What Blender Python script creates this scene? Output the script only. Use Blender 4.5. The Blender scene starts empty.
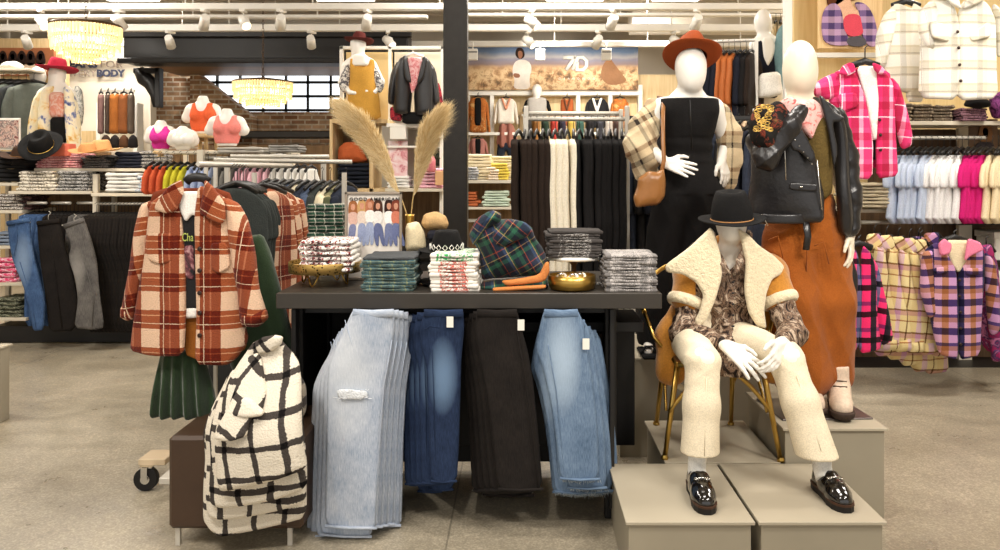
import bpy, math, random
import numpy as np
from mathutils import Vector, Matrix, noise as mnoise
rnd = random.Random(7)
PI = math.pi
F, PX, PY, EYE = 820.0, 520.0, 170.0, 1.53
def P(px, py, D): return Vector(((px-PX)*D/F, D, EYE-(py-PY)*D/F))
def XZ(pts, D): return [((x-PX)*D/F, EYE-(y-PY)*D/F) for x, y in pts]
COL = bpy.context.scene.collection
def lin(c):
    r = []
    for v in c[:3]:
        v = v/255.0
        r.append(v/12.92 if v <= 0.04045 else ((v+0.055)/1.055)**2.4)
    return (r[0], r[1], r[2], 1.0)
# ---------------------------------------------------------------- materials
class NT:
    def __init__(s, name):
        s.m = bpy.data.materials.new(name); s.m.use_nodes = True
        s.t = s.m.node_tree; s.b = s.t.nodes['Principled BSDF']; s._uv = None; s._ob = None
    def n(s, typ, ins=None, **kw):
        o = s.t.nodes.new(typ)
        for k, v in kw.items(): setattr(o, k, v)
        for k, v in (ins or {}).items(): s.set(o.inputs[k], v)
        return o
    def set(s, sock, v):
        if isinstance(v, bpy.types.NodeSocket): s.t.links.new(v, sock)
        else: sock.default_value = v
    def obj(s):
        if not s._ob: s._ob = s.t.nodes.new('ShaderNodeTexCoord')
        return s._ob.outputs['Object']
    def uv(s):
        if not s._ob: s._ob = s.t.nodes.new('ShaderNodeTexCoord')
        return s._ob.outputs['UV']
    def math(s, op, a, b=0.0, c=0.0):
        o = s.t.nodes.new('ShaderNodeMath'); o.operation = op
        s.set(o.inputs[0], a); s.set(o.inputs[1], b); s.set(o.inputs[2], c); return o.outputs[0]
    def mix(s, f, a, b, bt='MIX'):
        o = s.t.nodes.new('ShaderNodeMix'); o.data_type = 'RGBA'; o.blend_type = bt
        s.set(o.inputs['Factor'], f); s.set(o.inputs[6], a); s.set(o.inputs[7], b); return o.outputs[2]
    def noise(s, vec, scale, detail=3, rough=.55, dist=0.0):
        return s.n('ShaderNodeTexNoise', {'Vector': vec, 'Scale': scale, 'Detail': detail, 'Roughness': rough, 'Distortion': dist}).outputs['Fac']
    def ramp(s, f, stops, interp='LINEAR'):
        o = s.t.nodes.new('ShaderNodeValToRGB'); o.color_ramp.interpolation = interp
        e = o.color_ramp.elements
        while len(e) > 1: e.remove(e[-1])
        e[0].position = stops[0][0]; e[0].color = stops[0][1]
        for p, c in stops[1:]:
            k = e.new(p); k.color = c
        s.set(o.inputs[0], f); return o.outputs[0]
    def bump(s, h, strength=.3, dist=.01):
        o = s.n('ShaderNodeBump', {'Height': h, 'Strength': strength, 'Distance': dist})
        s.t.links.new(o.outputs[0], s.b.inputs['Normal'])
    def base(s, c, rough=.8, metal=0.0, spec=.3, **kw):
        s.set(s.b.inputs['Base Color'], c); s.set(s.b.inputs['Roughness'], rough)
        s.b.inputs['Metallic'].default_value = metal; s.b.inputs['Specular IOR Level'].default_value = spec
        for k, v in kw.items(): s.set(s.b.inputs[k.replace('_', ' ')], v)
        return s.m
MC = {}
def G(v): return (v, v, v, 1)
def plain(name, col, rough=.6, metal=0.0, spec=.3, var=.06, scale=6, bump=0.0, bscale=80, coat=0.0):
    if name in MC: return MC[name]
    t = NT(name); c = lin(col)
    nz = t.noise(t.obj(), scale, 4)
    f = t.ramp(nz, [(.3, G(1-var)), (.7, G(1+var))])
    cc = t.mix(1.0, c, f, 'MULTIPLY')
    if bump: t.bump(t.noise(t.obj(), bscale, 4), bump, .004)
    t.base(cc, rough, metal, spec)
    if coat: t.b.inputs['Coat Weight'].default_value = coat; t.b.inputs['Coat Roughness'].default_value = .12
    MC[name] = t.m; return t.m
def fabric(name, col, var=.14, scale=9, bump=.35, bscale=160, rough=.92, sheen=.0):
    if name in MC: return MC[name]
    t = NT(name); c = lin(col)
    f = t.ramp(t.noise(t.obj(), scale, 5, .65), [(.3, G(1-var)), (.7, G(1+var*.7))])
    g = t.ramp(t.noise(t.obj(), bscale, 2), [(.3, G(.86)), (.7, G(1.1))])
    cc = t.mix(1.0, t.mix(1.0, c, f, 'MULTIPLY'), g, 'MULTIPLY')
    h = t.math('ADD', t.noise(t.obj(), bscale, 3), t.math('MULTIPLY', t.noise(t.obj(), scale*2.2, 3), 2.0))
    t.bump(h, bump, .006)
    t.base(cc, rough, 0, .2); t.b.inputs['Sheen Weight'].default_value = sheen
    MC[name] = t.m; return t.m
def plaid(name, us, vs, pu, pv, fuzz=.0025, mode='MIX', thin=None, nz=.1, bump=.5, bscale=150, rot=0.0, off=(0, 0), fac=.5):
    """us, vs: [(pos, colour)...] constant stripes over one repeat, woven half and half"""
    if name in MC: return MC[name]
    t = NT(name)
    mp = t.n('ShaderNodeMapping', {'Vector': t.uv()}); mp.inputs['Rotation'].default_value = (0, 0, rot)
    mp.inputs['Location'].default_value = (off[0], off[1], 0)
    nn = t.n('ShaderNodeTexNoise', {'Vector': mp.outputs[0], 'Scale': 140.0, 'Detail': 2.0})
    n2 = t.n('ShaderNodeTexNoise', {'Vector': mp.outputs[0], 'Scale': 7.0, 'Detail': 1.0})
    sx = t.n('ShaderNodeSeparateXYZ', {'Vector': mp.outputs[0]})
    a = t.math('MULTIPLY_ADD', nn.outputs['Fac'], fuzz*2, -fuzz)
    b = t.math('MULTIPLY_ADD', n2.outputs['Fac'], fuzz*3, -fuzz*1.5)
    u = t.math('ADD', t.math('ADD', sx.outputs[0], a), b); v = t.math('ADD', t.math('SUBTRACT', sx.outputs[1], a), b)
    fu = t.math('FRACT', t.math('DIVIDE', u, pu)); fv = t.math('FRACT', t.math('DIVIDE', v, pv))
    cu = t.ramp(fu, [(p, lin(c)) for p, c in us], 'CONSTANT'); cv = t.ramp(fv, [(p, lin(c)) for p, c in vs], 'CONSTANT')
    c = t.mix(1.0 if mode != 'MIX' else fac, cu, cv, mode)
    if thin:
        col, w, (p1, p2) = thin
        e1 = t.math('COMPARE', fu, p1, w); e2 = t.math('COMPARE', fv, p2, w)
        c = t.mix(t.math('MULTIPLY', t.math('MAXIMUM', e1, e2), .8), c, lin(col))
    g = t.ramp(t.noise(t.uv(), 220, 3), [(.3, G(1-nz*1.5)), (.7, G(1+nz))])
    c = t.mix(1.0, c, g, 'MULTIPLY')
    t.bump(t.noise(t.uv(), bscale, 3), bump, .006)
    t.base(c, .95, 0, .15); t.b.inputs['Sheen Weight'].default_value = .1
    MC[name] = t.m; return t.m
def blotch(name, stops, scale=18, dist=1.5, kind='noise', rough=.85, bump=.25, stretch=(1, 1, 1), interp='LINEAR', spec=.2):
    if name in MC: return MC[name]
    t = NT(name)
    mp = t.n('ShaderNodeMapping', {'Vector': t.obj()}); mp.inputs['Scale'].default_value = stretch
    if kind == 'noise': f = t.noise(mp.outputs[0], scale, 4, .6, dist)
    else: f = t.n('ShaderNodeTexVoronoi', {'Vector': mp.outputs[0], 'Scale': scale}).outputs['Distance']
    c = t.ramp(f, [(p, lin(k)) for p, k in stops], interp)
    t.bump(t.noise(t.obj(), 90, 3), bump, .005); t.base(c, rough, 0, spec)
    MC[name] = t.m; return t.m
def denim(name, dark, light, fade=None, fr=(.1, .25), rough=.9):
    """fade: centre (x,z) of the worn patch in uv metres"""
    if name in MC: return MC[name]
    t = NT(name)
    mp = t.n('ShaderNodeMapping', {'Vector': t.uv()}); mp.inputs['Scale'].default_value = (1.0, .12, 1)
    w = t.noise(mp.outputs[0], 260, 3, .7)
    blot = t.noise(t.uv(), 9, 5, .6)
    f = t.math('ADD', t.math('MULTIPLY', w, .55), t.math('MULTIPLY', blot, .45))
    c = t.ramp(f, [(.34, lin(dark)), (.66, lin(light))])
    if fade:
        sx = t.n('ShaderNodeSeparateXYZ', {'Vector': t.uv()})
        dx = t.math('DIVIDE', t.math('SUBTRACT', sx.outputs[0], fade[0]), fr[0]); dz = t.math('DIVIDE', t.math('SUBTRACT', sx.outputs[1], fade[1]), fr[1])
        r = t.math('ADD', t.math('MULTIPLY', dx, dx), t.math('MULTIPLY', dz, dz))
        k = t.ramp(r, [(0.0, G(fade[2])), (.35, G(fade[2]*.6)), (1.0, G(0))])
        c = t.mix(k, c, lin(fade[3]))
    t.bump(t.math('ADD', w, t.noise(t.uv(), 30, 3)), .3, .004)
    t.base(c, rough, 0, .2); MC[name] = t.m; return t.m
def emis(name, col, s):
    if name in MC: return MC[name]
    t = NT(name); t.base(lin(col), .5); t.b.inputs['Emission Color'].default_value = lin(col); t.b.inputs['Emission Strength'].default_value = s
    MC[name] = t.m; return t.m
# ---------------------------------------------------------------- mesh builder
class MB:
    def __init__(s): s.v = []; s.f = []; s.uv = []; s.sm = []; s.mi = []
    def add(s, vs, fs, uvs=None, smooth=True, mi=0):
        o = len(s.v); s.v += [tuple(v) for v in vs]
        for k, f in enumerate(fs):
            s.f.append(tuple(i+o for i in f)); s.sm.append(smooth); s.mi.append(mi)
            if uvs: s.uv.append(uvs[k])
            else: s.uv.append([(vs[i][0], vs[i][2]) for i in f])
        return s
    def box(s, c, d, bev=0.0, rz=0.0, mi=0, taper=1.0):
        x, y, z = d[0]/2, d[1]/2, d[2]/2
        b = min(bev, x*.9, y*.9, z*.9)
        vs = []; fs = []
        if b <= 0:
            vs = [(i*x*(taper if k < 0 else 1), j*y*(taper if k < 0 else 1), k*z) for i in (-1, 1) for j in (-1, 1) for k in (-1, 1)]
            fs = [(0, 1, 3, 2), (4, 6, 7, 5), (0, 4, 5, 1), (2, 3, 7, 6), (0, 2, 6, 4), (1, 5, 7, 3)]
        else:
            def ring(a, e, zz): return [(-a+b, -e, zz), (a-b, -e, zz), (a, -e+b, zz), (a, e-b, zz), (a-b, e, zz), (-a+b, e, zz), (-a, e-b, zz), (-a, -e+b, zz)]
            def ins(a, e, zz): return [(-a+b, -e+b, zz), (a-b, -e+b, zz), (a-b, -e+b, zz), (a-b, e-b, zz), (a-b, e-b, zz), (-a+b, e-b, zz), (-a+b, e-b, zz), (-a+b, -e+b, zz)]
            R = [ring(x, y, -z+b), ring(x, y, z-b)]
            vs = R[0]+R[1]
            fs = [(i, (i+1) % 8, 8+(i+1) % 8, 8+i) for i in range(8)]
            tb = len(vs); vs += [(-x+b, -y+b, z), (x-b, -y+b, z), (x-b, y-b, z), (-x+b, y-b, z), (-x+b, -y+b, -z), (x-b, -y+b, -z), (x-b, y-b, -z), (-x+b, y-b, -z)]
            T = tb; B = tb+4
            fs += [(T, T+1, T+2, T+3), (B+3, B+2, B+1, B)]
            fs += [(8, 9, T+1, T), (10, 11, T+2, T+1), (12, 13, T+3, T+2), (14, 15, T, T+3), (9, 10, T+1), (11, 12, T+2), (13, 14, T+3), (15, 8, T)]
            fs += [(1, 0, B, B+1), (3, 2, B+1, B+2), (5, 4, B+2, B+3), (7, 6, B+3, B), (2, 1, B+1), (4, 3, B+2), (6, 5, B+3), (0, 7, B)]
        cs, sn = math.cos(rz), math.sin(rz)
        vs = [(c[0]+p[0]*cs-p[1]*sn, c[1]+p[0]*sn+p[1]*cs, c[2]+p[2]) for p in vs]
        uvs = []
        for f in fs:
            q = [Vector(vs[i]) for i in f]; n = (q[1]-q[0]).cross(q[2]-q[1])
            a = max(range(3), key=lambda k: abs(n[k]))
            uvs.append([((p[1], p[2]) if a == 0 else (p[0], p[2]) if a == 1 else (p[0], p[1])) for p in q])
        return s.add(vs, fs, uvs, False, mi)
    def grid(s, pts, U, V, close=False, mi=0, smooth=True):
        m, n = len(pts), len(pts[0]); vs = [p for r in pts for p in r]; fs = []; uvs = []
        for j in range(m-1):
            for i in range(n if close else n-1):
                k = (i+1) % n
                fs.append((j*n+i, j*n+k, (j+1)*n+k, (j+1)*n+i))
                uvs.append([(U[j][i], V[j][i]), (U[j][i+1], V[j][k]), (U[j+1][i+1], V[j+1][k]), (U[j+1][i], V[j+1][i])])
        return s.add(vs, fs, uvs, smooth, mi)
    def tube(s, path, r, n=8, cap=True, mi=0, flat=1.0, fold=None, up=None, closed=False):
        path = [Vector(p) for p in path]; m = len(path)
        if not hasattr(r, '__len__'): r = [r]*m
        T = []
        for i in range(m):
            if closed: T.append((path[(i+1) % m]-path[i-1]).normalized())
            else: T.append((path[min(i+1, m-1)]-path[max(i-1, 0)]).normalized())
        a = Vector(up) if up else (Vector((0, 0, 1)) if abs(T[0].z) < .9 else Vector((1, 0, 0)))
        N = (a-T[0]*a.dot(T[0])).normalized(); rows = []; U = []; V = []; L = 0
        for i in range(m):
            N = (N-T[i]*N.dot(T[i])).normalized(); B = T[i].cross(N)
            if i: L += (path[i]-path[i-1]).length
            ra = r[i][0] if hasattr(r[i], '__len__') else r[i]; rb = r[i][1] if hasattr(r[i], '__len__') else r[i]*flat
            row = []
            for k in range(n):
                th = 2*PI*k/n; q = 1.0+(fold(th, L) if fold else 0)
                row.append(path[i]+B*math.cos(th)*ra*q+N*math.sin(th)*rb*q)
            rows.append(row); per = PI*(ra+rb)
            U.append([per*k/n for k in range(n+1)]); V.append([L]*(n+1))
        if closed:
            rows.append(rows[0]); U.append(U[0]); V.append([L+.01]*(n+1))
        s.grid(rows, U, V, True, mi)
        if cap and not closed:
            o = len(s.v)-m*n
            s.f.append(tuple(o+k for k in reversed(range(n)))); s.sm.append(False); s.mi.append(mi); s.uv.append([(0, 0)]*n)
            o2 = len(s.v)-n
            s.f.append(tuple(o2+k for k in range(n))); s.sm.append(False); s.mi.append(mi); s.uv.append([(0, 0)]*n)
        return s
    def cyl(s, a, b, r, n=14, r2=None, mi=0): return s.tube([a, b], [r, r if r2 is None else r2], n, True, mi)
    def lathe(s, prof, c=(0, 0, 0), n=32, mi=0, fx=1.0, fy=1.0, post=None):
        rows = []; U = []; V = []
        for r, z in prof:
            row = []
            for k in range(n):
                th = 2*PI*k/n; p = Vector((c[0]+r*math.cos(th)*fx, c[1]+r*math.sin(th)*fy, c[2]+z))
                row.append(post(p) if post else p)
            rows.append(row); U.append([2*PI*max(r, .05)*k/n for k in range(n+1)]); V.append([z+r]*(n+1))
        return s.grid(rows, U, V, True, mi)
    def prism(s, poly, y0, y1, mi=0):
        """polygon in x,z extruded in y"""
        n = len(poly); vs = [(x, y0, z) for x, z in poly]+[(x, y1, z) for x, z in poly]
        fs = [tuple(range(n)), tuple(reversed(range(n, 2*n)))]+[(i, i+n, (i+1) % n+n, (i+1) % n) for i in range(n)]
        return s.add(vs, fs, None, False, mi)
    def mesh(s, name, off=(0, 0, 0)):
        me = bpy.data.meshes.new(name)
        me.from_pydata([(v[0]-off[0], v[1]-off[1], v[2]-off[2]) for v in s.v], [], s.f)
        ul = me.uv_layers.new(name='UVMap'); flat = [c for f in s.uv for p in f for c in p]
        ul.data.foreach_set('uv', flat); me.polygons.foreach_set('use_smooth', s.sm); me.polygons.foreach_set('material_index', s.mi)
        me.update(); return me
# ---------------------------------------------------------------- sdf fields and surface nets
def nets(Fd, lo, h):
    S = Fd < 0
    nx, ny, nz = Fd.shape
    cnt = np.zeros((nx-1, ny-1, nz-1)); acc = np.zeros((nx-1, ny-1, nz-1, 3))
    def corner(A, i, j, k): return A[i:nx-1+i, j:ny-1+j, k:nz-1+k]
    for ax in range(3):
        for o in ((0, 0), (0, 1), (1, 0), (1, 1)):
            a = [0, 0, 0]; q = [i for i in range(3) if i != ax]; a[q[0]], a[q[1]] = o
            b = list(a); b[ax] = 1
            fa, fb = corner(Fd, *a), corner(Fd, *b); m = (fa < 0) != (fb < 0)
            t = np.where(m, fa/np.where(m, fa-fb, 1), 0)
            cnt += m
            for d in range(3):
                acc[..., d] += m*((a[d]+t) if d == ax else a[d])
    act = cnt > 0; idx = np.full(act.shape, -1); idx[act] = np.arange(act.sum())
    I = np.argwhere(act); vs = (I+acc[act]/cnt[act][:, None])*h+np.array(lo)
    faces = []
    for ax in range(3):
        q = [i for i in range(3) if i != ax]
        sl0 = [slice(None)]*3; sl1 = [slice(None)]*3
        sl0[ax] = slice(0, -1); sl1[ax] = slice(1, None)
        a, b = S[tuple(sl0)], S[tuple(sl1)]
        E = np.argwhere(a != b); E = E[(E[:, q[0]] > 0) & (E[:, q[1]] > 0)]
        E = E[(E[:, q[0]] < Fd.shape[q[0]]-1) & (E[:, q[1]] < Fd.shape[q[1]]-1)]
        if len(E) == 0: continue
        ins = a[E[:, 0], E[:, 1], E[:, 2]]
        def g(d0, d1):
            e = E.copy(); e[:, q[0]] -= d0; e[:, q[1]] -= d1; return idx[e[:, 0], e[:, 1], e[:, 2]]
        A, B, C, D = g(1, 1), g(0, 1), g(0, 0), g(1, 0)
        Q = np.stack([A, B, C, D], 1); fl = ins if ax != 1 else ~ins
        Q[~fl] = Q[~fl][:, ::-1]; faces.append(Q)
    Q = np.concatenate(faces); Q = Q[(Q >= 0).all(1)]
    return vs, Q
class Field:
    def __init__(s, lo, hi, h):
        s.lo = np.array(lo, float); s.h = h; n = np.ceil((np.array(hi)-s.lo)/h).astype(int)+1
        s.ax = [s.lo[i]+np.arange(n[i])*h for i in range(3)]; s.F = np.full(tuple(n), 1.0)
    def _sub(s, lo, hi, pad):
        r = []
        for i in range(3):
            a = int(max(0, math.floor((lo[i]-pad-s.lo[i])/s.h))); b = int(min(len(s.ax[i]), math.ceil((hi[i]+pad-s.lo[i])/s.h)+1)); r.append(slice(a, max(a, b)))
        return tuple(r), s.ax[0][r[0]][:, None, None], s.ax[1][r[1]][None, :, None], s.ax[2][r[2]][None, None, :]
    def _merge(s, sl, d, k, cut=False):
        A = s.F[sl]
        if cut: d = -d; A, d = -A, -d
        if k > 0:
            hh = np.clip(.5+.5*(d-A)/k, 0, 1) if not cut else np.clip(.5+.5*(d-A)/k, 0, 1)
            R = d*(1-hh)+A*hh-k*hh*(1-hh)
        else: R = np.minimum(A, d)
        s.F[sl] = -R if cut else R
    def cone(s, a, b, ra, rb, k=.02, flat=None):
        """tapered capsule; flat=(axis vector, factor) squeezes it along that direction"""
        a = np.array(a, float); b = np.array(b, float); R = max(ra, rb)
        lo = np.minimum(a, b)-R; hi = np.maximum(a, b)+R
        sl, X, Y, Z = s._sub(lo, hi, k+3*s.h); ba = b-a; L2 = max((ba*ba).sum(), 1e-9)
        px, py, pz = X-a[0], Y-a[1], Z-a[2]
        t = np.clip((px*ba[0]+py*ba[1]+pz*ba[2])/L2, 0, 1)
        dx, dy, dz = px-t*ba[0], py-t*ba[1], pz-t*ba[2]
        d2 = dx*dx+dy*dy+dz*dz
        if flat is not None:
            f = np.array(flat[0], float); f /= np.linalg.norm(f); c = dx*f[0]+dy*f[1]+dz*f[2]; d2 = d2+c*c*(flat[1]**2-1)
        s._merge(sl, np.sqrt(d2)-(ra+(rb-ra)*t), k); return s
    def chain(s, pts, rs, k=.02, flat=None):
        for i in range(len(pts)-1): s.cone(pts[i], pts[i+1], rs[i], rs[i+1], k, flat)
        return s
    def ell(s, c, r, k=.02, R=None, cut=False):
        c = np.array(c, float); m = max(r); sl, X, Y, Z = s._sub(c-m, c+m, k+3*s.h); x, y, z = X-c[0], Y-c[1], Z-c[2]
        if R is not None:
            q = [R[j][0]*x+R[j][1]*y+R[j][2]*z for j in range(3)]; x, y, z = q
        k0 = np.sqrt((x/r[0])**2+(y/r[1])**2+(z/r[2])**2); k1 = np.sqrt((x/r[0]**2)**2+(y/r[1]**2)**2+(z/r[2]**2)**2)
        d = k0*(k0-1)/np.maximum(k1, 1e-6)
        if cut: s.F[sl] = np.maximum(s.F[sl], -d)
        else: s._merge(sl, d, k)
        return s
    def rbox(s, c, hd, r, k=.01, R=None, cut=False):
        c = np.array(c, float); m = math.sqrt(sum(v*v for v in hd)); sl, X, Y, Z = s._sub(c-m, c+m, k+3*s.h); x, y, z = X-c[0], Y-c[1], Z-c[2]
        if R is not None:
            q = [R[j][0]*x+R[j][1]*y+R[j][2]*z for j in range(3)]; x, y, z = q
        x, y, z = np.broadcast_arrays(x, y, z)
        qx, qy, qz = abs(x)-hd[0]+r, abs(y)-hd[1]+r, abs(z)-hd[2]+r
        d = np.sqrt(np.maximum(qx, 0)**2+np.maximum(qy, 0)**2+np.maximum(qz, 0)**2)+np.minimum(np.maximum(np.maximum(qx, qy), qz), 0)-r
        if cut: s.F[sl] = np.maximum(s.F[sl], -d)
        else: s._merge(sl, d, k)
        return s
    def half(s, p, n):
        """remove everything on the side n points to"""
        n = np.array(n, float); n /= np.linalg.norm(n)
        d = (s.ax[0][:, None, None]-p[0])*n[0]+(s.ax[1][None, :, None]-p[1])*n[1]+(s.ax[2][None, None, :]-p[2])*n[2]
        s.F = np.maximum(s.F, d); return s
    def disp(s, fn):
        s.F = s.F+fn(s.ax[0][:, None, None], s.ax[1][None, :, None], s.ax[2][None, None, :]); return s
    def mb(s, uvrot=0.0, uvax=(0, 2), uvy=0.0):
        s.F[0] = s.F[-1] = 1; s.F[:, 0] = s.F[:, -1] = 1; s.F[:, :, 0] = s.F[:, :, -1] = 1
        v, q = nets(s.F, s.lo, s.h); return NM(v, q, uvrot, uvax, uvy)
class NM:
    """numpy mesh from a field; uv = rotated planar metres"""
    def __init__(s, v, q, rot=0.0, uvax=(0, 2), uvy=0.0): s.v = v; s.q = q; s.rot = rot; s.ax = uvax; s.uvy = uvy
    def mesh(s, name, off=(0, 0, 0)):
        v = s.v-np.array(off); me = bpy.data.meshes.new(name)
        nv, nf = len(v), len(s.q)
        me.vertices.add(nv); me.vertices.foreach_set('co', v.astype(np.float32).ravel())
        me.loops.add(nf*4); me.loops.foreach_set('vertex_index', s.q.astype(np.int32).ravel())
        me.polygons.add(nf); me.polygons.foreach_set('loop_start', (np.arange(nf)*4).astype(np.int32))
        me.polygons.foreach_set('loop_total', np.full(nf, 4, np.int32))
        me.polygons.foreach_set('use_smooth', np.ones(nf, bool))
        me.update(calc_edges=True)
        ul = me.uv_layers.new(name='UVMap'); a = s.v[:, s.ax[0]]+s.uvy*s.v[:, 1]; b = s.v[:, s.ax[1]]
        c, n = math.cos(s.rot), math.sin(s.rot); uv = np.stack([a*c+b*n, -a*n+b*c], 1)[s.q.ravel()]
        ul.data.foreach_set('uv', uv.astype(np.float32).ravel()); me.validate(); return me
def FB(px0, py0, px1, py1, D, dy, h):
    a = P(px0, py1, D); b = P(px1, py0, D); return Field((a.x, D-dy, a.z), (b.x, D+dy, b.z), h)
def poly_sd(poly, X, Z):
    """signed distance (negative inside) to polygon for 2-D arrays"""
    d = np.full(X.shape, 1e9); ins = np.zeros(X.shape, bool); n = len(poly)
    for i in range(n):
        ax, az = poly[i]; bx, bz = poly[(i+1) % n]; ex, ez = bx-ax, bz-az; wx, wz = X-ax, Z-az
        t = np.clip((wx*ex+wz*ez)/max(ex*ex+ez*ez, 1e-12), 0, 1); dx, dz = wx-ex*t, wz-ez*t
        d = np.minimum(d, dx*dx+dz*dz)
        c = ((az <= Z) != (bz <= Z))
        with np.errstate(divide='ignore', invalid='ignore'): xi = ax+(Z-az)*ex/(ez if ez else 1e-12)
        ins ^= c & (X < xi)
    return np.where(ins, -1, 1)*np.sqrt(d)
def smooth_poly(p, it=2, c=.25):
    for _ in range(it):
        q = []
        for i in range(len(p)):
            a, b = p[i], p[(i+1) % len(p)]
            q += [(a[0]*(1-c)+b[0]*c, a[1]*(1-c)+b[1]*c), (a[0]*c+b[0]*(1-c), a[1]*c+b[1]*(1-c))]
        p = q
    return p
def folds(X, Z, seed, amp, freq=14.0, ang=0.0, stretch=3.0):
    """drape wrinkles: several warped sine ridges running mostly along direction ang (0 = vertical)"""
    r = random.Random(seed); o = 0*X
    for i in range(5):
        a = ang+r.uniform(-.35, .35); c, s = math.cos(a), math.sin(a)
        u = X*c+Z*s; v = -X*s+Z*c; fr = freq*r.uniform(.6, 1.7)
        o = o+np.sin(u*fr*2*PI/6+1.6*np.sin(v*fr/stretch+r.uniform(0, 6))+r.uniform(0, 6))*r.uniform(.4, 1)/(.6+fr/freq)
    return o*amp*.5
def crease(amp, seed=0, f=30.0, dirs=None):
    """sharp cloth creases for a field: ridged waves in a few directions"""
    r = random.Random(seed); ds = []
    for i in range(4):
        v = dirs[i % len(dirs)] if dirs else (r.uniform(-1, 1), r.uniform(-1, 1), r.uniform(-1, 1))
        ds.append((v[0]*f+r.uniform(-5, 5), v[1]*f+r.uniform(-5, 5), v[2]*f+r.uniform(-5, 5), r.uniform(0, 6), r.uniform(.5, 1)))
    def fn(X, Y, Z):
        o = 0
        for a, b, c, p, w in ds: o = o+(np.sqrt(np.abs(np.sin(a*X+b*Y+c*Z+p+1.3*np.sin(b*.4*X+a*.3*Z+p)))+.02)-.6)*w
        return o*amp*.55
    return fn
def slab(px, D, T, r=None, h=None, it=1, bow=0.0, bowz=0.0, pillow=.5, fold=None, rot=0.0, lean=0.0, cx=None, raw=False, holes=None, yf=None):
    """soft cloth panel: outline in photograph pixels taken at distance D (metres when raw), real thickness T.
    bow: how far the edges curve back from the middle; lean: forward lean towards the bottom (m per m)"""
    poly = px if raw else XZ(px, D)
    if it: poly = smooth_poly(poly, it, .15)
    xs = [p[0] for p in poly]; zs = [p[1] for p in poly]
    if h is None: h = max(.0042, D*.00135)
    T = max(T, 2.6*h); r = min(r if r is not None else T*.45, T*.49)
    m = 3*h; ax = np.arange(min(xs)-m, max(xs)+m, h); az = np.arange(min(zs)-m, max(zs)+m, h)
    X, Z = np.meshgrid(ax, az, indexing='ij'); d2 = poly_sd(poly, X, Z)
    if holes:
        for hp in holes: d2 = np.maximum(d2, -poly_sd(smooth_poly(XZ(hp, D), 1), X, Z))
    c = (min(xs)+max(xs))/2 if cx is None else cx; w = (max(xs)-min(xs))/2; wb = w if cx is None else max(abs(max(xs)-cx), abs(min(xs)-cx)); zc = (min(zs)+max(zs))/2; wz = (max(zs)-min(zs))/2
    yc = bow*((X-c)/wb)**2+bowz*((Z-zc)/wz)**2+lean*(Z-max(zs))
    if fold: yc = yc+folds(X, Z, *fold)
    if yf: yc = yc+yf(X, Z)
    hh = T/2*(1-pillow+pillow*np.sqrt(np.clip(1-(1-np.clip(-d2/(min(w, wz)*.6), 0, 1))**2, 0, 1)))
    hh = np.maximum(hh, r+.2*h)
    ylo = D+yc.min()-T/2-m; yhi = D+yc.max()+T/2+m; ay = np.arange(ylo, yhi, h)
    Yv = ay[None, :, None]; qx = (d2+r)[:, None, :]; qy = np.abs(Yv-D-yc[:, None, :])-(hh-r)[:, None, :]
    Fd = np.sqrt(np.maximum(qx, 0)**2+np.maximum(qy, 0)**2)+np.minimum(np.maximum(qx, qy), 0)-r
    Fd[0] = Fd[-1] = 1; Fd[:, 0] = Fd[:, -1] = 1; Fd[:, :, 0] = Fd[:, :, -1] = 1
    v, q = nets(Fd, (ax[0], ay[0], az[0]), h); return NM(v, q, rot)
# ---------------------------------------------------------------- objects
ROOTS = []
def tag(o, label=None, cat=None, group=None, kind=None):
    if label: o['label'] = label
    if cat: o['category'] = cat
    if group: o['group'] = group
    if kind: o['kind'] = kind
    return o
def link(name, me, mat, parent=None, loc=(0, 0, 0), rot=(0, 0, 0)):
    o = bpy.data.objects.new(name, me); COL.objects.link(o)
    for m in (mat if isinstance(mat, (list, tuple)) else [mat]): me.materials.append(m)
    o.location = loc; o.rotation_euler = rot
    if parent: o.parent = parent
    return o
def thing(name, label, cat, loc=(0, 0, 0), rz=0.0, group=None):
    o = bpy.data.objects.new(name, None); COL.objects.link(o); o.empty_display_size = .05
    o.location = loc; o.rotation_euler = (0, 0, rz); return tag(o, label, cat, group)
def wpos(o):
    v = Vector((0, 0, 0))
    while o: v += Vector(o.location); o = o.parent
    return v
def part(name, mb, mat, parent, label=None, world=True):
    """mesh given in world coordinates (world) or in the thing's own coordinates"""
    off = wpos(parent) if world else (0, 0, 0)
    o = link(name, mb.mesh(name, off), mat, parent)
    if label: o['label'] = label
    return o
def solo(name, mb, mat, label, cat, loc=(0, 0, 0), group=None, world=True, rot=(0, 0, 0)):
    o = link(name, mb.mesh(name, loc if world else (0, 0, 0)), mat, None, loc, rot); return tag(o, label, cat, group)
def struct(name, mb, mat, parent=None, kind='structure'):
    o = link(name, mb.mesh(name, (0, 0, 0)), mat, parent)
    if not parent: o['kind'] = kind
    return o
def dup(root, loc, rz=None, label=None, group=None, parent=None, rot=None, scale=None):
    r = root.copy(); COL.objects.link(r); r.parent = parent; r.location = loc
    if rz is not None: r.rotation_euler = (0, 0, rz)
    if rot is not None: r.rotation_euler = rot
    if scale is not None: r.scale = scale
    if label: r['label'] = label
    if group: r['group'] = group
    for ch in list(root.children):
        c = ch.copy(); COL.objects.link(c); c.parent = r
        for g in ch.children:
            d = g.copy(); COL.objects.link(d); d.parent = c
    return r
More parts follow.
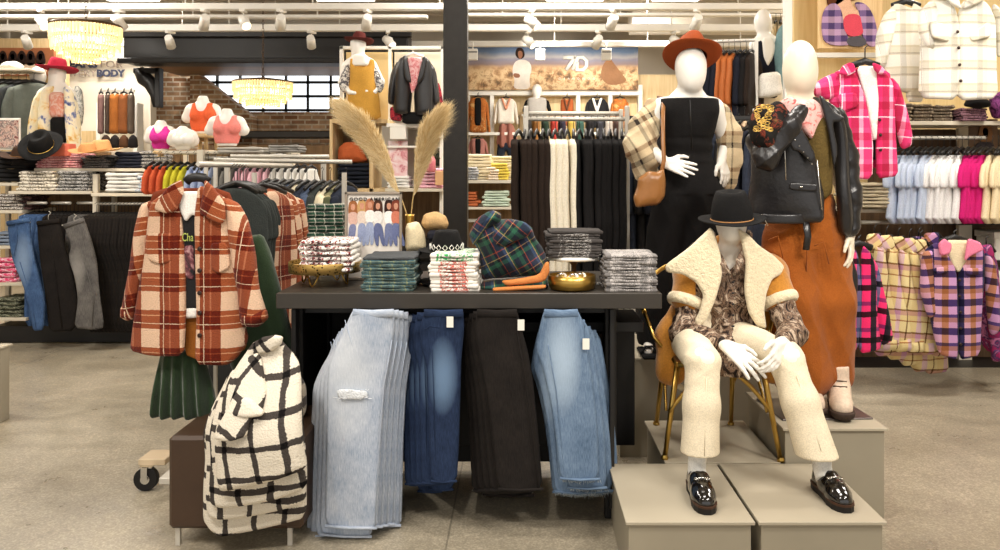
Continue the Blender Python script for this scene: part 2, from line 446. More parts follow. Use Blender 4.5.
ORD = ['first', 'second', 'third', 'fourth', 'fifth', 'sixth', 'seventh', 'eighth', 'ninth', 'tenth', 'eleventh', 'twelfth', 'thirteenth', 'fourteenth',
       'fifteenth', 'sixteenth', 'seventeenth', 'eighteenth', 'nineteenth', 'twentieth', 'twenty-first', 'twenty-second', 'twenty-third', 'twenty-fourth',
       'twenty-fifth', 'twenty-sixth', 'twenty-seventh', 'twenty-eighth', 'twenty-ninth', 'thirtieth', 'thirty-first', 'thirty-second', 'thirty-third']
def remat(o, mat):
    """give an object (and its look-alike children) its own material on shared geometry"""
    for s in o.material_slots: s.link = 'OBJECT'; s.material = mat
# ================================================================ SETTING
def m_floor():
    t = NT('polished_concrete'); o = t.obj()
    big = t.noise(o, .55, 6, .6, .6); mid = t.noise(o, 5, 5, .65); fine = t.noise(o, 130, 2, .8)
    c = t.ramp(big, [(.3, lin((130, 120, 103))), (.55, lin((156, 146, 127))), (.75, lin((174, 163, 144)))])
    c = t.mix(.5, c, t.ramp(mid, [(.3, G(.36)), (.7, G(.62))]), 'OVERLAY')
    v = t.n('ShaderNodeTexVoronoi', {'Vector': o, 'Scale': 110.0}).outputs['Distance']
    sp = t.ramp(t.math('ADD', v, t.math('MULTIPLY', fine, .5)), [(.26, G(.5)), (.46, G(.95)), (.8, G(1.0)), (.98, G(1.4))])
    c = t.mix(.75, c, sp, 'MULTIPLY')
    b2 = t.noise(o, 42, 3, .7); c = t.mix(.5, c, t.ramp(b2, [(.35, G(.72)), (.65, G(1.22))]), 'MULTIPLY')
    # thin saw-cut joints
    sx = t.n('ShaderNodeSeparateXYZ', {'Vector': o})
    j = t.math('LESS_THAN', t.math('ABSOLUTE', t.math('SUBTRACT', t.math('FRACT', t.math('DIVIDE', t.math('ADD', sx.outputs[0], 2.1), 3.6)), .5)), .0011)
    c = t.mix(t.math('MULTIPLY', j, .5), c, lin((70, 64, 55)))
    t.bump(t.math('ADD', fine, mid), .06, .004)
    return t.base(c, t.ramp(mid, [(.3, G(.26)), (.7, G(.42))]), 0, .45)
M_FLOOR = m_floor()
def m_brick():
    t = NT('old_brick'); mp = t.n('ShaderNodeMapping', {'Vector': t.uv()})
    b = t.n('ShaderNodeTexBrick', {'Vector': mp.outputs[0], 'Color1': lin((150, 106, 76)), 'Color2': lin((206, 172, 138)), 'Mortar': lin((214, 200, 178)), 'Scale': 1.0,
        'Mortar Size': .012, 'Bias': 0.0, 'Brick Width': .22, 'Row Height': .075})
    n = t.ramp(t.noise(t.uv(), 7, 4), [(.3, G(.62)), (.7, G(1.25))])
    t.bump(b.outputs['Fac'], -.5, .01)
    return t.base(t.mix(1, b.outputs['Color'], n, 'MULTIPLY'), .9, 0, .2)
M_BRICK = m_brick()
def m_wood(name, dark, light, sc=2.2, rough=.5, ax=(1, 1, .06)):
    if name in MC: return MC[name]
    t = NT(name); mp = t.n('ShaderNodeMapping', {'Vector': t.obj()}); mp.inputs['Scale'].default_value = ax
    w = t.noise(mp.outputs[0], sc*12, 4, .6, 1.2); g = t.noise(mp.outputs[0], sc*60, 2, .6)
    c = t.ramp(t.math('ADD', t.math('MULTIPLY', w, .7), t.math('MULTIPLY', g, .3)), [(.35, lin(dark)), (.65, lin(light))])
    t.bump(g, .1, .003); t.base(c, rough, 0, .35); MC[name] = t.m; return t.m
M_WALL = plain('cream_wall_paint', (226, 216, 198), .85, var=.03, scale=1.5)
M_CEIL = plain('ceiling_paint', (206, 197, 182), .9, var=.08, scale=1.2)
M_WHITE = plain('white_paint', (236, 232, 222), .5, var=.02)
M_WMETAL = plain('white_metal', (233, 229, 220), .35, 0, .5, .02)
M_BLACK = plain('black_paint', (26, 24, 23), .45, 0, .4, .05)
M_DARK = plain('dark_steel', (48, 45, 42), .42, .6, .5, .12, 14)
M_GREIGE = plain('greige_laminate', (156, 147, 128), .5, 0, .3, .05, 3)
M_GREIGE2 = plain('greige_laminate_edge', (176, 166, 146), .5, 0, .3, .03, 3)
M_GOLD = plain('brushed_gold', (196, 160, 84), .28, 1.0, .5, .05)
M_CHROME = plain('chrome', (215, 212, 205), .22, 1.0, .5, .03)
M_RAIL = plain('perforated_rail', (202, 196, 184), .4, .3, .5, .03)
M_TAN = m_wood('pale_oak_panel', (190, 160, 112), (226, 200, 154), 1.2, .55)
M_DOAK = m_wood('brown_oak_panel', (98, 74, 48), (140, 110, 76), 1.2, .6)
M_SHELF = plain('shelf_laminate', (214, 204, 184), .5, 0, .3, .03)
M_MANNE = plain('mannequin_white', (238, 233, 224), .32, 0, .45, .015)
M_MANNE2 = plain('mannequin_cream', (231, 219, 196), .35, 0, .45, .015)
W = dict(x0=-9.5, x1=8.2, y0=-3.2, y1=15.2, h=4.35)
b = MB().box(((W['x0']+W['x1'])/2, 6, -.05), (W['x1']-W['x0'], 18.6, .1)); struct('floor', b, M_FLOOR)
b = MB().box(((W['x0']+W['x1'])/2, 6, W['h']+.05), (W['x1']-W['x0'], 18.6, .1)); struct('ceiling', b, M_CEIL)
b = MB()
for k in range(9): b.box((-.6, 9.2+k*.7, W['h']-.14), (17.4, .16, .28))
struct('trim_ceiling_joist', b, M_CEIL)
struct('wall_back', MB().box((-.6, W['y1']+.05, 2.15), (17.7, .1, 4.5)), M_WALL)
struct('wall_left', MB().box((W['x0']-.05, 6, 2.15), (.1, 18.6, 4.5)), M_WALL)
struct('wall_right', MB().box((W['x1']+.05, 6, 2.15), (.1, 18.6, 4.5)), M_WALL)
# brick wing with the steel window, in front of the back wall
YB = 13.0
def X_(px, D): return (px-PX)*D/F
def Z_(py, D): return EYE-(py-PY)*D/F
wx0, wx1, wz0, wz1 = X_(193, YB), X_(347, YB), Z_(112, YB), Z_(70, YB)
b = MB(); x0, x1 = X_(146, YB), X_(352, YB)
b.box(((x0+wx0)/2, YB+.12, 1.68), (wx0-x0, .24, 3.36)); b.box(((wx1+x1)/2, YB+.12, 1.68), (x1-wx1, .24, 3.36))
b.box(((wx0+wx1)/2, YB+.12, wz0/2), (wx1-wx0, .24, wz0)); b.box(((wx0+wx1)/2, YB+.12, (wz1+3.36)/2), (wx1-wx0, .24, 3.36-wz1))
struct('wall_brick', b, M_BRICK)
b = MB().prism([(X_(190, 12.7), Z_(74, 12.7)), (X_(198, 12.7), Z_(74, 12.7)), (X_(252, 12.7), Z_(117, 12.7)), (X_(252, 12.7), 0), (X_(190, 12.7), 0)], 12.7, 12.95)
struct('wall_stair', b, M_BRICK)
win = MB()
for px in (196, 216, 239, 262, 285, 307, 330, 344): win.box((X_(px, YB), YB+.06, (wz0+wz1)/2), (.035, .05, wz1-wz0))
for py in (72, 82, 96, 110): win.box(((wx0+wx1)/2, YB+.06, Z_(py, YB)), (wx1-wx0, .05, .04))
wo = struct('window_1', win, M_BLACK)
g = MB().box(((wx0+wx1)/2, YB+.12, (wz0+wz1)/2), (wx1-wx0, .01, wz1-wz0))
t = NT('bright_pane'); t.base(lin((235, 238, 240)), .3); t.b.inputs['Emission Color'].default_value = lin((236, 242, 250)); t.b.inputs['Emission Strength'].default_value = 1.6
struct('window_pane', g, t.m, wo)
# dark mezzanine soffit
b = MB(); YM = 11.0; x0, x1 = X_(123, YM), X_(408, YM)
b.box(((x0+x1)/2, YM+.2, (Z_(33, YM)+Z_(63, YM))/2), (x1-x0, .4, Z_(33, YM)-Z_(63, YM)), .02)
b.box(((x0+x1)/2, YM-.02, Z_(34, YM)), (x1-x0+.1, .1, .1), .01); b.box(((x0+x1)/2, YM-.02, Z_(61, YM)), (x1-x0+.1, .1, .07), .01)
struct('trim_soffit_beam', b, M_BLACK)
b = MB().box(((x0+x1)/2, 12.1, Z_(60, YM)+.03), (x1-x0, 1.5, .06)); struct('trim_soffit_underside', b, m_wood('stained_soffit', (96, 66, 34), (138, 98, 54), 1.0, .5, (.1, 1, 1)))
br = MB().tube([P(139, 70, 11.4), P(144, 78, 11.4), P(151, 84, 11.4), P(155, 95, 11.4), P(156, 107, 11.4)], [.08, .11, .1, .07, .04], 8)
br.box(tuple(P(148, 71, 11.4)), (.36, .14, .07), .01); br.box(tuple(P(159, 88, 11.4)), (.07, .14, .55), .01)
struct('trim_bracket', br, M_BLACK)
struct('trim_brick_ledge', MB().box((X_(290, 12.4), 12.4, Z_(135, 12.4)), (2.7, .5, .1), .01), M_DARK)
struct('wall_understair', MB().box((X_(290, 12.3), 12.3, .95), (2.6, .1, 1.9)), M_DOAK)
# column
struct('column', MB().box((X_(456, 6.6), 6.6, W['h']/2), (.19, .19, W['h']), .01).box((X_(456, 6.6), 6.6, .06), (.27, .27, .12), .01), M_DARK)
# white suspended rails
for i, (py, D, w, x0, x1) in enumerate([(7, 8.7, .07, -8, 8), (28, 10.0, .085, -8, 8), (44, 11.9, .08, -8, 8), (17, 8.9, .04, -8, -1), (15, 9.4, .035, -.6, 8)]):
    bb = MB().box(((x0+x1)/2, D, Z_(py, D)), (x1-x0, .09, w), .008)
    k = x0+.4
    while k < x1: bb.cyl((k, D, Z_(py, D)), (k, D, W['h']), .008, 6); k += 1.35
    struct('trim_light_rail_%s' % ['front', 'middle', 'rear', 'slim', 'short'][i], bb, M_WMETAL)
# back display wall panelling under the banner (right of the column)
YW = 14.2
bb = MB().box(((X_(440, YW)+X_(790, YW))/2, YW+.3, 1.6), (X_(790, YW)-X_(440, YW), .3, 3.2)); struct('wall_display_back', bb, m_wood('honey_panel', (206, 178, 130), (230, 206, 162), 1, .6))
bb = MB()
for px in (468, 492, 535, 578, 610, 640): bb.box((X_(px, YW), YW+.05, 1.5), (.07, .22, 3.0), .004)
bb.box((X_(553, YW), YW+.05, Z_(91, YW)), (X_(642, YW)-X_(464, YW), .24, .16), .004)
struct('trim_display_frame', bb, M_WHITE)
# left white wall piece that carries the slogan
YL = 12.2
struct('wall_slogan', MB().box((X_(105, YL), YL+.1, 1.75), (X_(151, YL)-X_(60, YL), .2, 3.5)), M_WALL)
# ---------------------------------------------------------------- camera, world, lights
cam = bpy.data.cameras.new('camera'); co = bpy.data.objects.new('camera', cam); COL.objects.link(co)
co.location = (0, 0, EYE); co.rotation_euler = (PI/2, 0, 0); cam.sensor_width = 36; cam.lens = F/1000*36
cam.shift_x = -.02; cam.shift_y = -.105; cam.clip_end = 100; bpy.context.scene.camera = co
wd = bpy.data.worlds.new('world'); bpy.context.scene.world = wd; wd.use_nodes = True
wd.node_tree.nodes['Background'].inputs[0].default_value = (1, .97, .93, 1); wd.node_tree.nodes['Background'].inputs[1].default_value = .9
def area(name, loc, sx, sy, power, col=(1, .945, .865), rot=(0, 0, 0)):
    l = bpy.data.lights.new(name, 'AREA'); l.shape = 'RECTANGLE'; l.size = sx; l.size_y = sy; l.energy = power; l.color = col
    o = bpy.data.objects.new(name, l); COL.objects.link(o); o.location = loc; o.rotation_euler = rot; return o
for i, (x, y, p) in enumerate([(-2.4, 1.4, 75), (2.6, 1.4, 75), (0, 3.0, 60), (-4, 4.6, 75), (.6, 5.2, 70), (4, 4.4, 85), (-5, 8, 110), (0, 8.2, 100), (4.6, 8, 120), (-5.5, 11.2, 90), (1.5, 12, 150), (6, 11.5, 110)]):
    area('ceiling_panel_light', (x, y, 4.0), 1.3, .5, p)
def spot(loc, to, power, ang=38, col=(1, .94, .86)):
    l = bpy.data.lights.new('track_spot', 'SPOT'); l.energy = power; l.spot_size = math.radians(ang); l.spot_blend = .6; l.shadow_soft_size = .09; l.color = col
    o = bpy.data.objects.new('track_spot', l); COL.objects.link(o); o.location = loc
    o.rotation_euler = (Vector(to)-Vector(loc)).to_track_quat('-Z', 'Y').to_euler()
for loc, to, p in [((-1.6, .6, 3.7), (-1.4, 3.5, .9), 150), ((-.4, .5, 3.7), (-.6, 3.3, .6), 150), ((1.6, .5, 3.7), (.9, 3.6, .7), 190), ((2.4, 1.0, 3.7), (1.3, 3.9, 1.4), 170),
                   ((.7, .8, 3.7), (.8, 4.5, 1.6), 120), ((3.2, 2.6, 3.8), (2.4, 6, 1.2), 170), ((1.9, 2.8, 3.8), (2.3, 5.6, 1.8), 120), ((-3.6, 4.2, 3.8), (-4, 7.4, 1.2), 170), ((-1, 5.6, 3.8), (-1.1, 8, 2.2), 130),
                   ((.5, 10.6, 3.6), (.4, 14.2, 2.9), 260), ((2.0, 10.6, 3.6), (1.8, 14.2, 2.6), 220), ((-5, 8.8, 3.6), (-5.5, 12, 2.4), 200), ((-2.3, 1.4, 3.7), (-2.3, 3.4, 0), 60)]:
    spot(loc, to, p)
vs = bpy.context.scene.view_settings; vs.view_transform = 'Standard'; vs.look = 'None'; vs.gamma = 1; vs.exposure = .12; vs.use_curve_mapping = False
bpy.context.scene.cycles.use_denoising = True
# ================================================================ PLINTHS, CHAIR, MANNEQUINS
def joinnm(a, *bs):
    v = [a.v]; q = [a.q]; o = len(a.v)
    for b in bs: v.append(b.v); q.append(b.q+o); o += len(b.v)
    return NM(np.concatenate(v), np.concatenate(q), a.rot, a.ax, a.uvy)
def plinth(x0, x1, y0, y1, h, label, group=None):
    t = thing('display_plinth', label, 'plinth', ((x0+x1)/2, (y0+y1)/2, 0), group=group)
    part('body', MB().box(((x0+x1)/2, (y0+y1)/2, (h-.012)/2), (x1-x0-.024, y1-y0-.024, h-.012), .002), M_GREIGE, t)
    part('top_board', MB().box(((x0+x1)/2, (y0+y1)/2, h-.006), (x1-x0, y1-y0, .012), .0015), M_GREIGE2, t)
    return t
plinth(.385, .855, 2.98, 3.575, .25, 'low greige plinth under the black loafer on the left foot of the seated mannequin')
plinth(.868, 1.335, 2.98, 3.575, .25, 'low greige plinth under the black loafer at its right-hand front')
plinth(.635, 1.14, 3.585, 4.19, .25, 'low greige plinth under the gold chair, behind the two front plinths')
plinth(1.15, 1.61, 3.585, 4.18, .40, 'taller greige plinth under the mannequin in rust trousers')
plinth(.52, 1.3, 4.36, 5.0, .53, 'tallest greige plinth at the back under the mannequin in black jumpsuit')
solo('base_plate', MB().box((1.38, 3.87, .404), (.42, .34, .008), .002, 0.06), plain('brushed_plate', (128, 122, 120), .35, .9, .5), 'flat grey metal plate on the taller plinth under the mannequin boots', 'base plate')
plinth(-3.9, -3.13, 4.95, 5.06, .46, 'greige plinth cut off at the left edge of the photo beside the aisle')
# ---- chair
def chair():
    D0 = 3.66; zs = .25
    t = thing('gold_chair', 'brushed gold metal chair with curved braces under the seated mannequin', 'chair', (.93, D0+.1, zs))
    fl, fr, bl, br = Vector((.64, 3.63, zs)), Vector((1.145, 3.6, zs)), Vector((.685, 4.12, zs)), Vector((1.06, 4.12, zs))
    zt = .675
    ft = [Vector((.70, 3.64, zt)), Vector((1.065, 3.61, zt)), Vector((.71, 4.0, zt)), Vector((1.04, 4.0, zt))]
    for a, b in zip((fl, fr, bl, br), ft):
        l = MB().tube([b, b.lerp(a, .5), a], [.014, .0125, .011], 10).lathe([(0, 0), (.016, 0), (.017, .008), (.012, .02)], a, 10)
        part('leg', l, M_GOLD, t)
    s = MB().box((.873, 3.81, zt+.008), (.37, .41, .016), .006); part('seat', s, plain('brown_wood_seat', (120, 76, 36), .4), t)
    fr_ = MB(); pts = [Vector((.692, 3.6, zt)), Vector((1.053, 3.59, zt)), Vector((1.05, 4.03, zt)), Vector((.70, 4.03, zt))]
    for i in range(4): fr_.tube([pts[i], pts[(i+1) % 4]], .011, 8)
    part('seat_frame', fr_, M_GOLD, t)
    def arc(a, b, up, n=14): return [a.lerp(b, i/n)+Vector((0, 0, up*math.sin(PI*i/n))) for i in range(n+1)]
    m = MB().tube(arc(Vector((.66, 3.63, .46)), Vector((1.11, 3.605, .46)), .19), .0095, 8)
    m.tube(arc(Vector((1.09, 3.62, .46)), Vector((1.06, 4.08, .46)), .17), .007, 8).tube(arc(Vector((.65, 3.65, .46)), Vector((.70, 4.08, .46)), .17), .007, 8)
    part('arched_brace', m, M_GOLD, t)
    m = MB()
    for dx in (-.055, 0, .055): m.tube([Vector((.872+dx, 4.02, zt)), Vector((.872+dx*.55, 4.05, .5)), Vector((.872, 4.09, .4)), Vector((.872, 4.12, zs))], .006, 7)
    part('rear_fork', m, M_GOLD, t)
    bk = []
    for i in range(25):
        u = i/24; a = PI*u; bk.append(Vector((.873-.30*math.cos(a)*(1 if 1 else 0), 3.78+.34*math.sin(a)**.8, zt+.20+.20*math.sin(a))))
    m = MB().tube(bk, .011, 9)
    part('back_hoop', m, M_GOLD, t)
    for sx, x in ((-1, .573), (1, 1.173)):
        part('armrest_post', MB().tube([Vector((x, 3.78, zt+.20)), Vector((x+.04*-sx, 3.75, zt+.09)), Vector((.873+sx*.175, 3.74, zt))], .009, 8), M_GOLD, t)
    return t
chair()
# ---- hands
def hand(wr, d, n, th, L=.175, curl=(.15, .35, .3), spread=.17, h=.0035, tc=.5, fore=None, rw=.024):
    """continuous hand: wr wrist point, d finger direction, n back-of-hand normal, th direction of the thumb side"""
    wr, d, n, th = Vector(wr), Vector(d).normalized(), Vector(n).normalized(), Vector(th)
    n = (n-d*n.dot(d)).normalized(); th = (th-d*th.dot(d)-n*th.dot(n)).normalized()
    R = L*1.25; f = Field(wr+d*L*.45-Vector((R,)*3)*.78, wr+d*L*.45+Vector((R,)*3)*.78, h)
    pl = L*.52; kn = []
    for i, (u, fl_, ln) in enumerate([(.030, .94, .88), (.010, 1.0, 1.0), (-.011, .96, .94), (-.030, .86, .74)]):
        k = wr+d*pl*fl_+th*u*L/.175; kn.append((k, u, ln))
        f.cone(wr+d*.008+th*u*.45, k, .019, .0115, .012, (n, 1.25))
    f.cone(wr+d*.02+th*.012, wr+d*pl*.55+th*.022, .017, .014, .012)
    for k, u, ln in kn:
        dd = (d+th*u/.03*spread*.6).normalized(); p = k; fl3 = [L*.25*ln, L*.155*ln, L*.12*ln]; a = 0
        for q, (seg, r0, r1) in enumerate(zip(fl3, (.0102, .0088, .0078), (.0088, .0078, .0066))):
            a += curl[q]; v = (dd*math.cos(a)-n*math.sin(a)).normalized(); e = p+v*seg
            f.cone(p, e, r0*L/.175, r1*L/.175, .0035); p = e
    tb = wr+d*L*.12+th*.018; t1 = tb+(d*.55+th*.75-n*.25*tc).normalized()*L*.24; t2 = t1+(d*.85+th*.4-n*.5*tc).normalized()*L*.18; t3 = t2+(d*.95+th*.1-n*.6*tc).normalized()*L*.13
    f.cone(tb, t1, .017, .0125, .012); f.cone(t1, t2, .012, .0095, .004); f.cone(t2, t3, .0095, .0075, .004)
    if fore is not None: f.cone(wr, Vector(fore), rw, rw*1.1, .012)
    return f.mb()
def head(f, c, w=.074, dp=.092, hh=.118, chin=.0, k=.02):
    c = Vector(c); f.ell(c+Vector((0, .008, .018)), (w, dp, hh*.88), k); f.ell(c+Vector((0, -.018, -.045)), (w*.80, dp*.72, hh*.66), .03)
def loafer(heel, toe, z, name, label, parent=None):
    """shiny penny loafer on a chunky sole, laid out from heel to toe at height z"""
    heel, toe = Vector((heel[0], heel[1], z)), Vector((toe[0], toe[1], z)); d = (toe-heel).normalized(); s = Vector((d.y, -d.x, 0)); L = (toe-heel).length
    t = thing(name, label, 'shoe', tuple(heel.lerp(toe, .5)))
    def outline(w, ext=0):
        pr = [(0, .50), (.06, .78), (.18, .86), (.35, .80), (.52, .86), (.70, 1.0), (.84, .93), (.94, .70), (1.0, .30)]
        a = [heel+d*(L*(u*(1+2*ext)-ext))+s*w*v for u, v in pr]; b = [heel+d*(L*(u*(1+2*ext)-ext))-s*w*v for u, v in reversed(pr)]; return a+b
    def lay(pts, z0, z1, mb, sh=1.0):
        c = heel.lerp(toe, .5); n = len(pts); lo = [Vector((p.x, p.y, z0)) for p in pts]; hi = [Vector((c.x+(p.x-c.x)*sh, c.y+(p.y-c.y)*sh, z1)) for p in pts]
        mb.add(lo+hi, [tuple(range(n)), tuple(reversed(range(n, 2*n)))]+[(i, i+n, (i+1) % n+n, (i+1) % n) for i in range(n)], None, False)
    m = MB(); o = outline(.046, .02); lay(o, z, z+.026, m)
    part('sole', m, plain('black_rubber', (24, 22, 21), .55), t)
    m = MB(); lay([p for p in outline(.0475, .03)], z+.022, z+.030, m); part('welt', m, plain('brown_welt', (66, 42, 28), .5), t)
    m = MB(); o = [p for p in outline(.044, .0)]; hp = [heel+d*(L*u)+s*.04*v for u, v in ((0, .5), (.1, .85), (.26, .9), (.26, -.9), (.1, -.85), (0, -.5))]; lay(hp, z-.0, z+.02, m); 
    f = Field((min(heel.x, toe.x)-.08, min(heel.y, toe.y)-.08, z), (max(heel.x, toe.x)+.08, max(heel.y, toe.y)+.08, z+.16), .0036)
    q = lambda u, v, zz: heel+d*L*u+s*v+Vector((0, 0, zz))
    f.cone(q(.12, 0, .045), q(.45, 0, .045), .038, .038, .02); f.cone(q(.42, 0, .045), q(.74, 0, .04), .042, .044, .02); f.cone(q(.70, 0, .036), q(.88, 0, .032), .044, .034, .02)
    f.cone(q(.14, 0, .075), q(.45, 0, .075), .030, .030, .02); f.cone(q(.45, 0, .075), q(.66, 0, .055), .032, .030, .02)
    f.ell(q(.27, 0, .118), (.034, .034, .05), 0, None, True); f.ell(q(.36, 0, .115), (.03, .03, .042), 0, None, True)
    for v in (.0,): f.cone(q(.62, -.030, .078), q(.62, .030, .078), .006, .006, .006)
    f.half((0, 0, z+.026), (0, 0, -1))
    part('upper', f.mb(), plain('patent_leather', (16, 14, 14), .12, 0, .6, .02, coat=.8), t)
    m = MB().tube([q(.60, -.024, .092), q(.605, 0, .097), q(.60, .024, .092)], .0032, 8)
    m.tube([q(.60, -.022, .092)+d*.008*math.cos(a)+s*.008*math.sin(a) for a in np.linspace(0, 6.28, 10)], .002, 6).tube([q(.60, .022, .092)+d*.008*math.cos(a)+s*.008*math.sin(a) for a in np.linspace(0, 6.28, 10)], .002, 6)
    part('metal_bit', m, M_CHROME, t)
    return t
WHITE_S = fabric('white_sock', (236, 234, 228), .03, bump=.2)
# ============ seated mannequin
def seated():
    T = 3.74; K = 3.34; z = .25
    t = thing('mannequin', 'white faceless mannequin seated on the gold chair', 'mannequin', (.95, 3.8, z))
    f = Field((.5, 3.0, .22), (1.45, 4.15, 1.52), .0065)
    hc = P(731, 218, 3.72); head(f, hc, .075, .088, .108)
    nk = P(731, 246, 3.76); f.cone(hc+Vector((0, .02, -.06)), nk+Vector((0, .01, -.04)), .046, .05, .025)
    sl, sr = P(696, 274, 3.78), P(767, 272, 3.78); ch = P(731, 292, 3.80); wa = P(733, 330, 3.84); hp = Vector((.875, 3.88, .75))
    f.cone(sl, sr, .05, .05, .03); f.cone(nk+Vector((0, .02, -.05)), ch, .06, .11, .05, ((0, 1, 0), 1.3)); f.cone(ch, wa, .125, .105, .05, ((0, 1, 0), 1.25)); f.cone(wa, hp, .105, .14, .05, ((0, 1, 0), 1.1))
    kl, kr = P(703, 360, K), P(787, 358, K); al, ar = P(697, 466, 3.27), P(822, 462, 3.24)
    for side, kn_, an_ in ((-1, kl, al), (1, kr, ar)):
        hj = hp+Vector((side*.085, -.02, 0)); f.cone(hj, kn_, .088, .058, .03); f.cone(kn_, kn_.lerp(an_, .35), .056, .054, .02); f.cone(kn_.lerp(an_, .35), an_, .054, .034, .02)
    el, er = P(684, 334, 3.70), P(793, 334, 3.66); wl, wr = P(727, 346, 3.40), P(782, 343, 3.33)
    for s_, e_, w_ in ((sl, el, wl), (sr, er, wr)): f.cone(s_, e_, .048, .038, .02); f.cone(e_, w_, .036, .023, .02)
    ha = hand(wl, P(762, 374, 3.30)-wl, Vector((-.1, -.55, .8)), Vector((.35, .2, .9)), .185, (.12, .22, .15), .32, fore=wl+(el-wl)*.2)
    hb = hand(wr, P(769, 374, 3.24)-wr, Vector((.7, -.6, .35)), Vector((-1, -.2, .25)), .16, (.35, .45, .4), .12, fore=wr+(er-wr)*.2, tc=.2)
    body = joinnm(f.mb(), ha, hb)
    part('body', body, M_MANNE, t)
    # snake print blouse
    sn = blotch('snake_print', [(.30, (20, 15, 13)), (.43, (52, 38, 32)), (.49, (150, 122, 100)), (.53, (60, 44, 38)), (.60, (212, 190, 166)), (.68, (90, 66, 54))], 17, 2.6, stretch=(1.0, 1.0, .55), rough=.6)
    b = Field((.55, 3.25, .62), (1.40, 4.1, 1.38), .0062)
    b.cone(P(700, 272, 3.78), P(763, 272, 3.78), .062, .062, .04); b.cone(ch+Vector((0, 0, .06)), ch, .12, .135, .04, ((0, 1, 0), 1.2)); b.cone(ch, wa+Vector((0, 0, .02)), .135, .135, .04, ((0, 1, 0), 1.15))
    b.cone(wa, P(734, 360, 3.66), .14, .13, .04, ((0, 1, 0), 1.2))
    b.chain([sl, sl.lerp(el, .5), el], [.064, .062, .066], .03); b.chain([el, el.lerp(wl, .5), el.lerp(wl, .88)], [.066, .056, .036], .02)
    b.chain([sr, sr.lerp(er, .5), er], [.064, .062, .064], .03); b.chain([er, er.lerp(wr, .5), er.lerp(wr, .86)], [.064, .056, .038], .02)
    b.ell(P(731, 250, 3.66), (.045, .10, .115), 0, None, True)
    b.disp(crease(.011, 9, 44, [(1, .3, .6), (-.7, .4, 1), (.3, .6, 1)]))
    part('blouse', b.mb(), sn, t)
    cl = MB()
    for s_ in (-1, 1):
        pts = [P(731+s_*19, 232, 3.80), P(731+s_*17, 246, 3.68), P(731+s_*9, 262, 3.63), P(733+s_*3, 274, 3.61)]
        cl.tube(pts, [(.016, .007), (.02, .007), (.022, .007), (.01, .005)], 8, up=(0, -1, 0))
    for i in range(6): part('button', MB().lathe([(0, -.004), (.007, -.004), (.007, .002), (0, .004)], tuple(P(733, 282+i*11, 3.622)), 8), M_BLACK, t)
    part('blouse_collar', cl, sn, t)
    # cream wide trousers
    cr = fabric('cream_twill', (232, 218, 190), .05, 6, .3, 200, .85)
    p = Field((.55, 3.0, .26), (1.45, 4.1, .98), .0062); hem = [P(700, 452, 3.27), P(814, 447, 3.24)]
    for (kn_, hm, side) in ((kl, hem[0], -1), (kr, hem[1], 1)):
        hj = hp+Vector((side*.085, -.03, 0)); p.cone(hj, kn_+Vector((0, .02, -.005)), .105, .070, .03); p.cone(kn_+Vector((0, .008, -.012)), kn_.lerp(hm, .5), .071, .071, .03)
        p.cone(kn_.lerp(hm, .5), hm+(hm-kn_)*.16, .071, .080, .03)
    p.cone(hp, hp+Vector((0, 0, .08)), .15, .14, .03, ((0, 1, 0), 1.1))
    hl = [hem[0], hem[1]]
    def cutp(X, Y, Z): return crease(.0016, 12, 22, [(1, .3, .15)])(X, Y, Z)+crease(.005, 13, 34, [(.8, .3, 1), (-.8, .3, 1)])(X, Y, Z)*np.clip((Z-.62)*10, 0, 1)
    p.disp(cutp)
    p.half((0, 0, hem[0].z), (0, 0, -1)) ; p.ell(hem[0]+Vector((0, 0, -.02)), (.066, .066, .06), 0, None, True); p.ell(hem[1]+Vector((.012, 0, -.01)), (.066, .066, .06), 0, None, True)
    part('trousers', p.mb(), cr, t)
    for (a, kq) in ((hem[0], kl), (hem[1], kr)): cm = MB(); cm.tube([kq.lerp(a, .15)+Vector((0, -.070, 0)), kq.lerp(a, .5)+Vector((0, -.070, 0)), a+Vector((0, -.077, .01))], [.0022, .0022, .0022], 6); part('crease', cm, cr, t)
    # shearling coat worn over the shoulders
    sh = fabric('shearling_cream', (234, 218, 184), .05, 30, .7, 220, .98, .3); su = fabric('tan_suede', (186, 124, 44), .16, 7, .35, 120, .9, .4)
    c = Field((.5, 3.45, .42), (1.42, 4.15, 1.36), .0065)
    c.cone(P(690, 274, 3.82), P(771, 272, 3.82), .082, .082, .04)
    c.cone(P(731, 268, 3.9), P(731, 330, 3.98), .17, .19, .04, ((0, 1, 0), 1.9))
    c.cone(sl, sl.lerp(el, .40)+Vector((-.008, 0, 0)), .090, .086, .03); c.cone(sr, sr.lerp(er, .38), .086, .084, .03)
    c.chain([P(698, 300, 3.86), P(676, 338, 3.78), P(671, 370, 3.74)], [.10, .09, .075], .04, ((.3, 1, 0), 1.5)); c.chain([P(765, 300, 3.92), P(776, 340, 3.92), P(774, 372, 3.92)], [.09, .08, .06], .04, ((0, 1, 0), 1.5))
    c.ell(P(731, 300, 3.66), (.155, .16, .33), 0, None, True); c.ell(P(731, 246, 3.72), (.095, .14, .13), 0, None, True)
    c.disp(crease(.006, 14, 24))
    part('shearling_coat', c.mb(), su, t)
    def ringc(a, b, w, r): # sleeve cuff roll
        cf = MB(); ax = (Vector(b)-Vector(a)).normalized(); u = ax.cross(Vector((0, 1, 0))).normalized(); v = ax.cross(u); cf.tube([Vector(b)+u*w*math.cos(q)+v*w*math.sin(q) for q in np.linspace(0, 2*PI, 25)[:-1]], [(r*1.0, r*1.35)]*24, 10, closed=True, up=ax); part('coat_cuff', cf, sh, t, 'cream shearling cuff rolled at the elbow')
    ringc(sl, sl.lerp(el, .48)+Vector((-.012, 0, 0)), .078, .019); ringc(sr, sr.lerp(er, .46), .072, .019)
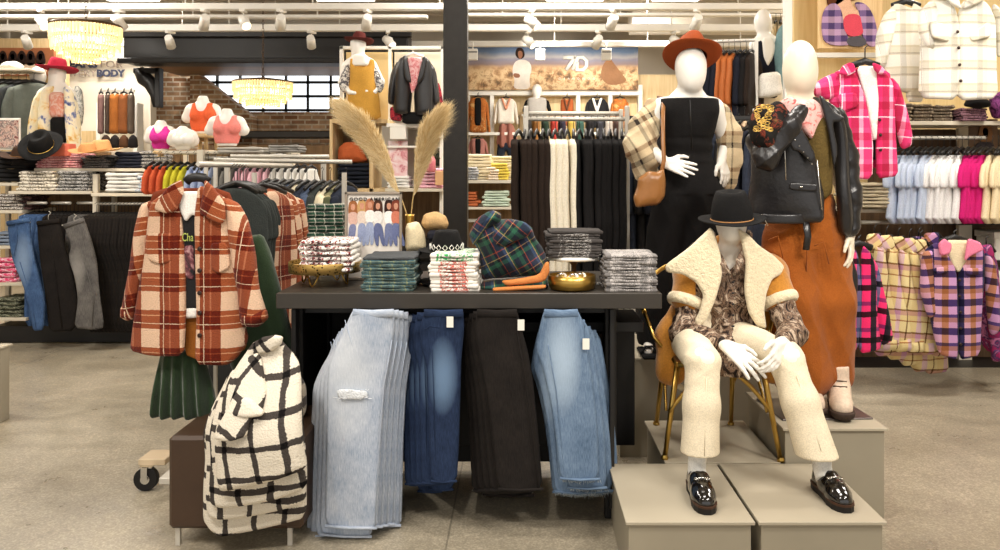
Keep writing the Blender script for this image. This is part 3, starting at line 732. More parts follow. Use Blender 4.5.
    lap = slab([(712, 226), (702, 236), (690, 248), (668, 266), (668, 274), (684, 275), (697, 283), (704, 296), (700, 312), (695, 322), (700, 330), (708, 318), (716, 298), (722, 276), (721, 255)], 3.63, .032, bow=.06, cx=.93, pillow=.2, fold=(5, .004, 10, .4))
    lap2 = slab([(738, 228), (748, 234), (760, 246), (776, 256), (789, 268), (784, 276), (774, 280), (768, 292), (765, 310), (768, 330), (757, 326), (748, 312), (744, 290), (746, 262), (742, 246)], 3.63, .032, bow=.06, cx=.97, pillow=.2, fold=(8, .004, 10, -.4))
    part('coat_collar', joinnm(lap, lap2), sh, t, 'broad cream shearling collar and lapels')
    ed = MB().tube([P(660, 364, 3.80), P(663, 373, 3.79), P(672, 383, 3.79), P(684, 389, 3.80)], .014, 8).tube([P(668, 340, 3.8), P(661, 352, 3.79), P(659, 366, 3.79)], .008, 8)
    part('coat_trim', ed, sh, t)
    for a in (al, ar): so = MB(); so.tube([a+Vector((0, 0, .075)), a+Vector((0, 0, .03)), a+Vector((0, 0, -.02)), a+Vector((0, -.03, -.055))], [.036, .035, .037, .034], 16); part('sock', so, WHITE_S, t)
    return al, ar
al, ar = seated()
loafer((P(694, 466, 3.33).x, 3.32), (P(707, 513, 3.05).x, 3.045), .25, 'loafer', 'black patent loafer on the seated mannequin foot nearer the hanging jeans')
loafer((P(820, 466, 3.30).x, 3.32), (P(847, 510, 3.06).x, 3.06), .25, 'loafer', 'black patent loafer on the seated mannequin foot nearer the open aisle')
# ---- hats
def hat(name, c, rb, rc, hc, mat, band, label, tilt=(0, 0, 0), curl=.02, group=None, dent=.018, n=40, fx=.86, droop=0.0, bandcol=True):
    t = thing(name, label, 'hat', c, group=group); t.rotation_euler = tilt
    def brim(p):
        r = math.hypot(p.x, p.y); k = max(0, (r-rc)/(rb-rc)); return Vector((p.x, p.y, p.z+curl*k*k*(abs(p.x)/max(r, .01))**2*2.0-droop*k*k*(p.y/max(r, .01))**2))
    m = MB().lathe([(rc*.9, .0), (rc, .002), (rc+(rb-rc)*.33, .0), (rc+(rb-rc)*.66, .0), (rb, .002), (rb+.002, .0045), (rb, .007), (rc+(rb-rc)*.5, .006), (rc*1.0, .008)], (0, 0, 0), n, 0, fx, 1, brim)
    part('brim', m, mat, t, world=False)
    def cr(p):
        k = max(0, min(1, (p.z-hc*.45)/(hc*.5))); r = math.hypot(p.x/fx, p.y)/rc
        x = p.x*(1-.12*k); pin = math.exp(-((p.y+rc*.55)/(rc*.45))**2)*k*.22; x *= 1-pin
        return Vector((x, p.y, p.z-dent*max(0, 1-r*1.25)*k*1.6))
    m = MB().lathe([(rc*1.0, .004), (rc*.975, hc*.3), (rc*.93, hc*.6), (rc*.87, hc*.84), (rc*.80, hc*.94), (rc*.68, hc*.99), (rc*.5, hc), (rc*.25, hc*.97), (.001, hc*.95)], (0, 0, 0), n, 0, fx, 1, cr)
    part('crown', m, mat, t, world=False)
    if band:
        part('hat_band', MB().lathe([(rc*1.0, .008), (rc*1.03, .01), (rc*1.02, .028 if bandcol else .012), (rc*.98, .03 if bandcol else .014)], (0, 0, 0), n, 0, fx, 1), band, t, world=False)
    return t
FELTK = fabric('black_felt', (20, 19, 19), .1, 12, .25, 240, .9, .0); FELTB = fabric('cognac_felt', (150, 68, 28), .1, 10, .2, 240, .85, .0)
hat('fedora_hat', tuple(P(732, 221, 3.70)), .172, .108, .142, FELTK, plain('tan_cord', (158, 112, 66), .6), 'black felt fedora with thin tan cord on the seated mannequin', (.10, -.06, 0), .012, bandcol=False)
hat('fedora_hat', tuple(P(692, 57, 4.52)), .185, .104, .13, FELTB, plain('brown_band', (104, 44, 20), .7), 'wide cognac brown felt hat on the mannequin in the black jumpsuit', (-.40, .08, 0), .02)
# ============ standing mannequin in the black jumpsuit
def standing_black():
    D = 4.55; z = .53
    t = thing('mannequin', 'white faceless mannequin standing in a strapless black jumpsuit', 'mannequin', (.95, D, z))
    hd = P(691, 70, D-.04); sl, sr = P(661, 108, D), P(714, 108, D)
    f = Field((.6, 4.1, .52), (1.35, 4.85, 2.32), .0075)
    head(f, hd, .086, .10, .135); f.cone(hd+Vector((0, .02, -.07)), P(689, 104, D+.02), .052, .056, .03)
    f.cone(P(667, 108, D), P(709, 108, D), .058, .058, .05); f.cone(P(688, 104, D+.01), P(688, 126, D), .10, .125, .05, ((0, 1, 0), 1.35)); f.cone(P(688, 126, D), P(688, 152, D), .125, .105, .05, ((0, 1, 0), 1.25)); f.cone(P(688, 152, D), P(689, 190, D), .105, .16, .05, ((0, 1, 0), 1.3))
    for hx, kx, axx in ((674, 660, 649), (702, 694, 690)): f.cone(P(hx, 196, D), P(kx, 270, D-.02), .09, .058, .03); f.cone(P(kx, 270, D-.02), P(axx, 340, D-.02), .056, .034, .03); f.cone(P(axx, 343, D-.02), P(axx-1, 352, D-.16), .032, .022, .02)
    el, wl = P(640, 140, D-.0), P(667, 163, D-.14); er, wr = P(727, 143, D+.02), P(722, 160, D-.02)
    f.chain([sl, el], [.055, .042], .03); f.chain([el, wl], [.040, .026], .02); f.chain([sr, er], [.055, .040], .03); f.chain([er, wr], [.038, .026], .02)
    ha = hand(wl, P(684, 168, D-.21)-wl, Vector((-.1, -1, .15)), Vector((.1, 0, 1)), .17, (.10, .15, .1), .22, .0042, fore=wl+(el-wl)*.2)
    hb = hand(wr, P(728, 184, D-.06)-wr, Vector((.6, -.8, 0)), Vector((-.8, -.4, 0)), .16, (.3, .4, .3), .12, .0042, fore=wr+(er-wr)*.2)
    part('body', joinnm(f.mb(), ha, hb), M_MANNE, t)
    bk = fabric('black_crepe', (17, 15, 15), .1, 8, .4, 220, .85, .0)
    j = Field((.6, 4.25, .56), (1.4, 4.85, 1.95), .0075)
    j.cone(P(688, 106, D), P(688, 126, D), .130, .140, .05, ((0, 1, 0), 1.25)); j.cone(P(674, 112, D-.03), P(703, 112, D-.03), .085, .085, .05); j.cone(P(672, 104, D), P(705, 104, D), .075, .075, .04); j.cone(P(688, 126, D), P(688, 152, D), .14, .118, .04, ((0, 1, 0), 1.15)); j.cone(P(688, 152, D), P(689, 194, D), .120, .185, .05, ((0, 1, 0), 1.3))
    j.cone(P(672, 200, D), P(660, 280, D), .12, .105, .04); j.cone(P(660, 280, D), P(655, 336, D), .105, .105, .04); j.cone(P(702, 200, D), P(700, 280, D), .13, .115, .04); j.cone(P(700, 280, D), P(702, 340, D), .115, .11, .04)
    j.half(P(688, 99, D), (0, 0, 1)); j.disp(lambda X, Y, Z: crease(.014, 15, 22, [(1, .4, .05), (1, -.3, -.05)])(X, Y, Z)*(Z < 1.4)+.004*np.sin(70*Z+8*X)*(abs(Z-1.64) < .07))
    part('jumpsuit', j.mb(), bk, t)
    part('bodice_seam', MB().tube([P(690, 100, D-.19), P(691, 126, D-.185), P(692, 150, D-.13)], .003, 6), plain('black_cord', (14, 13, 13), .5), t)
    pl = plaid('tan_black_plaid', [(0, (206, 184, 148)), (.3, (58, 50, 44)), (.42, (206, 184, 148)), (.55, (140, 108, 76)), (.68, (214, 196, 162)), (.84, (58, 50, 44)), (.9, (206, 184, 148))],
               [(0, (212, 192, 158)), (.25, (54, 47, 42)), (.4, (206, 184, 148)), (.6, (134, 100, 70)), (.72, (214, 196, 162))], .17, .2, .004)
    s = Field((.5, 4.2, 1.3), (1.4, 4.85, 2.0), .0075)
    s.chain([P(654, 108, D+.02), P(644, 128, D), P(640, 146, D-.02), P(652, 158, D-.06)], [.062, .085, .088, .062], .03); s.chain([P(640, 146, D), P(646, 172, D+.02)], [.075, .075], .04)
    s.disp(crease(.014, 7, 30, [(1, .3, .8), (-.6, .3, 1)])); a = s.mb(.5)
    s = Field((.9, 4.2, 1.25), (1.5, 4.95, 2.0), .0075)
    s.chain([P(720, 112, D+.03), P(729, 134, D+.03), P(730, 158, D+.03), P(727, 182, D+.04)], [.058, .07, .068, .06], .03); s.disp(crease(.012, 8, 30, [(1, .3, .5), (-.5, .3, 1)]))
    part('shirt_sleeve', a, pl, t, 'tan and black plaid shirt slipped off the shoulder'); part('shirt_sleeve', s.mb(), pl, t, 'tan and black plaid shirt slipped off the shoulder')
    sd = MB()
    for x in (648,): 
        c = P(x, 357, D-.12); sd.box((c.x, c.y, z+.012), (.09, .25, .02), .008); sd.tube([Vector((c.x-.045, c.y-.04, z+.02)), Vector((c.x-.02, c.y-.04, z+.055)), Vector((c.x+.02, c.y-.04, z+.055)), Vector((c.x+.045, c.y-.04, z+.02))], [(.02, .005)]*4, 8)
    part('sandal', sd, FELTK, t)
    # tan bag with strap
    tb = plain('tan_leather', (138, 92, 48), .34, 0, .4, .14, 9, .2)
    b = thing('handbag', 'tan leather shoulder bag hanging from the black jumpsuit mannequin', 'bag', tuple(P(650, 190, D-.2)))
    f = slab([(638, 178), (648, 171), (657, 172), (664, 168), (666, 182), (665, 197), (658, 205), (646, 206), (636, 208), (633, 198), (637, 187)], D-.2, .085, pillow=.7, fold=(17, .012, 26, .3), h=.006)
    part('bag_body', f, tb, b)
    part('strap', MB().tube([P(664, 98, D-.02), P(663, 112, D-.13), P(663, 140, D-.17), P(664, 160, D-.19), P(660, 180, D-.2)], [(.012, .004)]*5, 8, up=(0, -1, 0)).tube([P(664, 98, D-.02), P(659, 96, D+.05), P(655, 120, D+.12), P(650, 160, D+.1), P(646, 180, D-.1)], [(.012, .004)]*5, 8), tb, b)
standing_black()
# ============ standing mannequin in rust trousers and leather jacket
def standing_rust():
    D = 3.95; z = .40
    t = thing('mannequin', 'cream faceless mannequin in wide rust trousers with a leather jacket', 'mannequin', (1.36, D, z))
    f = Field((.95, 3.55, .39), (1.75, 4.3, 2.3), .0075); hd = P(800, 68, D)
    f.ell(hd, (.080, .098, .134), .02); f.ell(hd+Vector((0, -.01, -.05)), (.066, .08, .09), .03); f.cone(hd+Vector((0, .01, -.08)), P(801, 112, D+.02), .05, .054, .03)
    f.cone(P(772, 122, D+.02), P(826, 120, D+.02), .06, .06, .04); f.cone(P(800, 118, D+.02), P(800, 145, D), .11, .125, .05, ((0, 1, 0), 1.3)); f.cone(P(800, 145, D), P(802, 190, D), .12, .10, .05, ((0, 1, 0), 1.2)); f.cone(P(802, 190, D), P(802, 225, D), .11, .15, .05, ((0, 1, 0), 1.3))
    f.chain([P(786, 232, D), P(795, 310, D-.05), P(808, 384, D-.05)], [.09, .06, .036], .03); f.chain([P(818, 232, D), P(830, 310, D-.02), P(838, 380, D-.04)], [.09, .06, .036], .03)
    f.chain([P(828, 124, D), P(842, 180, D), P(850, 232, D-.05)], [.05, .04, .026], .02)
    ha = hand(P(850, 234, D-.05), Vector((-.02, -.25, -1)), Vector((.8, -.5, 0)), Vector((-.6, -.7, 0)), .17, (.2, .3, .25), .12, .004, fore=P(849, 226, D-.05))
    part('body', joinnm(f.mb(), ha), M_MANNE2, t)
    ru = fabric('rust_corduroy', (152, 82, 26), .14, 6, .4, 190, .9, .1)
    p = Field((1.05, 3.6, .42), (1.7, 4.3, 1.42), .0072)
    p.cone(P(804, 205, D), P(806, 232, D), .15, .165, .04, ((0, 1, 0), 1.25)); p.chain([P(788, 238, D), P(792, 300, D-.04), P(803, 372, D-.05)], [.125, .128, .145], .05); p.chain([P(824, 238, D+.02), P(830, 300, D-.02), P(833, 372, D+.0)], [.118, .115, .105], .05)
    _c1 = crease(.012, 10, 20, [(1, .5, .12), (1, -.5, -.15)]); _c2 = crease(.008, 11, 34, [(.5, .2, 1), (-.6, .2, 1)])
    p.disp(lambda X, Y, Z: _c1(X, Y, Z)+_c2(X, Y, Z)*(Z > 1.15)); p.half((0, 0, .455), (0, 0, -1))
    part('trousers', p.mb(), ru, t, 'rust orange wide leg trousers')
    dp = MB()
    for px, py in ((776, 262), (822, 268)): dp.tube([P(px-8, py-22, D-.145), P(px+2, py-26, D-.155), P(px+7, py-4, D-.16)], [.003]*3, 6)
    dp.tube([P(805, 230, D-.17), P(807, 250, D-.165), P(806, 275, D-.13)], .003, 6)
    part('pocket_seam', dp, ru, t)
    ol = fabric('olive_knit', (96, 78, 40), .2, 22, .6, 130)
    part('olive_top', slab([(802, 122), (814, 112), (829, 120), (836, 150), (836, 192), (824, 200), (806, 202), (800, 160)], D-.13, .06, bow=.05, fold=(3, .005, 14, .1)), ol, t)
    pk = blotch('pink_scarf', [(.35, (206, 96, 92)), (.45, (236, 176, 168)), (.58, (238, 190, 182)), (.66, (196, 92, 90))], 26, 1.0)
    sc = slab([(783, 100), (792, 96), (803, 104), (812, 98), (822, 104), (828, 116), (818, 126), (812, 140), (804, 132), (796, 122), (784, 112)], D-.16, .05, bow=.05, fold=(9, .012, 22, .6))
    part('scarf', sc, pk, t, 'pink paisley neck scarf')
    # draped leather jacket
    lk = plain('black_leather', (30, 28, 29), .30, 0, .55, .14, 10, .45, 60)
    j = thing('leather_jacket', 'black leather biker jacket draped on the mannequin in rust trousers', 'jacket', tuple(P(800, 170, D-.1)))
    a = slab([(783, 112), (794, 122), (806, 136), (815, 154), (820, 176), (824, 196), (822, 222), (800, 224), (780, 222), (768, 226), (754, 222), (754, 206), (758, 180), (758, 150), (762, 124), (770, 112)], D-.17, .07, bow=.12, cx=1.36, fold=(21, .026, 18, .3), rot=0)
    b = slab([(818, 94), (826, 98), (838, 108), (846, 124), (850, 146), (853, 180), (858, 206), (860, 230), (850, 238), (840, 232), (836, 200), (836, 160), (834, 132), (826, 112)], D-.12, .09, bow=.08, fold=(22, .024, 18, .1))
    part('body', joinnm(a, b), lk, j)
    s = Field((1.0, 3.55, 1.4), (1.5, 4.1, 1.95), .0065); s.chain([P(778, 118, D-.12), P(761, 142, D-.18), P(766, 158, D-.24), P(790, 126, D-.27), P(800, 112, D-.24)], [.06, .062, .055, .045, .04], .03); s.disp(crease(.009, 5, 42, [(1, .3, .8), (-.8, .3, 1)]))
    part('sleeve', s.mb(), lk, j)
    s = Field((1.35, 3.6, 1.15), (1.85, 4.2, 1.9), .0065); s.chain([P(836, 118, D-.08), P(846, 158, D-.06), P(851, 196, D-.07), P(851, 228, D-.08)], [.052, .056, .05, .043], .03); s.disp(crease(.008, 6, 40, [(.4, .2, 1), (-.5, .2, 1)]))
    part('sleeve', s.mb(), lk, j)
    lp = slab([(783, 104), (790, 112), (804, 132), (816, 156), (811, 164), (800, 152), (792, 150), (783, 128), (779, 112)], D-.225, .02, fold=(4, .004, 10, .4)); lq = slab([(818, 94), (824, 98), (834, 112), (845, 118), (840, 122), (832, 122), (838, 150), (834, 170), (828, 130)], D-.17, .02, fold=(6, .004, 10, .4))
    part('lapel', joinnm(lp, lq), lk, j)
    pkf = slab([(789, 182), (817, 184), (817, 192), (789, 190)], D-.215, .014); bl = slab([(756, 214), (822, 214), (822, 224), (756, 224)], D-.2, .02, bow=.06); part('pocket_flap', pkf, lk, j); part('belt', bl, lk, j)
    hw = MB(); c = P(801, 187, D-.228); part('snap_button', MB().lathe([(0, -.004), (.008, -.003), (.008, .003), (0, .004)], tuple(c), 10), M_CHROME, j)
    for (a0, b0) in (((784, 132), (786, 180)), ((817, 160), (822, 210)), ((762, 214), (768, 226))): hw = MB(); hw.tube([P(a0[0], a0[1], D-.225), P(b0[0], b0[1], D-.225)], .0028, 6); part('zip', hw, M_CHROME, j)
    for k in range(5): part('stud', MB().lathe([(0, -.003), (.005, 0), (0, .003)], tuple(P(795+k*4.2, 140+k*6, D-.24)), 8), M_CHROME, j)
    part('belt_strap', MB().tube([P(806, 222, D-.19), P(808, 236, D-.19), P(806, 250, D-.185)], [(.016, .004)]*3, 8, up=(0, -1, 0)), lk, j)
    # floral tote bag piled on the arm
    g = thing('handbag', 'dark floral bag with gold chain on the arm of the leather jacket mannequin', 'bag', tuple(P(765, 130, D-.2)))
    f = Field((.95, 3.4, 1.5), (1.35, 4.0, 1.95), .006); f.cone(P(764, 118, D-.26), P(764, 134, D-.26), .062, .07, .03, ((0, 1, 0), 1.3)); f.cone(P(776, 112, D-.26), P(776, 122, D-.26), .045, .05, .03, ((0, 1, 0), 1.3)); f.disp(lambda X, Y, Z: .005*np.sin(60*X+50*Z))
    part('bag_body', f.mb(), blotch('dark_floral', [(.0, (18, 16, 16)), (.56, (30, 27, 24)), (.6, (130, 54, 38)), (.63, (40, 34, 26)), (.68, (120, 84, 50))], 24, .6), g)
    ch = MB()
    for k in range(30):
        a = k*.55; c = P(762+7*math.cos(a*1.3)+k*.1, 118+12*math.sin(a*.8), D-.36); ch.tube([c+Vector((.011*math.cos(q), -.002, .007*math.sin(q))) for q in np.linspace(0, 2*PI, 9)[:-1]], .0026, 5, closed=True)
    part('gold_chain', ch, M_GOLD, g)
    return t
standing_rust()
def boot(heel, toe, z, label):
    heel, toe = Vector((heel[0], heel[1], z)), Vector((toe[0], toe[1], z)); d = (toe-heel).normalized(); s = Vector((d.y, -d.x, 0)); L = (toe-heel).length
    t = thing('lace_up_boot', label, 'boot', tuple(heel.lerp(toe, .5)))
    q = lambda u, v, zz: heel+d*L*u+s*v+Vector((0, 0, zz))
    f = Field((min(heel.x, toe.x)-.09, min(heel.y, toe.y)-.09, z+.0), (max(heel.x, toe.x)+.09, max(heel.y, toe.y)+.09, z+.24), .005)
    f.cone(q(.2, 0, .05), q(.8, 0, .045), .042, .046, .02); f.cone(q(.25, 0, .06), q(.22, 0, .19), .046, .046, .03); f.cone(q(.25, 0, .09), q(.6, 0, .055), .046, .044, .03); f.half((0, 0, z+.03), (0, 0, -1)); f.half((0, 0, z+.2), (0, 0, 1))
    part('upper', f.mb(), fabric('blush_leather', (214, 192, 170), .06, 8, .15, 100, .5), t)
    f = Field((min(heel.x, toe.x)-.09, min(heel.y, toe.y)-.09, z-.02), (max(heel.x, toe.x)+.09, max(heel.y, toe.y)+.09, z+.06), .005)
    f.cone(q(.16, 0, .03), q(.86, 0, .03), .05, .054, .02, ((0, 0, 1), 1.4)); f.half((0, 0, z+.036), (0, 0, 1)); f.half((0, 0, z), (0, 0, -1)); f.disp(lambda X, Y, Z: .003*np.sin(220*X)*np.sin(220*Y)*(Z < z+.02))
    part('lug_sole', f.mb(), plain('dark_lug_sole', (58, 44, 36), .7), t)
    m = MB()
    for k in range(4): m.tube([q(.36+.07*k, -.03, .135-.02*k), q(.42+.07*k, 0, .14-.022*k), q(.36+.07*k, .03, .135-.02*k)], .0035, 6)
    part('laces', m, plain('brown_lace', (70, 52, 40), .8), t)
boot((P(838, 388, 3.95).x-.01, 3.93), (P(840, 414, 3.7).x, 3.66), .408, 'blush lace up boot on the taller plinth, the front one of the pair')
boot((P(806, 405, 3.95).x, 3.95), (P(817, 415, 3.72).x, 3.72), .408, 'blush lace up boot half hidden behind the cream trouser hem')
# ================================================================ FOLDED STACKS
FOLD = {}
def foldmesh(w, d, t, seed=0, h=.007, rnd_edge=.5):
    k = (round(w, 3), round(d, 3), round(t, 4), seed, h)
    if k in FOLD: return FOLD[k]
    hz = min(h, t*.24); f = Field((-w/2-.03, -d/2-.03, -t*.35), (w/2+.03, d/2+.03, t*1.45), hz)
    r = random.Random(seed*7+3)
    f.rbox((0, 0, t/2), (w/2, d/2, t*.49), t*.46, 0)
    a = [r.uniform(0, 6) for _ in range(4)]; g = t*.09
    f.disp(lambda X, Y, Z: g*np.sin(21*X+8*Y+a[0])*.6+g*np.sin(9*X-17*Y+a[1])*.6+.002*np.sin(34*Y+a[2])*(np.abs(X) > w*.4)+.002*np.sin(40*X+a[3])*(Y < -d*.35))
    if t > .02: f.disp(lambda X, Y, Z: .002*np.cos((Z/t-.5)*6*PI)*(Y < -d*.42))
    me = f.mb(uvax=(0, 2), uvy=.8).mesh('folded_cloth'); FOLD[k] = me; return me
def stack(px, D, ytop, ybot, wpx, depth, n, mats, name, what, where, cat, group, fanx=.0, seed=1, h=None, taper=.0, z0=None, jx=.006):
    """n folded garments one on another; bottom front edge seen at ybot, top at ytop"""
    zb = Z_(ybot, D) if z0 is None else z0; zt = Z_(ytop, D); t = (zt-zb)/n; w = wpx*D/F; r = random.Random(seed*31+n); x = X_(px, D)
    hh = h or max(.006, D*.0016); out = []
    for i in range(n):
        k = (i+seed) % 3; me = foldmesh(w*(1-taper*i/max(1, n-1)), depth, t*.97, k, hh)
        mt = mats[i % len(mats)] if callable(mats) is False else mats(i)
        nm = name if isinstance(name, str) else name[i % len(name)]
        lab = ('topmost' if i == n-1 else 'bottom' if i == 0 else ORD[n-1-i]+'-from-top') + ' ' + (what if isinstance(what, str) else what[i % len(what)]) + ' in the stack ' + where
        if not me.materials: me.materials.append(mt)
        o = bpy.data.objects.new(nm, me); COL.objects.link(o); o.material_slots[0].link = 'OBJECT'; o.material_slots[0].material = mt
        o.location = (x+r.uniform(-jx, jx)+fanx*i, D+depth/2+r.uniform(-.004, .004), zb+i*t); o.rotation_euler = (0, 0, r.uniform(-.03, .03))
        tag(o, lab, cat, group); out.append(o)
    return out
# ================================================================ THE TABLE
TZ = 1.0125; TX0, TX1 = X_(276, 3.45), X_(662, 3.45)
t = thing('display_table', 'long dark grey display table carrying stacks above the hanging jeans', 'table', ((TX0+TX1)/2, 3.83, 0))
M_TOP = plain('dark_table_top', (54, 49, 43), .42, .1, .45, .1, 5)
part('tabletop', MB().box(((TX0+TX1)/2, 3.83, TZ-.034), (TX1-TX0, .76, .066), .003), M_TOP, t)
for x in (TX0+.05, TX1-.20):
    for y in (3.62, 4.13): part('leg', MB().box((x, y, (TZ-.068)/2), (.05, .05, TZ-.07), .003), M_BLACK, t)
part('hanging_rail', MB().box(((TX0+TX1)/2-.07, 3.62, .915), (TX1-TX0-.30, .03, .03), .003), M_BLACK, t)
part('back_panel', MB().box(((TX0+TX1)/2-.07, 4.17, .5), (TX1-TX0-.28, .02, .9), .002), M_BLACK, t)  # black sheet added as a dark backdrop below the tabletop
for x in (TX0+.05, TX1-.20): part('end_panel', MB().box((x, 3.835, .5), (.02, .60, .86), .002), M_BLACK, t)
t = thing('nesting_table', 'low black nesting table hidden behind the hanging jeans', 'table', (-.15, 3.98, 0))
part('top', MB().box((-.1, 3.98, .80), (1.35, .34, .05), .004), M_BLACK, t)
part('back_panel', MB().box((-.1, 4.12, .46), (1.35, .03, .62), .004), M_BLACK, t)
for x in (-.74, -.13, .40): part('leg', MB().box((x, 3.86, .385), (.06, .06, .77), .004), m_wood('dark_leg_wood', (52, 38, 26), (84, 62, 42)), t)
# ================================================================ JEANS
def jeans(outline, D, T, mat, seed, label, group, piv, seams, hem, band, tagx=None, rip=None, fray=False, stitch=(190, 160, 110)):
    t = thing('jeans', label, 'jeans', tuple(P(piv[0], piv[1], D)), group=group)
    part('legs', slab(outline, D, T, bow=.02, fold=(seed, .008, 15, .03), it=1, h=.0048), mat, t)
    y0 = D-T/2-.003
    st = plain('denim_stitch_%d_%d_%d' % stitch, stitch, .8)
    for sm in seams: part('seam', MB().tube([P(x, y, y0+.004) for x, y in sm], .0019, 5), mat, t)
    hx = [P(x, y, D-T/2+.004) for x, y in hem]
    part('hem', MB().tube(hx, [(.006, .008)]*len(hx), 8, up=(0, -1, 0)), mat, t)
    bx = [P(x, y, D-T/2+.006) for x, y in band]
    part('waistband', MB().tube(bx, [(.017, .009)]*len(bx), 10, up=(0, -1, 0)), mat, t)
    if fray:
        m = MB(); r = random.Random(seed)
        for k in range(70):
            u = r.random()*(len(hem)-1); i = int(u); a = P(*hem[i], D).lerp(P(*hem[i+1], D), u-i)+Vector((0, -T/2+r.random()*T, 0)); m.tube([a, a+Vector((r.uniform(-.006, .006), 0, -r.uniform(.006, .018)))], .0009, 3)
        part('frayed_edge', m, fabric('fray_thread', (196, 206, 214), .05), t)
    if rip:
        part('rip', slab(rip, D-T/2-.004, .008, r=.003), fabric('rip_threads', (226, 230, 234), .06, bump=.8), t)
        m = MB(); r = random.Random(5); xs = [q[0] for q in rip]; ys = [q[1] for q in rip]
        for k in range(46):
            x = r.uniform(min(xs), max(xs)); y = r.choice((min(ys)+2, max(ys)-2)); a = P(x, y, D-T/2-.008); m.tube([a, a+Vector((r.uniform(-.02, .02), -.002, r.uniform(-.008, .008)))], .0011, 3)
        part('loose_threads', m, fabric('fray_white', (238, 240, 242), .05), t)
    if tagx: part('swing_tag', MB().box(tuple(P(tagx[0], tagx[1], D-T/2-.008)), (.028, .002, .045)), M_WHITE, t)
    return t
def fan(root, offs, what, group, where):
    n = len(offs); D0 = root.location[1]
    tags = [c for c in root.children if c.name.startswith(('swing_tag', 'loose_threads', 'rip'))]
    for c in tags: c.parent = None
    for i, (dx, dy, dz, ry) in enumerate(offs):
        l = root.location; side = 'left' if dx < 0 else 'right'
        dup(root, (l[0]*(D0+dy)/D0+dx*(D0+dy)/F, l[1]+dy, l[2]+min(dz, 0)), rot=(0, ry, 0), label='%s, %s layer behind the front pair, fanned %s, %s' % (what, ORD[i], side, where), group=group)
    for c in tags: c.parent = root
dn_l = denim('light_wash', (136, 152, 176), (204, 210, 220), ((345-PX)*3.37/F, Z_(375, 3.37), .55, (226, 230, 234)), (.13, .3))
j = jeans([(353, 310), (394, 310), (394, 333), (391, 352), (385, 385), (381, 440), (379, 490), (377, 530), (350, 530), (324, 527), (325, 470), (326, 410), (327, 368), (334, 350), (343, 334), (348, 320)], 3.37, .03, dn_l, 11,
    'pale light wash jeans with a ripped knee, front pair of the leftmost hanging stack', 'light wash jeans hung under the table', (370, 304),
    [[(392, 340), (384, 385), (379, 450), (375, 526)], [(345, 320), (352, 345), (358, 352)]], [(325, 526), (350, 528), (377, 528)], [(353, 313), (372, 314), (394, 313)],
    rip=[(336, 391), (342, 389), (358, 390), (367, 391), (368, 396), (360, 400), (346, 399), (338, 397)])
fan(j, [(-4, .034, -.05, .006), (5, .036, -.01, -.004), (-8, .068, -.075, .012), (10, .07, -.02, -.008), (-12, .102, -.10, .018), (15, .104, -.03, -.014), (-15, .136, -.12, .024), (20, .138, -.05, -.02)], 'light wash jeans', 'light wash jeans hung under the table', 'leftmost stack')
dn_d = denim('dark_wash', (20, 30, 52), (44, 60, 90), ((443-PX)*3.42/F, Z_(375, 3.42), .7, (118, 146, 178)), (.065, .17))
j = jeans([(424, 310), (463, 310), (464, 330), (461, 360), (460, 400), (459, 440), (457, 483), (431, 483), (429, 440), (427, 400), (426, 365), (420, 345), (419, 330)], 3.42, .03, dn_d, 12,
    'dark blue jeans with faded thigh, front pair of the second hanging stack', 'dark blue jeans hung under the table', (443, 304),
    [[(432, 350), (434, 400), (436, 478)], [(424, 330), (430, 326), (440, 328)]], [(431, 481), (444, 482), (457, 481)], [(424, 313), (444, 314), (463, 313)], tagx=(450, 322))
fan(j, [(-7, .034, -.02, .012), (-12, .068, -.035, .016), (-17, .102, -.05, .022), (-22, .136, -.065, .028), (-3, .17, -.10, .0), (-12, .2, -.12, .012)], 'dark blue jeans', 'dark blue jeans hung under the table', 'second stack')
dn_k = denim('black_denim', (20, 17, 16), (40, 35, 32))
j = jeans([(477, 310), (517, 310), (522, 330), (528, 352), (533, 380), (538, 430), (543, 491), (520, 492), (498, 491), (492, 440), (486, 390), (478, 355), (474, 330)], 3.42, .03, dn_k, 13,
    'black jeans, front pair of the third hanging stack', 'black jeans hung under the table', (497, 304),
    [[(517, 330), (524, 370), (532, 430), (538, 488)]], [(498, 489), (520, 490), (543, 489)], [(477, 313), (497, 314), (517, 313)], tagx=(521, 325), stitch=(60, 50, 44))
fan(j, [(-4, .034, -.016, .02), (-8, .068, -.03, .032), (-12, .102, -.045, .045), (-15, .136, -.06, .06), (-3, .17, -.09, .02), (-8, .2, -.10, .04)], 'black jeans', 'black jeans hung under the table', 'third stack')
dn_m = denim('mid_wash', (76, 98, 126), (126, 148, 174), ((562-PX)*3.40/F, Z_(360, 3.40), .7, (186, 206, 226)), (.085, .24))
j = jeans([(544, 310), (578, 310), (583, 322), (588, 350), (594, 390), (598, 430), (600, 480), (580, 481), (560, 479), (556, 440), (550, 400), (543, 370), (536, 352), (539, 330)], 3.40, .03, dn_m, 14,
    'mid blue faded jeans, front pair of the rightmost hanging stack', 'mid blue jeans hung under the table', (562, 304),
    [[(548, 345), (556, 390), (560, 430), (564, 474)]], [(560, 478), (580, 480), (600, 479)], [(544, 313), (562, 314), (578, 313)], tagx=(586, 344), fray=True)
fan(j, [(7, .034, -.05, -.004), (-4, .068, -.08, .006), (13, .102, -.09, -.008), (-6, .136, -.11, .01), (19, .17, -.12, -.014), (5, .2, -.14, -.006)], 'mid blue jeans', 'mid blue jeans hung under the table', 'rightmost stack')
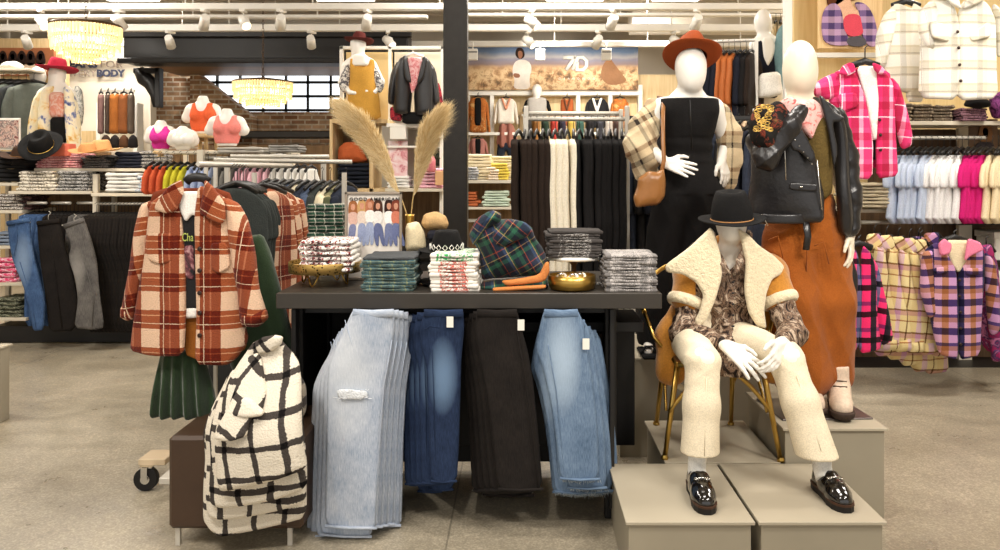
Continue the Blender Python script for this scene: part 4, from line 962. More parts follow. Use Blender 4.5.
# ================================================================ STACKS AND PROPS ON THE TABLE
teal = plaid('teal_plaid', [(0, (70, 98, 104)), (.3, (150, 150, 96)), (.4, (58, 84, 96)), (.7, (40, 60, 70))], [(0, (76, 110, 116)), (.4, (128, 140, 104)), (.55, (48, 72, 84)), (.85, (160, 160, 120))], .05, .012, .002)
grey_t = fabric('slate_tee', (72, 74, 76), .12, 12)
stack(388, 3.5, 257, 292, 52, .27, 10, lambda i: grey_t if i == 9 else teal, ['folded_shirt'], ['teal plaid folded shirt']*9+['slate grey folded tee'], 'beside the framed poster', 'folded shirt', 'teal plaid shirts stacked on the table', seed=2)
def tee_print(name, base, cols, zone=.06, sc=60):
    if name in MC: return MC[name]
    t = NT(name); sx = t.n('ShaderNodeSeparateXYZ', {'Vector': t.obj()})
    nz = t.noise(t.obj(), sc, 3, .6, 1.0); c = t.ramp(nz, [(p, lin(k)) for p, k in cols], 'CONSTANT')
    m = t.math('MULTIPLY', t.math('LESS_THAN', t.math('ABSOLUTE', sx.outputs[0]), zone), 1.0)
    t.bump(t.noise(t.obj(), 60, 3), .3, .005)
    t.base(t.mix(m, lin(base), c), .9, 0, .2); MC[name] = t.m; return t.m
wt_r = tee_print('white_tee_red_print', (234, 228, 218), [(0, (234, 228, 218)), (.46, (196, 84, 70)), (.56, (234, 220, 208)), (.64, (150, 60, 60))])
wt_g = tee_print('white_tee_green_print', (236, 231, 222), [(0, (236, 231, 222)), (.5, (60, 160, 90)), (.58, (236, 231, 222)), (.68, (210, 90, 80))], .08, 40)
stack(454, 3.5, 254, 292, 48, .27, 10, lambda i: wt_g if i > 7 else wt_r, 'folded_tee', 'white printed tee', 'beside the plaid pile', 'folded tee', 'white printed tees on the table', seed=3)
gm = tee_print('grey_tee_print', (118, 114, 112), [(0, (118, 114, 112)), (.45, (178, 172, 168)), (.56, (90, 86, 84)), (.64, (200, 196, 192))], .09, 55)
ch = tee_print('charcoal_tee_print', (66, 62, 60), [(0, (66, 62, 60)), (.5, (150, 146, 142)), (.58, (52, 48, 46))], .07, 60)
chp = fabric('charcoal_tee', (60, 56, 54), .15, 12)
stack(631, 3.5, 255, 292, 52, .27, 12, [gm], 'folded_tee', 'light grey printed tee', 'at the table end near the mannequins', 'folded tee', 'light grey tees on the table end', seed=4)
# round tray on hairpin legs
def tray(name, c, r, h, leg, label, mat, rimh=.045):
    t = thing(name, label, 'tray', c)
    part('tray_base', MB().lathe([(0, 0), (r*.98, 0), (r*.98, .006), (0, .006)], (0, 0, h), 40), mat, t, world=False)
    tt = NT('pierced_gold') if 'pierced_gold' not in MC else None
    if tt:
        v = tt.n('ShaderNodeTexVoronoi', {'Vector': tt.obj(), 'Scale': 75.0}).outputs['Distance']; tt.bump(v, .3, .004)
        tt.base(tt.mix(tt.ramp(v, [(.25, G(1)), (.35, G(0))], 'LINEAR'), lin((190, 156, 90)), lin((60, 44, 20))), .35, .8); MC['pierced_gold'] = tt.m
    part('pierced_rim', MB().lathe([(r*.99, 0), (r, 0), (r*1.01, rimh), (r*.995, rimh+.003), (r*.985, rimh), (r*.98, 0)], (0, 0, h), 48), MC['pierced_gold'], t, world=False)
    for k in range(4):
        a = PI/4+k*PI/2+.5; p = Vector((math.cos(a), math.sin(a), 0)); q = Vector((-p.y, p.x, 0))
        part('leg', MB().tube([p*r*.62+q*.03+Vector((0, 0, h)), p*r*.68+q*.01+Vector((0, 0, .012)), p*r*.70+Vector((0, 0, .004)), p*r*.68-q*.01+Vector((0, 0, .012)), p*r*.62-q*.03+Vector((0, 0, h))], .0035, 6), mat, t, world=False)
    return t
c = P(325, 284, 3.72); tray('footed_tray', (c.x, 3.72, TZ), .16, .058, 0, 'round pierced gold tray on hairpin legs holding white tees', M_GOLD)
stack(325, 3.60, 240, 266, 52, .22, 6, lambda i: tee_print('white_tee_black_print', (238, 234, 226), [(0, (238, 234, 226)), (.5, (60, 30, 34)), (.56, (180, 60, 60)), (.6, (238, 234, 226)), (.66, (50, 50, 56))], .11, 48), 'folded_tee', 'white tee with dark print', 'on the round gold tray', 'folded tee', 'white tees on the round gold tray', seed=5, z0=TZ+.066)
c = P(325, 262, 4.0); tray('footed_tray', (c.x, 4.02, TZ), .13, .11, 0, 'smaller pierced gold tray behind, holding green plaid shirts', M_GOLD, .05)
gp = plaid('green_plaid', [(0, (30, 62, 44)), (.4, (210, 206, 190)), (.5, (24, 40, 34))], [(0, (34, 70, 50)), (.5, (20, 34, 30)), (.8, (206, 200, 186))], .045, .016, .002)
stack(325, 3.93, 204, 229, 36, .18, 7, [gp], 'folded_shirt', 'green plaid folded shirt', 'on the smaller gold tray', 'folded shirt', 'green plaid shirts on the smaller tray', seed=6, z0=TZ+.118)
# framed poster
def poster():
    D = 3.86; t = thing('framed_poster', 'grey framed poster of women in jeans standing on the table', 'poster', (X_(373.5, D), D, TZ))
    x0, x1, z0, z1 = X_(345, D), X_(402, D), TZ, Z_(192, D); fm = plain('greige_frame', (142, 130, 116), .5)
    m = MB(); xc = (x0+x1)/2; zc = (z0+z1)/2
    m.box((xc, D, z1-.006), (x1-x0, .018, .012), .002); m.box((xc, D, z0+.006), (x1-x0, .018, .012), .002); m.box((x0+.006, D, zc), (.012, .018, z1-z0), .002); m.box((x1-.006, D, zc), (.012, .018, z1-z0), .002)
    part('frame', m, fm, t)
    pr = part('print', MB().box((xc, D+.004, zc), (x1-x0-.02, .004, z1-z0-.02)), plain('poster_paper', (226, 218, 208), .6, var=.02), t)
    def sub(name, poly, col, dd=0): 
        o = part(name, MB().prism(XZ(smooth_poly(poly, 2), D), D-.0006-dd, D+.002), fabric('poster_%d_%d_%d' % col, col, .08), pr); return o
    sk = (196, 142, 116); jn = (120, 128, 158)
    for i, (hx, hy, hair, top, leg, lx) in enumerate([(353, 207, (150, 96, 60), (206, 170, 156), (118, 124, 156), -2), (362, 206, (190, 150, 100), (214, 196, 182), (140, 150, 180), 0), (370, 205, (170, 110, 80), (232, 226, 220), (150, 160, 188), 0), (378, 206, (70, 44, 34), (226, 220, 214), (96, 104, 140), 2), (389, 206, (50, 30, 26), (236, 230, 226), (110, 118, 152), 0), (396, 206, (120, 60, 44), (200, 120, 96), (104, 112, 148), 3)]):
        e = i*.0004
        sub('hair', [(hx-4, hy-5), (hx, hy-7), (hx+4, hy-5), (hx+5, hy+4), (hx+4, hy+9), (hx-4, hy+9), (hx-5, hy+3)], hair, e)
        sub('face', [(hx-2, hy-3), (hx+2, hy-3), (hx+2.2, hy+2), (hx, hy+4), (hx-2.2, hy+2)], sk, e+.0004)
        sub('top', [(hx-4, hy+5), (hx+4, hy+5), (hx+5, hy+12), (hx+3.4, hy+18), (hx-3.4, hy+18), (hx-5, hy+12)], top, e+.0006)
        sub('jeans', [(hx-3.6, hy+17), (hx+3.6, hy+17), (hx+4+lx, hy+30), (hx+3.4+lx*2, hy+40), (hx+lx*2, hy+40), (hx+.5, hy+26), (hx-1+lx, hy+40), (hx-4.2+lx, hy+40), (hx-4.4, hy+28)], leg, e+.0008)
    return t, D
def text(s, name, loc, size, mat, parent=None, sx=1.0, ext=.001, space=1.0, bold=0.0, label=None):
    cu = bpy.data.curves.new(name, 'FONT'); cu.body = s; cu.size = size; cu.extrude = ext; cu.offset = bold; cu.space_character = space; cu.align_x = 'LEFT'; cu.resolution_u = 3
    tmp = bpy.data.objects.new(name, cu); COL.objects.link(tmp)
    dg = bpy.context.evaluated_depsgraph_get(); me = bpy.data.meshes.new_from_object(tmp.evaluated_get(dg)); bpy.data.objects.remove(tmp)
    xs = [v.co.x for v in me.vertices]
    o = link(name, me, mat, parent); off = wpos(parent) if parent else Vector((0, 0, 0)); o.location = Vector(loc)-off; o.rotation_euler = (PI/2, 0, 0); o.scale = (sx, 1, 1)
    return o, (max(xs)-min(xs))
def textfit(s, name, x0, x1, z, y, size, mat, parent, **kw):
    o, w = text(s, name, (x0, y, z), size, mat, parent, **kw); o.scale = ((x1-x0)/w, 1, 1); return o
pt, D = poster()
textfit('GOOD AMERICAN', 'lettering', X_(349.5, D), X_(399, D), Z_(200.6, D), D-.002, .021, M_BLACK, pt, space=1.25, bold=.0004)
# hats beside the vase
aztec = NT('hat_band_pattern'); sxx = aztec.n('ShaderNodeTexChecker', {'Vector': aztec.obj(), 'Scale': 55.0, 'Color1': lin((24, 22, 22)), 'Color2': lin((220, 216, 208))}); aztec.base(sxx.outputs[0], .9)
bz = TZ+.002
c = P(447, 262, 3.72)
hat('fedora_hat', (c.x, 3.74, bz), .15, .083, .09, FELTK, None, 'black felt hat at the bottom of the hat stack on the table', curl=.008, group='black hats stacked on the table')
hat('fedora_hat', (c.x-.01, 3.735, bz+.095), .15, .083, .075, FELTK, None, 'black felt hat in the middle of the hat stack', curl=.008, group='black hats stacked on the table', dent=.004)
hat('fedora_hat', (c.x-.002, 3.73, bz+.142), .15, .083, .105, FELTK, None, 'black felt hat with diamond patterned band topping the hat stack', curl=.008)
top = [o for o in bpy.data.objects if o.get('label', '').startswith('black felt hat with diamond')][0]
m = MB()
for k in range(16):
    a = 2*PI*k/16; p = Vector((.0845*math.cos(a)*.87, .0855*math.sin(a), .026)); u = Vector((-math.sin(a), math.cos(a), 0))*.011; w = Vector((0, 0, .013)); o = p.normalized()*.002
    for s1, s2 in (((1), (.45)),):
        m.tube([p+o+u, p+o+w, p+o-u, p+o-w], .0022, 4, closed=True)
part('hat_band', m, M_WHITE, top, 'row of white outlined diamonds', world=False)
solo('straw_bag', slab([(405, 224), (418, 221), (424, 232), (426, 248), (420, 252), (405, 252)], 3.92, .10, bow=.02, fold=(31, .006, 14, .2)), fabric('cream_canvas', (222, 206, 170), .06), 'cream soft bag with dark line standing behind the black hats', 'bag')
stack(440, 3.92, 230, 262, 26, .12, 4, [fabric('navy_fold', (34, 34, 42))], 'folded_scarf', 'dark folded scarf', 'below the camel cap', 'scarf', 'dark scarves under the camel cap', seed=9, z0=TZ)
solo('flat_cap', slab([(424, 214), (436, 211), (446, 216), (449, 224), (446, 230), (426, 230), (421, 224)], 3.98, .10, fold=(33, .006, 12, .4)), fabric('camel_felt', (196, 160, 112), .1), 'cream and camel cap behind the black hat stack', 'cap')
# vase and pampas grass
c = P(409, 262, 4.0); vz = TZ
v = thing('vase', 'tall slim gold vase holding pampas grass on the table', 'vase', (c.x, 4.03, vz))
part('vase_body', MB().lathe([(0, .0), (.035, .0), (.037, .004), (.032, .02), (.02, .05), (.017, .1), (.019, .2), (.023, .29), (.024, .30), (.019, .298), (.014, .2)], (0, 0, 0), 24), M_GOLD, v, world=False)
def pampas(base, mid, tip, wid, label, seed, lean):
    r = random.Random(seed); t = thing('pampas_grass', label, 'dried grass', base, group=None); base, mid, tip = Vector(base), Vector(mid), Vector(tip)
    def cv(u): return base*(1-u)**2+mid*2*u*(1-u)+tip*u*u
    part('stalk', MB().tube([cv(i/10) for i in range(11)], [.003-.0015*i/10 for i in range(11)], 5), fabric('straw', (196, 166, 110), .1), t)
    for col, nm, cc in ((0, 'plume', (246, 226, 182)), (1, 'plume', (222, 194, 142))):
        m = MB()
        for k in range(4200):
            u = .22+.78*r.random()**.9; p = cv(u); d = (cv(min(1, u+.02))-cv(u-.02)).normalized(); w = wid*min(1, (u-.18)*1.7)**.8*(1 if u < .84 else max(.3, 1-(u-.84)*3.6))
            a = r.uniform(0, 2*PI); o = Vector((math.cos(a), math.sin(a)*.7, 0)); L = r.uniform(.05, .12); e = p+o*w*r.uniform(.3, 1)+d*L+Vector((lean*.02, 0, -.02*r.random()))
            q = p.lerp(e, .5)+o*w*.18+d*.015; s = Vector((.0009, 0, .0004))
            m.add([p-s, p+s, q+s*1.3, q-s*1.3, e], [(0, 1, 2, 3), (3, 2, 4)], None, True)
        part(nm, m, fabric('pampas_%d' % col, cc, .12, bump=0), t)
pampas((c.x-.004, 4.03, vz+.26), tuple(P(392, 160, 4.0)), tuple(P(352, 112, 4.0)), .115, 'left pampas plume leaning over the framed poster', 3, -1)
pampas((c.x+.004, 4.03, vz+.26), tuple(P(414, 165, 4.0)), tuple(P(436, 118, 4.0)), .10, 'right pampas plume leaning towards the dark column', 4, 1)
# dark plaid shirt jackets heaped
gx = lambda p: [(460+x/3.668, 170+y/3.668) for x, y in p]
dpd = plaid('dark_green_plaid', [(0, (28, 34, 44)), (.22, (40, 84, 64)), (.38, (24, 26, 34)), (.5, (168, 70, 40)), (.53, (34, 44, 62)), (.78, (58, 78, 112)), (.9, (196, 170, 100)), (.93, (40, 84, 60))],
            [(0, (30, 36, 48)), (.25, (44, 92, 70)), (.42, (22, 24, 32)), (.55, (170, 140, 90)), (.58, (36, 40, 60)), (.8, (150, 66, 44)), (.84, (30, 40, 50))], .105, .11, .003, fac=.5, bump=.3)
t = thing('plaid_jacket', 'dark green plaid jacket heaped on the table with orange lining showing', 'jacket', tuple(P(512, 292, 3.68)))
part('body', slab(gx([(40, 260), (60, 210), (110, 190), (200, 180), (262, 205), (276, 250), (305, 290), (325, 340), (300, 385), (200, 395), (110, 400), (80, 410), (75, 360), (70, 300)]), 3.62, .17, bow=.03, bowz=.03, pillow=.6, rot=.5, fold=(41, .034, 26, .9), h=.0055), dpd, t)
part('sleeve', slab(gx([(32, 235), (60, 178), (115, 145), (152, 158), (150, 190), (110, 205), (75, 250), (50, 280)]), 3.60, .12, pillow=.8, rot=-.6, fold=(42, .022, 34, .8), h=.0055), dpd, t)
part('sleeve', slab(gx([(120, 225), (170, 180), (240, 190), (270, 225), (240, 250), (190, 262), (150, 290), (120, 270)]), 3.54, .08, pillow=.8, rot=.9, fold=(43, .022, 34, .6), h=.0055), dpd, t)
ol_ = fabric('orange_lining', (204, 128, 70), .1, 14, .3)
part('lining', slab(gx([(150, 405), (215, 398), (290, 385), (312, 340), (326, 335), (330, 372), (310, 410), (240, 420), (170, 425)]), 3.53, .03, fold=(44, .008, 20, .8)), ol_, t, 'orange lining turned out along the edge')
t = thing('plaid_jacket', 'folded dark plaid jacket lying underneath the heaped green one', 'jacket', tuple(P(510, 292, 3.62)))
part('body', slab(gx([(85, 405), (200, 400), (320, 398), (325, 430), (300, 446), (80, 446), (72, 425)]), 3.62, .2, pillow=.1, rot=.1, h=.006), dpd, t)
part('lining', slab(gx([(118, 432), (180, 428), (250, 424), (318, 420), (312, 436), (180, 445), (122, 447)]), 3.512, .03, fold=(45, .006, 20, 1.2)), ol_, t, 'orange lining edge')
# cake stand, bowl
c = P(574, 262, 3.76)
t = thing('cake_stand', 'white marble cake stand holding charcoal tees', 'stand', (c.x, 3.78, TZ))
part('plate', MB().lathe([(0, .108), (.13, .108), (.137, .112), (.137, .122), (.13, .126), (0, .126)], (0, 0, 0), 44), plain('marble_white', (226, 222, 214), .25, var=.08, scale=14), t, world=False)
part('stem', MB().lathe([(0, 0), (.06, 0), (.06, .006), (.02, .014), (.012, .04), (.012, .08), (.03, .104), (.03, .108)], (0, 0, 0), 24), plain('mango_wood', (112, 78, 46), .5), t, world=False)
stack(574, 3.66, 231, 266, 54, .22, 9, lambda i: chp if i == 8 else ch, 'folded_tee', 'charcoal tee', 'on the white cake stand', 'folded tee', 'charcoal tees on the cake stand', seed=8, z0=TZ+.127, jx=.008)
c = P(572, 292, 3.56)
t = thing('bowl', 'shallow brushed gold bowl with jewellery in front of the cake stand', 'bowl', (c.x, 3.57, TZ))
part('bowl_body', MB().lathe([(0, 0), (.085, 0), (.098, .006), (.104, .03), (.103, .062), (.099, .063), (.097, .03), (.08, .01), (0, .009)], (0, 0, 0), 44), M_GOLD, t, world=False)
for k, (dx, dy, lab) in enumerate([(-.05, -.01, 'silver watch with pale strap lying in the gold bowl, left one'), (.0, -.03, 'silver watch with white dial lying in the middle of the gold bowl'), (.035, .0, 'cream round bead cluster lying in the gold bowl, right side')]):
    w = thing('watch' if k < 2 else 'bead_bracelet', lab, 'watch' if k < 2 else 'bracelet', (c.x+dx, 3.57+dy, TZ+.012))
    part('band', MB().tube([Vector((.022*math.cos(a), .012*math.sin(a), .036+.018*math.sin(a+.6))) for a in np.linspace(0, 2*PI, 15)[:-1]], [(.006, .0025)]*14, 8, closed=True), fabric('strap_%d' % k, [(190, 180, 166), (210, 206, 200), (226, 214, 190)][k], .1), w, world=False)
    part('dial', MB().lathe([(0, .05), (.012, .05), (.013, .054), (.011, .058), (0, .058)], (0, 0, 0), 16), M_CHROME, w, world=False)
# ================================================================ OTTOMAN AND COATS
t = thing('ottoman', 'square brown leather ottoman on thin metal legs under the checked coats', 'ottoman', (X_(236, 3.32), 3.55, 0))
x0, x1 = X_(168, 3.32), X_(303, 3.32)
part('cushion_box', MB().box(((x0+x1)/2, 3.55, .262), (x1-x0, .46, .376), .014), plain('brown_leather', (64, 46, 32), .5, 0, .4, .12, 5, .15), t)
for x in (x0+.03, x1-.06):
    for y in (3.35, 3.75): part('leg', MB().box((x, y, .037), (.018, .018, .074)), M_RAIL, t)
part('base_frame', MB().box(((x0+x1)/2, 3.55, .078), (x1-x0-.03, .42, .012)), M_RAIL, t)
cz = lambda p: [(140+x/2.5, 330+y/2.5) for x, y in p]
bw = NT('black_white_check')
def check():
    t = bw; sx = t.n('ShaderNodeSeparateXYZ', {'Vector': t.uv()}); nn = t.noise(t.uv(), 150, 2); n2 = t.noise(t.uv(), 5, 2)
    wob = t.math('MULTIPLY_ADD', nn, .012, -.006); wo2 = t.math('MULTIPLY_ADD', n2, .06, -.03)
    fu = t.math('FRACT', t.math('DIVIDE', t.math('ADD', t.math('ADD', sx.outputs[0], wob), wo2), .118)); fv = t.math('FRACT', t.math('DIVIDE', t.math('ADD', t.math('SUBTRACT', sx.outputs[1], wob), wo2), .118))
    a = t.math('LESS_THAN', fu, .18); b = t.math('LESS_THAN', fv, .2); s = t.math('ADD', a, b)
    c = t.ramp(t.math('MULTIPLY', s, .5), [(0, lin((228, 218, 200))), (.3, lin((72, 66, 62))), (.8, lin((22, 20, 20)))], 'CONSTANT')
    g = t.ramp(t.noise(t.uv(), 260, 3), [(.3, G(.78)), (.7, G(1.1))]); t.bump(t.noise(t.uv(), 130, 3), .7, .008); t.base(t.mix(1, c, g, 'MULTIPLY'), .95, 0, .1)
check(); bw = bw.m
YC = 3.10
def coatlayer(poly, D, T, rot, seed, label, extra=()):
    lf = lambda X, Z: .16*np.clip((Z-.5)/.3, 0, 1)**1.5
    t = thing('checked_coat', label, 'coat', tuple(P(255, 350, D)), group=None)
    part('body', slab(cz(poly), D, T, bow=.03, rot=rot, fold=(seed, .008, 10, .2), h=.0052, yf=lf), bw, t)
    for nm, pl, dd, r2 in extra: part(nm, slab(cz(pl), D-T/2-dd, .034, rot=r2, bow=.012, fold=(seed+5, .006, 14, .3), h=.0052, yf=lf), bw, t)
    return t
coatlayer([(222, 90), (250, 50), (300, 38), (322, 48), (345, 75), (372, 105), (385, 150), (395, 220), (405, 300), (414, 352), (340, 375), (260, 395), (198, 408), (188, 380), (182, 330), (180, 275), (186, 210), (196, 140)], YC, .07, .12, 51,
    'black and white checked coat lying on top of the ottoman pile', [('sleeve', [(235, 90), (262, 80), (285, 130), (298, 175), (296, 210), (268, 232), (265, 268), (220, 280), (180, 275), (188, 246), (210, 200), (222, 140)], .02, -.55),
    ('collar', [(248, 60), (270, 40), (305, 34), (325, 40), (320, 62), (290, 80), (262, 84)], .012, .7), ('pocket_flap', [(232, 180), (262, 182), (300, 214), (296, 224), (262, 226), (216, 222)], .035, -.2)])
coatlayer([(205, 110), (360, 90), (385, 140), (400, 220), (412, 330), (414, 400), (340, 424), (260, 440), (196, 450), (170, 440), (166, 400), (172, 330), (168, 262), (180, 190)], YC+.055, .05, .06, 52, 'black and white checked coat second from the top of the ottoman pile')
coatlayer([(200, 120), (370, 110), (396, 200), (408, 330), (412, 438), (330, 456), (250, 470), (190, 478), (162, 470), (158, 400), (164, 320), (156, 268), (172, 200)], YC+.10, .05, 0.0, 53, 'black and white checked coat third from the top of the ottoman pile')
coatlayer([(200, 130), (370, 120), (398, 210), (410, 340), (412, 476), (330, 492), (250, 508), (200, 520), (172, 505), (152, 480), (152, 400), (158, 320), (150, 262), (170, 200)], YC+.145, .045, -.06, 54, 'black and white checked coat at the bottom of the ottoman pile',
    [])
t = [o for o in bpy.data.objects if o.name.startswith('checked_coat')]
solo('checked_shawl', slab(cz([(372, 100), (400, 112), (414, 140), (416, 200), (404, 226), (388, 200), (378, 150)]), 3.44, .1, pillow=.9, rot=.8, fold=(57, .012, 24, .4)), plaid('grey_check', [(0, (150, 138, 120)), (.5, (60, 54, 50))], [(0, (176, 164, 146)), (.6, (70, 62, 58))], .07, .07), 'grey checked scarf bunched behind the white coats near the light jeans', 'scarf')
# ================================================================ HUNG GARMENTS SEEN EDGE-ON
HM = {}
def hung_root(key, kind, L, W, T, mat, seed, sleeve=0.0, h=.009, hang=M_BLACK, name='garment', taper=1.0, drop=.03):
    """local frame: hook at origin, garment spreads along local x, hangs down"""
    t = thing(name, '', kind, (0, 0, 0))
    w = W/2
    if kind == 'trousers':
        ol = [(-w, -.10), (w*.9, -.10), (w, -.16), (w*1.02, -.35), (w*.98*taper, -L*.7), (w*.9*taper, -L-.1), (-w*.75, -L-.1), (-w*.95, -L*.6), (-w*1.03, -.3)]
    elif kind == 'jeans':
        ol = [(-w*.8, -.06), (w*.8, -.06), (w*.95, -.2), (w*1.0, -.32), (w*.8, -L*.6), (w*.72, -L-.06), (-w*.5, -L-.06), (-w*.5, -L*.6), (-w*1.0, -.32), (-w*.92, -.2)]
    else:
        ol = [(-.06, -.07), (.06, -.07), (w*.7, -.11), (w, -.17), (w*1.02, -.32), (w*.95, -L*.6), (w*1.0, -L-.08), (-w*1.0, -L-.08), (-w*.95, -L*.6), (-w*1.02, -.32), (-w, -.17), (-w*.7, -.11)]
    ol = [(a, b-drop) for a, b in ol]
    nm = slab(ol, 0, T, h=h, raw=True, fold=(seed, .016, 18, .05), pillow=.35); nm.uvy = 1.0
    part('body', nm, mat, t, world=False)
    if sleeve:
        for sx in (-1, 1):
            p = [(sx*w*.72, -.12), (sx*w*1.0, -.14), (sx*w*1.22, -.14-sleeve*.45), (sx*w*1.26, -.14-sleeve), (sx*w*.92, -.15-sleeve), (sx*w*.82, -.16-sleeve*.5)]
            p = [(a, b-drop) for a, b in p]
            nm = slab(p, -.012 if sleeve > .3 else 0, T*.8, h=h, raw=True, fold=(seed+3, .008, 18, .3), pillow=.5); nm.uvy = 1.0; nm.rot = .15*sx
            part('sleeve', nm, mat, t, world=False)
    m = MB().tube([Vector((.0, 0, -.085)), Vector((0, 0, -.03)), Vector((.0, .0, -.012)), Vector((.018, 0, .004)), Vector((.0, 0, .016)), Vector((-.016, 0, .004))], .0022, 6)
    m.tube([Vector((-w*.75, 0, -.125)), Vector((-w*.4, 0, -.095)), Vector((0, 0, -.075)), Vector((w*.4, 0, -.095)), Vector((w*.75, 0, -.125))], [(.009, .013)]*5, 6)
    part('hanger', m, hang, t, world=False)
    return t
def hang_row(root, n, p0, p1, rz, what, where, group, mats=None, jit=.05, whats=None, side='left', sc=None, cat=None):
    """n copies from p0 to p1 (world points of the hooks); the root becomes the first"""
    r = random.Random(n*13+len(where)); out = []
    for i in range(n):
        u = i/max(1, n-1); p = Vector(p0).lerp(Vector(p1), u); a = rz+r.uniform(-jit, jit); w = whats[i] if whats else what
        lab = '%s %s from the %s %s' % (ORD[i], w, side, where)
        if i == 0: root.location = p; root.rotation_euler = (0, 0, a); root['label'] = lab; root['group'] = group; o = root
        else: o = dup(root, p, a, lab, group)
        if mats:
            for c in o.children:
                if not c.name.startswith('hanger'): remat(c, mats[i])
        if sc: o.scale = (1, 1, sc*(1+r.uniform(-.02, .02)))
        out.append(o)
    return out
def coil(mb, a, b, r=.011, mat=None):
    """perforated square rail drawn as bar with dimples"""
    a, b = Vector(a), Vector(b); d = b-a; L = d.length; d.normalize()
    mb.tube([a, b], [(.012, .014)]*2, 4)
    n = int(L/.03)
    for i in range(n): c = a+d*(i+.5)*L/n; mb.cyl(c+Vector((0, -.0145, 0)), c+Vector((0, -.011, 0)), .005, 6)
# ================================================================ ORANGE PLAID JACKET ON THE RACK END
og = lambda p: [(110+x/2.5, 160+y/2.5) for x, y in p]
orp = plaid('rust_cream_plaid', [(0, (226, 190, 160)), (.50, (144, 72, 44)), (.74, (178, 108, 76)), (.78, (144, 72, 44))], [(0, (255, 255, 255)), (.50, (176, 110, 78)), (.84, (236, 206, 186)), (.87, (176, 110, 78))], .175, .16, .0035,
            mode='MULTIPLY', thin=((232, 206, 176), .010, (.60, .64)), nz=.16, bump=1.0, bscale=190, off=(.052, .03))
MB_ = []
DJ = 3.56
t = thing('plaid_jacket', 'rust and cream plaid fleece jacket on the end of the rolling rack', 'jacket', tuple(P(196, 180, DJ)))
SL = dict(h=.0050)
part('back', slab(og([(110, 70), (290, 70), (320, 150), (315, 300), (300, 470), (60, 470), (75, 300), (80, 150)]), DJ+.05, .05, bow=.03, fold=(61, .006, 10)), fabric('rust_lining', (120, 54, 30)), t)
part('front_panel', slab(og([(172, 62), (140, 78), (95, 108), (86, 190), (78, 260), (60, 340), (44, 430), (38, 482), (100, 492), (184, 490), (190, 400), (190, 260), (180, 140)]), DJ-.04, .05, bow=.05, cx=X_(190, DJ), fold=(62, .007, 10, .05), **SL), orp, t)
part('front_panel', slab(og([(222, 62), (262, 78), (305, 112), (318, 200), (322, 300), (326, 400), (338, 455), (312, 500), (288, 516), (214, 510), (217, 400), (214, 250), (212, 140)]), DJ-.045, .05, bow=.05, cx=X_(196, DJ), fold=(63, .007, 10, -.05), **SL), orp, t)
nm = slab(og([(105, 100), (78, 112), (62, 180), (50, 270), (30, 375), (27, 392), (44, 402), (58, 398), (72, 340), (96, 250), (108, 170)]), DJ+.0, .095, pillow=.8, rot=.16, fold=(64, .008, 14, .2), **SL); part('sleeve', nm, orp, t)
nm = slab(og([(285, 92), (322, 108), (345, 150), (364, 230), (372, 320), (392, 385), (390, 400), (366, 416), (332, 414), (326, 390), (322, 330), (306, 260), (292, 170)]), DJ-.02, .10, pillow=.8, rot=-.14, fold=(65, .008, 14, -.2), **SL); part('sleeve', nm, orp, t)
part('collar', slab(og([(176, 48), (150, 62), (112, 108), (106, 124), (140, 134), (164, 128), (172, 108), (180, 80)]), DJ-.085, .028, rot=.5, bow=.02, **SL), orp, t)
part('collar', slab(og([(236, 48), (258, 66), (284, 108), (286, 150), (276, 162), (246, 146), (220, 134), (226, 100), (232, 78)]), DJ-.085, .028, rot=-.5, bow=.02, **SL), orp, t)
part('chest_pocket', slab(og([(90, 182), (160, 184), (162, 250), (126, 262), (88, 246)]), DJ-.066, .012, bow=.012, pillow=0, **SL), orp, t)
part('chest_pocket', slab(og([(248, 208), (292, 206), (298, 270), (272, 284), (250, 272)]), DJ-.071, .012, bow=.012, pillow=0, **SL), orp, t)
part('cuff', slab(og([(30, 362), (60, 366), (56, 402), (28, 394)]), DJ-.0, .10, pillow=.6, **SL), orp, t); part('cuff', slab(og([(326, 376), (390, 372), (396, 396), (372, 418), (330, 416)]), DJ-.03, .10, pillow=.6, **SL), orp, t)
for y in (222, 276, 332, 382, 438): part('button', MB().lathe([(0, 0), (.009, 0), (.010, .003), (.004, .005), (0, .004)], (0, 0, 0), 14, post=lambda p, y=y: Vector((X_(110+225/2.5, DJ-.07)+p.x, DJ-.073-p.z, Z_(160+y/2.5, DJ-.07)+p.y))), plain('dark_button', (52, 34, 28), .35), t)
part('hanger', MB().tube([P(186, 182, DJ), P(190, 178, DJ), P(197, 177, DJ), P(204, 178, DJ), P(208, 182, DJ)], [(.02, .012)]*5, 8, up=(0, -1, 0)).tube([P(197, 178, DJ), P(197, 172, DJ), P(199, 168, DJ), P(196, 166, DJ)], .003, 6), M_BLACK, t)
t = thing('graphic_tee', 'black graphic tee over a white collared shirt inside the rust plaid jacket', 'tee', tuple(P(196, 200, DJ)))
part('shirt_body', slab(og([(176, 120), (222, 120), (236, 160), (236, 372), (176, 372), (166, 160)]), DJ-.018, .04, fold=(66, .005, 14), **SL), fabric('washed_black', (38, 37, 38), .1), t)
part('white_collar', slab(og([(172, 78), (236, 78), (232, 112), (226, 146), (206, 136), (190, 156), (174, 124)]), DJ-.045, .022, **SL), fabric('white_poplin', (238, 234, 226), .04), t)
part('white_hem', slab(og([(184, 368), (222, 368), (222, 394), (186, 396)]), DJ-.02, .03, **SL), fabric('white_poplin', (238, 234, 226), .04), t)
textfit('Cha', 'lettering', X_(187, DJ), X_(198, DJ), Z_(240, DJ), DJ-.054, .05, plain('lime_print', (176, 190, 96), .7), t)
part('print_panel', slab(og([(184, 214), (210, 212), (212, 300), (188, 296)]), DJ-.040, .008, **SL), blotch('faded_rose_print', [(.4, (40, 38, 40)), (.52, (120, 70, 76)), (.62, (190, 150, 150)), (.7, (40, 38, 40))], 22, 1), t)
